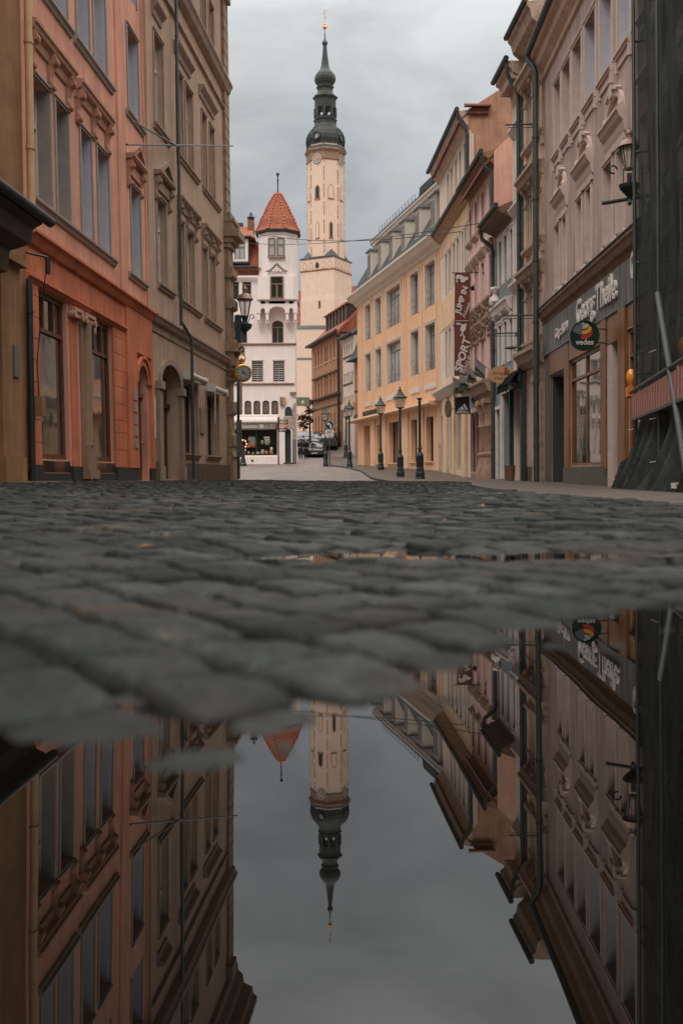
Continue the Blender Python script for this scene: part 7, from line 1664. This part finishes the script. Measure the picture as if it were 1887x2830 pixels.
# ---- overhead cables ------------------------------------------------
def cable(pts, lb, r=.02, sag=.3):
    a, b = pts; P_ = [a.lerp(b, u) + Vector((0, 0, -sag * 4 * u * (1 - u))) for u in np.linspace(0, 1, 17)]; m = MB(); m.tube(P_, r, 5); tag(m.build('overhead_cable', M_plinth), lb, 'cable', 'cables crossing the sky over the street')
cable((at(705, 645, 76.5), R2.P(sD(47), .4, at(1300, 640, 47).z)), 'upper of the two thin cables crossing in front of the church tower', .022, .5)
cable((at(690, 672, 76.5), R2.P(sD(40), .3, at(1460, 610, 40).z)), 'lower of the two thin cables crossing in front of the church tower', .018, .4)
# ---- cars ------------------------------------------------------------
def make_car(name, paint, label):
    t = thing(name, (0, 0, 0), label, 'car', 'dark cars parked up the side street'); f = WF((0, 0, 0))
    def loft(m, secs):                       # secs: list of (y, [(halfwidth, z) bottom..top])
        n = len(secs[0][1]); vs = []
        for y, pr in secs: vs += [(-w_, y, z) for w_, z in pr] + [(w_, y, z) for w_, z in reversed(pr)]
        n2 = 2 * n; fs = [(i * n2 + j, i * n2 + (j + 1) % n2, (i + 1) * n2 + (j + 1) % n2, (i + 1) * n2 + j) for i in range(len(secs) - 1) for j in range(n2)]
        fs += [tuple(range(n2)), tuple(range((len(secs) - 1) * n2, len(secs) * n2))]; m.add(vs, fs)
    B_ = lambda w1, zt: [(.70, .22), (.82, .34), (.84, .55), (.80, min(.82, zt - .04)), (w1, zt)]
    m = MB(); loft(m, [(-1.95, [(.60, .28), (.70, .36), (.72, .5), (.66, .62), (.55, .66)]), (-1.80, B_(.62, .76)), (-1.3, B_(.68, .88)), (-.85, B_(.70, .95)), (0, B_(.72, .97)), (1.2, B_(.72, .99)), (1.75, B_(.68, .98)), (1.9, [(.62, .3), (.74, .4), (.76, .6), (.7, .8), (.6, .92)])]); m.build('body', paint, t, True)
    C_ = lambda w0, w1, zt: [(w0, .93), (w0 - .02, 1.05), (w0 - .08, zt - .14), (w1, zt - .03), (w1 - .15, zt)]
    m = MB(); loft(m, [(-.95, [(.68, .92), (.68, .93), (.68, .94), (.66, .95), (.6, .96)]), (-.35, C_(.72, .55, 1.38)), (.2, C_(.72, .56, 1.46)), (1.0, C_(.72, .55, 1.44)), (1.55, C_(.70, .5, 1.30)), (1.82, [(.66, .92), (.66, .95), (.64, .98), (.6, 1.0), (.5, 1.02)])]); m.build('cabin', paint, t, True)
    m = MB(); m.quad([(-.60, -.93, .975), (.60, -.93, .975), (.50, -.37, 1.36), (-.50, -.37, 1.36)]); m.build('windscreen', MCG, t)
    for sg in (-1, 1):
        m = MB(); m.quad([(sg * .735, -.62, .99), (sg * .735, 1.35, 1.0), (sg * .60, 1.1, 1.33), (sg * .60, -.22, 1.35)]); m.build('side_window', MCG, t)
        m = MB(); m.add([(sg * .74, -1.76, .70), (sg * .52, -1.86, .68), (sg * .52, -1.80, .79), (sg * .76, -1.62, .82), (sg * .78, -1.5, .74)], [(0, 1, 2, 3, 4)]); m.box(f, min(sg * .48, sg * .76), max(sg * .48, sg * .76), -1.865, -1.7, .67, .78); m.build('headlight', MHL, t)
        m = MB(); m.sphere((sg * .90, -.62, 1.0), .11, 8, sc=(1.1, .6, .75)); m.tube([(sg * .72, -.6, .96), (sg * .86, -.62, .98)], .03, 5); m.build('wing_mirror', paint, t, True)
        for y in (-1.2, 1.2):
            m = MB(); m.tube([(sg * .64, y, .31), (sg * .85, y, .31)], .31, 18); w_ = m.build('wheel', M_black, t, True); m = MB(); m.tube([(sg * .84, y, .31), (sg * .862, y, .31)], .19, 12); m.build('rim', M_zinc, w_)
    m = MB(); m.box(f, -.26, .26, -1.985, -1.955, .36, .47); m.build('number_plate', MWH, t)
    m = MB(); m.box(f, -.46, .46, -1.93, -1.84, .60, .68); m.box(f, -.62, .62, -1.972, -1.90, .27, .35); m.build('grille', M_plinth, t)
    m = MB(); m.disc(FW((0, -1.94, .645)), 0, 0, .05, 0, .02, 12); m.build('badge', MHL, t)
    return t
MCG = pmat('car_glass', (.05, .055, .055), rough=.08, spec=.8); MHL = pmat('headlight_glass', (.5, .5, .5), rough=.15, coat=.5)
MCB = pmat('black_car_paint', (.012, .014, .016), rough=.22, coat=.7, spec=.6)
c1 = make_car('parked_car', MCB, 'black small hatchback facing the viewer beside the two people in black coats')
def putc(c, x, D, yaw, z=None): q = at(x, 1300, D); c.location = (q.x, D, (G(D) if z is None else z)); c.rotation_euler = (0.06 * 0, 0, yaw); c.scale = (1, 1, 1)
putc(c1, 877, 91.5, R(-6), G(90) - .02)
for x, D, yw, z, lb in ((866, 98, R(-5), 2.95, 'dark car directly behind the black hatchback, its windscreen showing over the roof'), (888, 97, R(-4), 2.72, 'dark car behind the black hatchback, near the arrow sign'), (838, 99, R(-12), 2.95, 'dark car seen over the heads of the two people'), (911, 95.5, R(174), 2.60, 'dark car partly hidden behind the round blue arrow sign pole')):
    c = copy_tree(c1); putc(c, x, D, yw, z); c['label'] = lb
# ---- two people -------------------------------------------------------
SKN = pmat('skin', (.50, .30, .22), rough=.6)
def person(p, yaw, h, coat, legs, hair, label, side):
    k = h / 1.75; t = thing('person', p, label, 'person', 'two people in dark coats'); f = Matrix.Translation(p) @ Matrix.Rotation(yaw, 4, 'Z') @ Matrix.Scale(k, 4)
    V = {'pel': (0, 0, .95, .13), 'sp': (0, 0, 1.15, .125), 'ch': (0, .0, 1.35, .15), 'nk': (0, 0, 1.49, .055), 'hd': (0, -.015, 1.60, .085), 'ht': (0, -.01, 1.69, .075)}
    E = [('pel', 'sp'), ('sp', 'ch'), ('ch', 'nk'), ('nk', 'hd'), ('hd', 'ht')]
    for s, n in ((-1, 'l'), (1, 'r')):
        V.update({n + 'hip': (s * .09, 0, .88, .09), n + 'kn': (s * .1, -.01, .48, .06), n + 'an': (s * .1, .02, .08, .04), n + 'to': (s * .11, -.13, .03, .035),
                  n + 'sh': (s * .18, 0, 1.41, .06), n + 'el': (s * .24, .02, 1.12, .045), n + 'wr': (s * .16, -.16, .98, .028), n + 'pm': (s * .12, -.21, .97, .032)})
        E += [('pel', n + 'hip'), (n + 'hip', n + 'kn'), (n + 'kn', n + 'an'), (n + 'an', n + 'to'), ('ch', n + 'sh'), (n + 'sh', n + 'el'), (n + 'el', n + 'wr'), (n + 'wr', n + 'pm')]
        for j, (dx, ln) in enumerate(((-.03, .07), (-.01, .085), (.01, .08), (.028, .065))):
            V[n + 'f%d' % j] = (s * .12 - s * .045, -.235 + .0, .985 - j * .018, .009); V[n + 'g%d' % j] = (s * .12 - s * (.045 + ln * .6), -.235 + .01, .975 - j * .018, .008); E += [(n + 'pm', n + 'f%d' % j), (n + 'f%d' % j, n + 'g%d' % j)]
        V[n + 'th'] = (s * .10, -.225, 1.02, .01); E.append((n + 'pm', n + 'th'))
    ks = list(V); me = bpy.data.meshes.new('body'); me.from_pydata([V[a][:3] for a in ks], [(ks.index(a), ks.index(b)) for a, b in E], [])
    o = bpy.data.objects.new('body_tmp', me); COL.objects.link(o); md = o.modifiers.new('s', 'SKIN')
    for i, a in enumerate(ks): me.skin_vertices[0].data[i].radius = (V[a][3], V[a][3] * (.75 if a in ('ch', 'pel', 'sp') else 1)); me.skin_vertices[0].data[i].use_root = (a == 'pel')
    md2 = o.modifiers.new('d', 'SUBSURF'); md2.levels = 1; md2.render_levels = 1
    bpy.context.view_layer.update(); m2 = bpy.data.meshes.new_from_object(o.evaluated_get(bpy.context.evaluated_depsgraph_get())); bpy.data.objects.remove(o)
    m2.name = 'body'; m2.transform(Matrix.Translation(-Vector(p)) @ f); m2.materials.clear(); m2.materials.append(SKN); m2.polygons.foreach_set('use_smooth', [True] * len(m2.polygons))
    ob = bpy.data.objects.new('body', m2); COL.objects.link(ob); ob.parent = t; ROOT[ob.name] = Vector(p)
    def part(nm, mat, vs_f, sm=True):
        m = MB(); vs_f(m); m.v = [tuple(f @ Vector(v)) for v in m.v]; return m.build(nm, mat, t, sm)
    def coatf(m):
        n = 16; pr = [(.27, .36, .17), (.25, .6, .17), (.22, .85, .155), (.18, 1.08, .135), (.20, 1.25, .15), (.215, 1.38, .145), (.15, 1.46, .11), (.08, 1.50, .08)]
        vs = [(a * math.cos(2 * math.pi * i / n) * (1 + .03 * math.sin(i * 2.3)), b * math.sin(2 * math.pi * i / n), z) for a, z, b in pr for i in range(n)]
        m.add(vs, [(j * n + i, j * n + (i + 1) % n, (j + 1) * n + (i + 1) % n, (j + 1) * n + i) for j in range(len(pr) - 1) for i in range(n)])
        for s in (-1, 1): m.tube([(s * .17, 0, 1.42), (s * .245, .02, 1.12), (s * .17, -.15, .985)], [.085, .065, .05], 8)
    part('coat', coat, coatf)
    part('trousers', legs, lambda m: [m.tube([(s * .1, 0, .6), (s * .1, 0, .1)], [.085, .055], 8) for s in (-1, 1)])
    part('shoe', M_black, lambda m: [m.sphere((s * .11, -.06, .045), .07, 8, sc=(.7, 1.9, .6)) for s in (-1, 1)])
    part('hair', hair, lambda m: (m.sphere((0, .02, 1.655), .112, 10, sc=(.95, 1.0, 1.05)), m.sphere((0, .06, 1.56), .09, 8)))
    part('face_feature', M_black, lambda m: [m.sphere((s * .033, -.098, 1.625), .010, 5) for s in (-1, 1)] + [m.box(WF((0, 0, 0)), -.022, .022, -.104, -.095, 1.552, 1.560)])
    part('nose', SKN, lambda m: m.sphere((0, -.105, 1.595), .014, 6, sc=(.8, 1, 1.5)))
    return t
HD = pmat('dark_hair', (.03, .02, .014), rough=.8); HG = pmat('grey_hair', (.35, .31, .28), rough=.8); MK = pmat('black_coat', (.008, .008, .009), rough=.9); MKG = pmat('dark_green_coat', (.022, .03, .024), rough=.9)
for x, D, yaw, h, ct, hr, lb in ((831, 87.5, R(14), 1.75, MKG, HD, 'person in dark green jacket beside another in a long black coat'), (846, 87, R(-6), 1.70, MK, HG, 'person in long black coat with pale hair next to the black hatchback')):
    q = at(x, 1300, D); person(Vector((q.x, D, G(D) - .0)), yaw, h, ct, MK, hr, lb, 0)
# ---- red-leaved street tree at the corner --------------------------------
q = at(856, 1200, 93); q = Vector((q.x, 93, 2.0)); zt_ = at(856, 1135, 93).z
t_ = thing('red_leaved_tree', q, 'small tree with dark red leaves leaning out left of the brown house', 'tree')
m = MB(); m.tube([q, q + Vector((.02, 0, 2.5)), q + Vector((0, 0, zt_ - 2.2))], [.12, .09, .05], 7)
rt = random.Random(4); tips = []
for k in range(9):
    a = q + Vector((0, 0, zt_ - 3.6 + k * .26)); b = a + Vector((rt.uniform(-.95, .15), rt.uniform(-.5, .5), rt.uniform(-.1, .5))); m.tube([a, a.lerp(b, .5) + Vector((0, 0, .15)), b], [.035, .02, .01], 5); tips.append(b); tips.append(a.lerp(b, .6))
m.build('trunk', M_woodD, t_)
m = MB()
for tp_ in tips:
    for k in range(22):
        c = tp_ + Vector((rt.gauss(0, .17), rt.gauss(0, .2), rt.gauss(0, .13))); u = Vector((rt.uniform(-1, 1), rt.uniform(-1, 1), rt.uniform(-.5, .5))).normalized() * .15; v = u.cross(Vector((rt.uniform(-1, 1), rt.uniform(-1, 1), rt.uniform(-1, 1)))).normalized() * .10; m.quad([c - u, c - v, c + u, c + v])
m.build('crown', pmat('dark_red_leaves', (.09, .022, .018), rough=.6, var=.5, scale=6), t_)

# ------------------------------------------------------------------ separate pieces become parts of their own
def split_loose(o):
    me = o.data; n = len(me.vertices)
    if n > 4000: return
    par = list(range(n))
    def find(a):
        while par[a] != a: par[a] = par[par[a]]; a = par[a]
        return a
    for e in me.edges:
        a, b = find(e.vertices[0]), find(e.vertices[1])
        if a != b: par[a] = b
    roots = {}
    for i in range(n): roots.setdefault(find(i), []).append(i)
    if len(roots) < 2: return
    polys = {}
    for p in me.polygons: polys.setdefault(find(p.vertices[0]), []).append(p)
    groups = list(roots)
    # merge islands whose boxes touch
    bb = {}
    for r in groups:
        cs = [me.vertices[i].co for i in roots[r]]; bb[r] = [min(c[k] for c in cs) - .004 for k in range(3)] + [max(c[k] for c in cs) + .004 for k in range(3)]
    gp_ = {r: r for r in groups}
    def f2(a):
        while gp_[a] != a: a = gp_[a]
        return a
    for i, a in enumerate(groups):
        for b in groups[i + 1:]:
            A, B_ = bb[a], bb[b]
            if all(A[k] <= B_[k + 3] and B_[k] <= A[k + 3] for k in range(3)):
                x, y = f2(a), f2(b)
                if x != y: gp_[x] = y
    fin = {}
    for r in groups: fin.setdefault(f2(r), []).append(r)
    if len(fin) < 2: return
    for k, rs in enumerate(fin.values()):
        vi = [i for r in rs for i in roots[r]]; mp_ = {v: j for j, v in enumerate(vi)}; ps = [p for r in rs for p in polys.get(r, [])]
        nm = bpy.data.meshes.new(me.name); nm.from_pydata([tuple(me.vertices[i].co) for i in vi], [], [tuple(mp_[v] for v in p.vertices) for p in ps])
        for m_ in me.materials: nm.materials.append(m_)
        nm.polygons.foreach_set('material_index', [p.material_index for p in ps]); nm.polygons.foreach_set('use_smooth', [p.use_smooth for p in ps]); nm.update()
        if k == 0: first = nm
        else:
            c = bpy.data.objects.new(o.name, nm); COL.objects.link(c); c.parent = o.parent
    o.data = first
SPLIT = set('plinth recess_shade_lining glazing_bar pier wall_strip pilaster gable stone_base wooden_front white_panel shop_surround string_course ground_facing yellow_facing dormer_cheek buttress buttress_cap base_ribs clock_numerals dormer_frame red_stripe guard_rail standing_seam letterbox ground_floor_facing turret_pediment_field trousers shoe stucco_drop price_board capital panel quoin blind door_arch shop_frame bracket_arm'.split())
import re as _re
for o in list(bpy.data.objects):
    if o.type == 'MESH' and o.parent is not None and _re.sub(r'[.][0-9]+$', '', o.name) in SPLIT : split_loose(o)
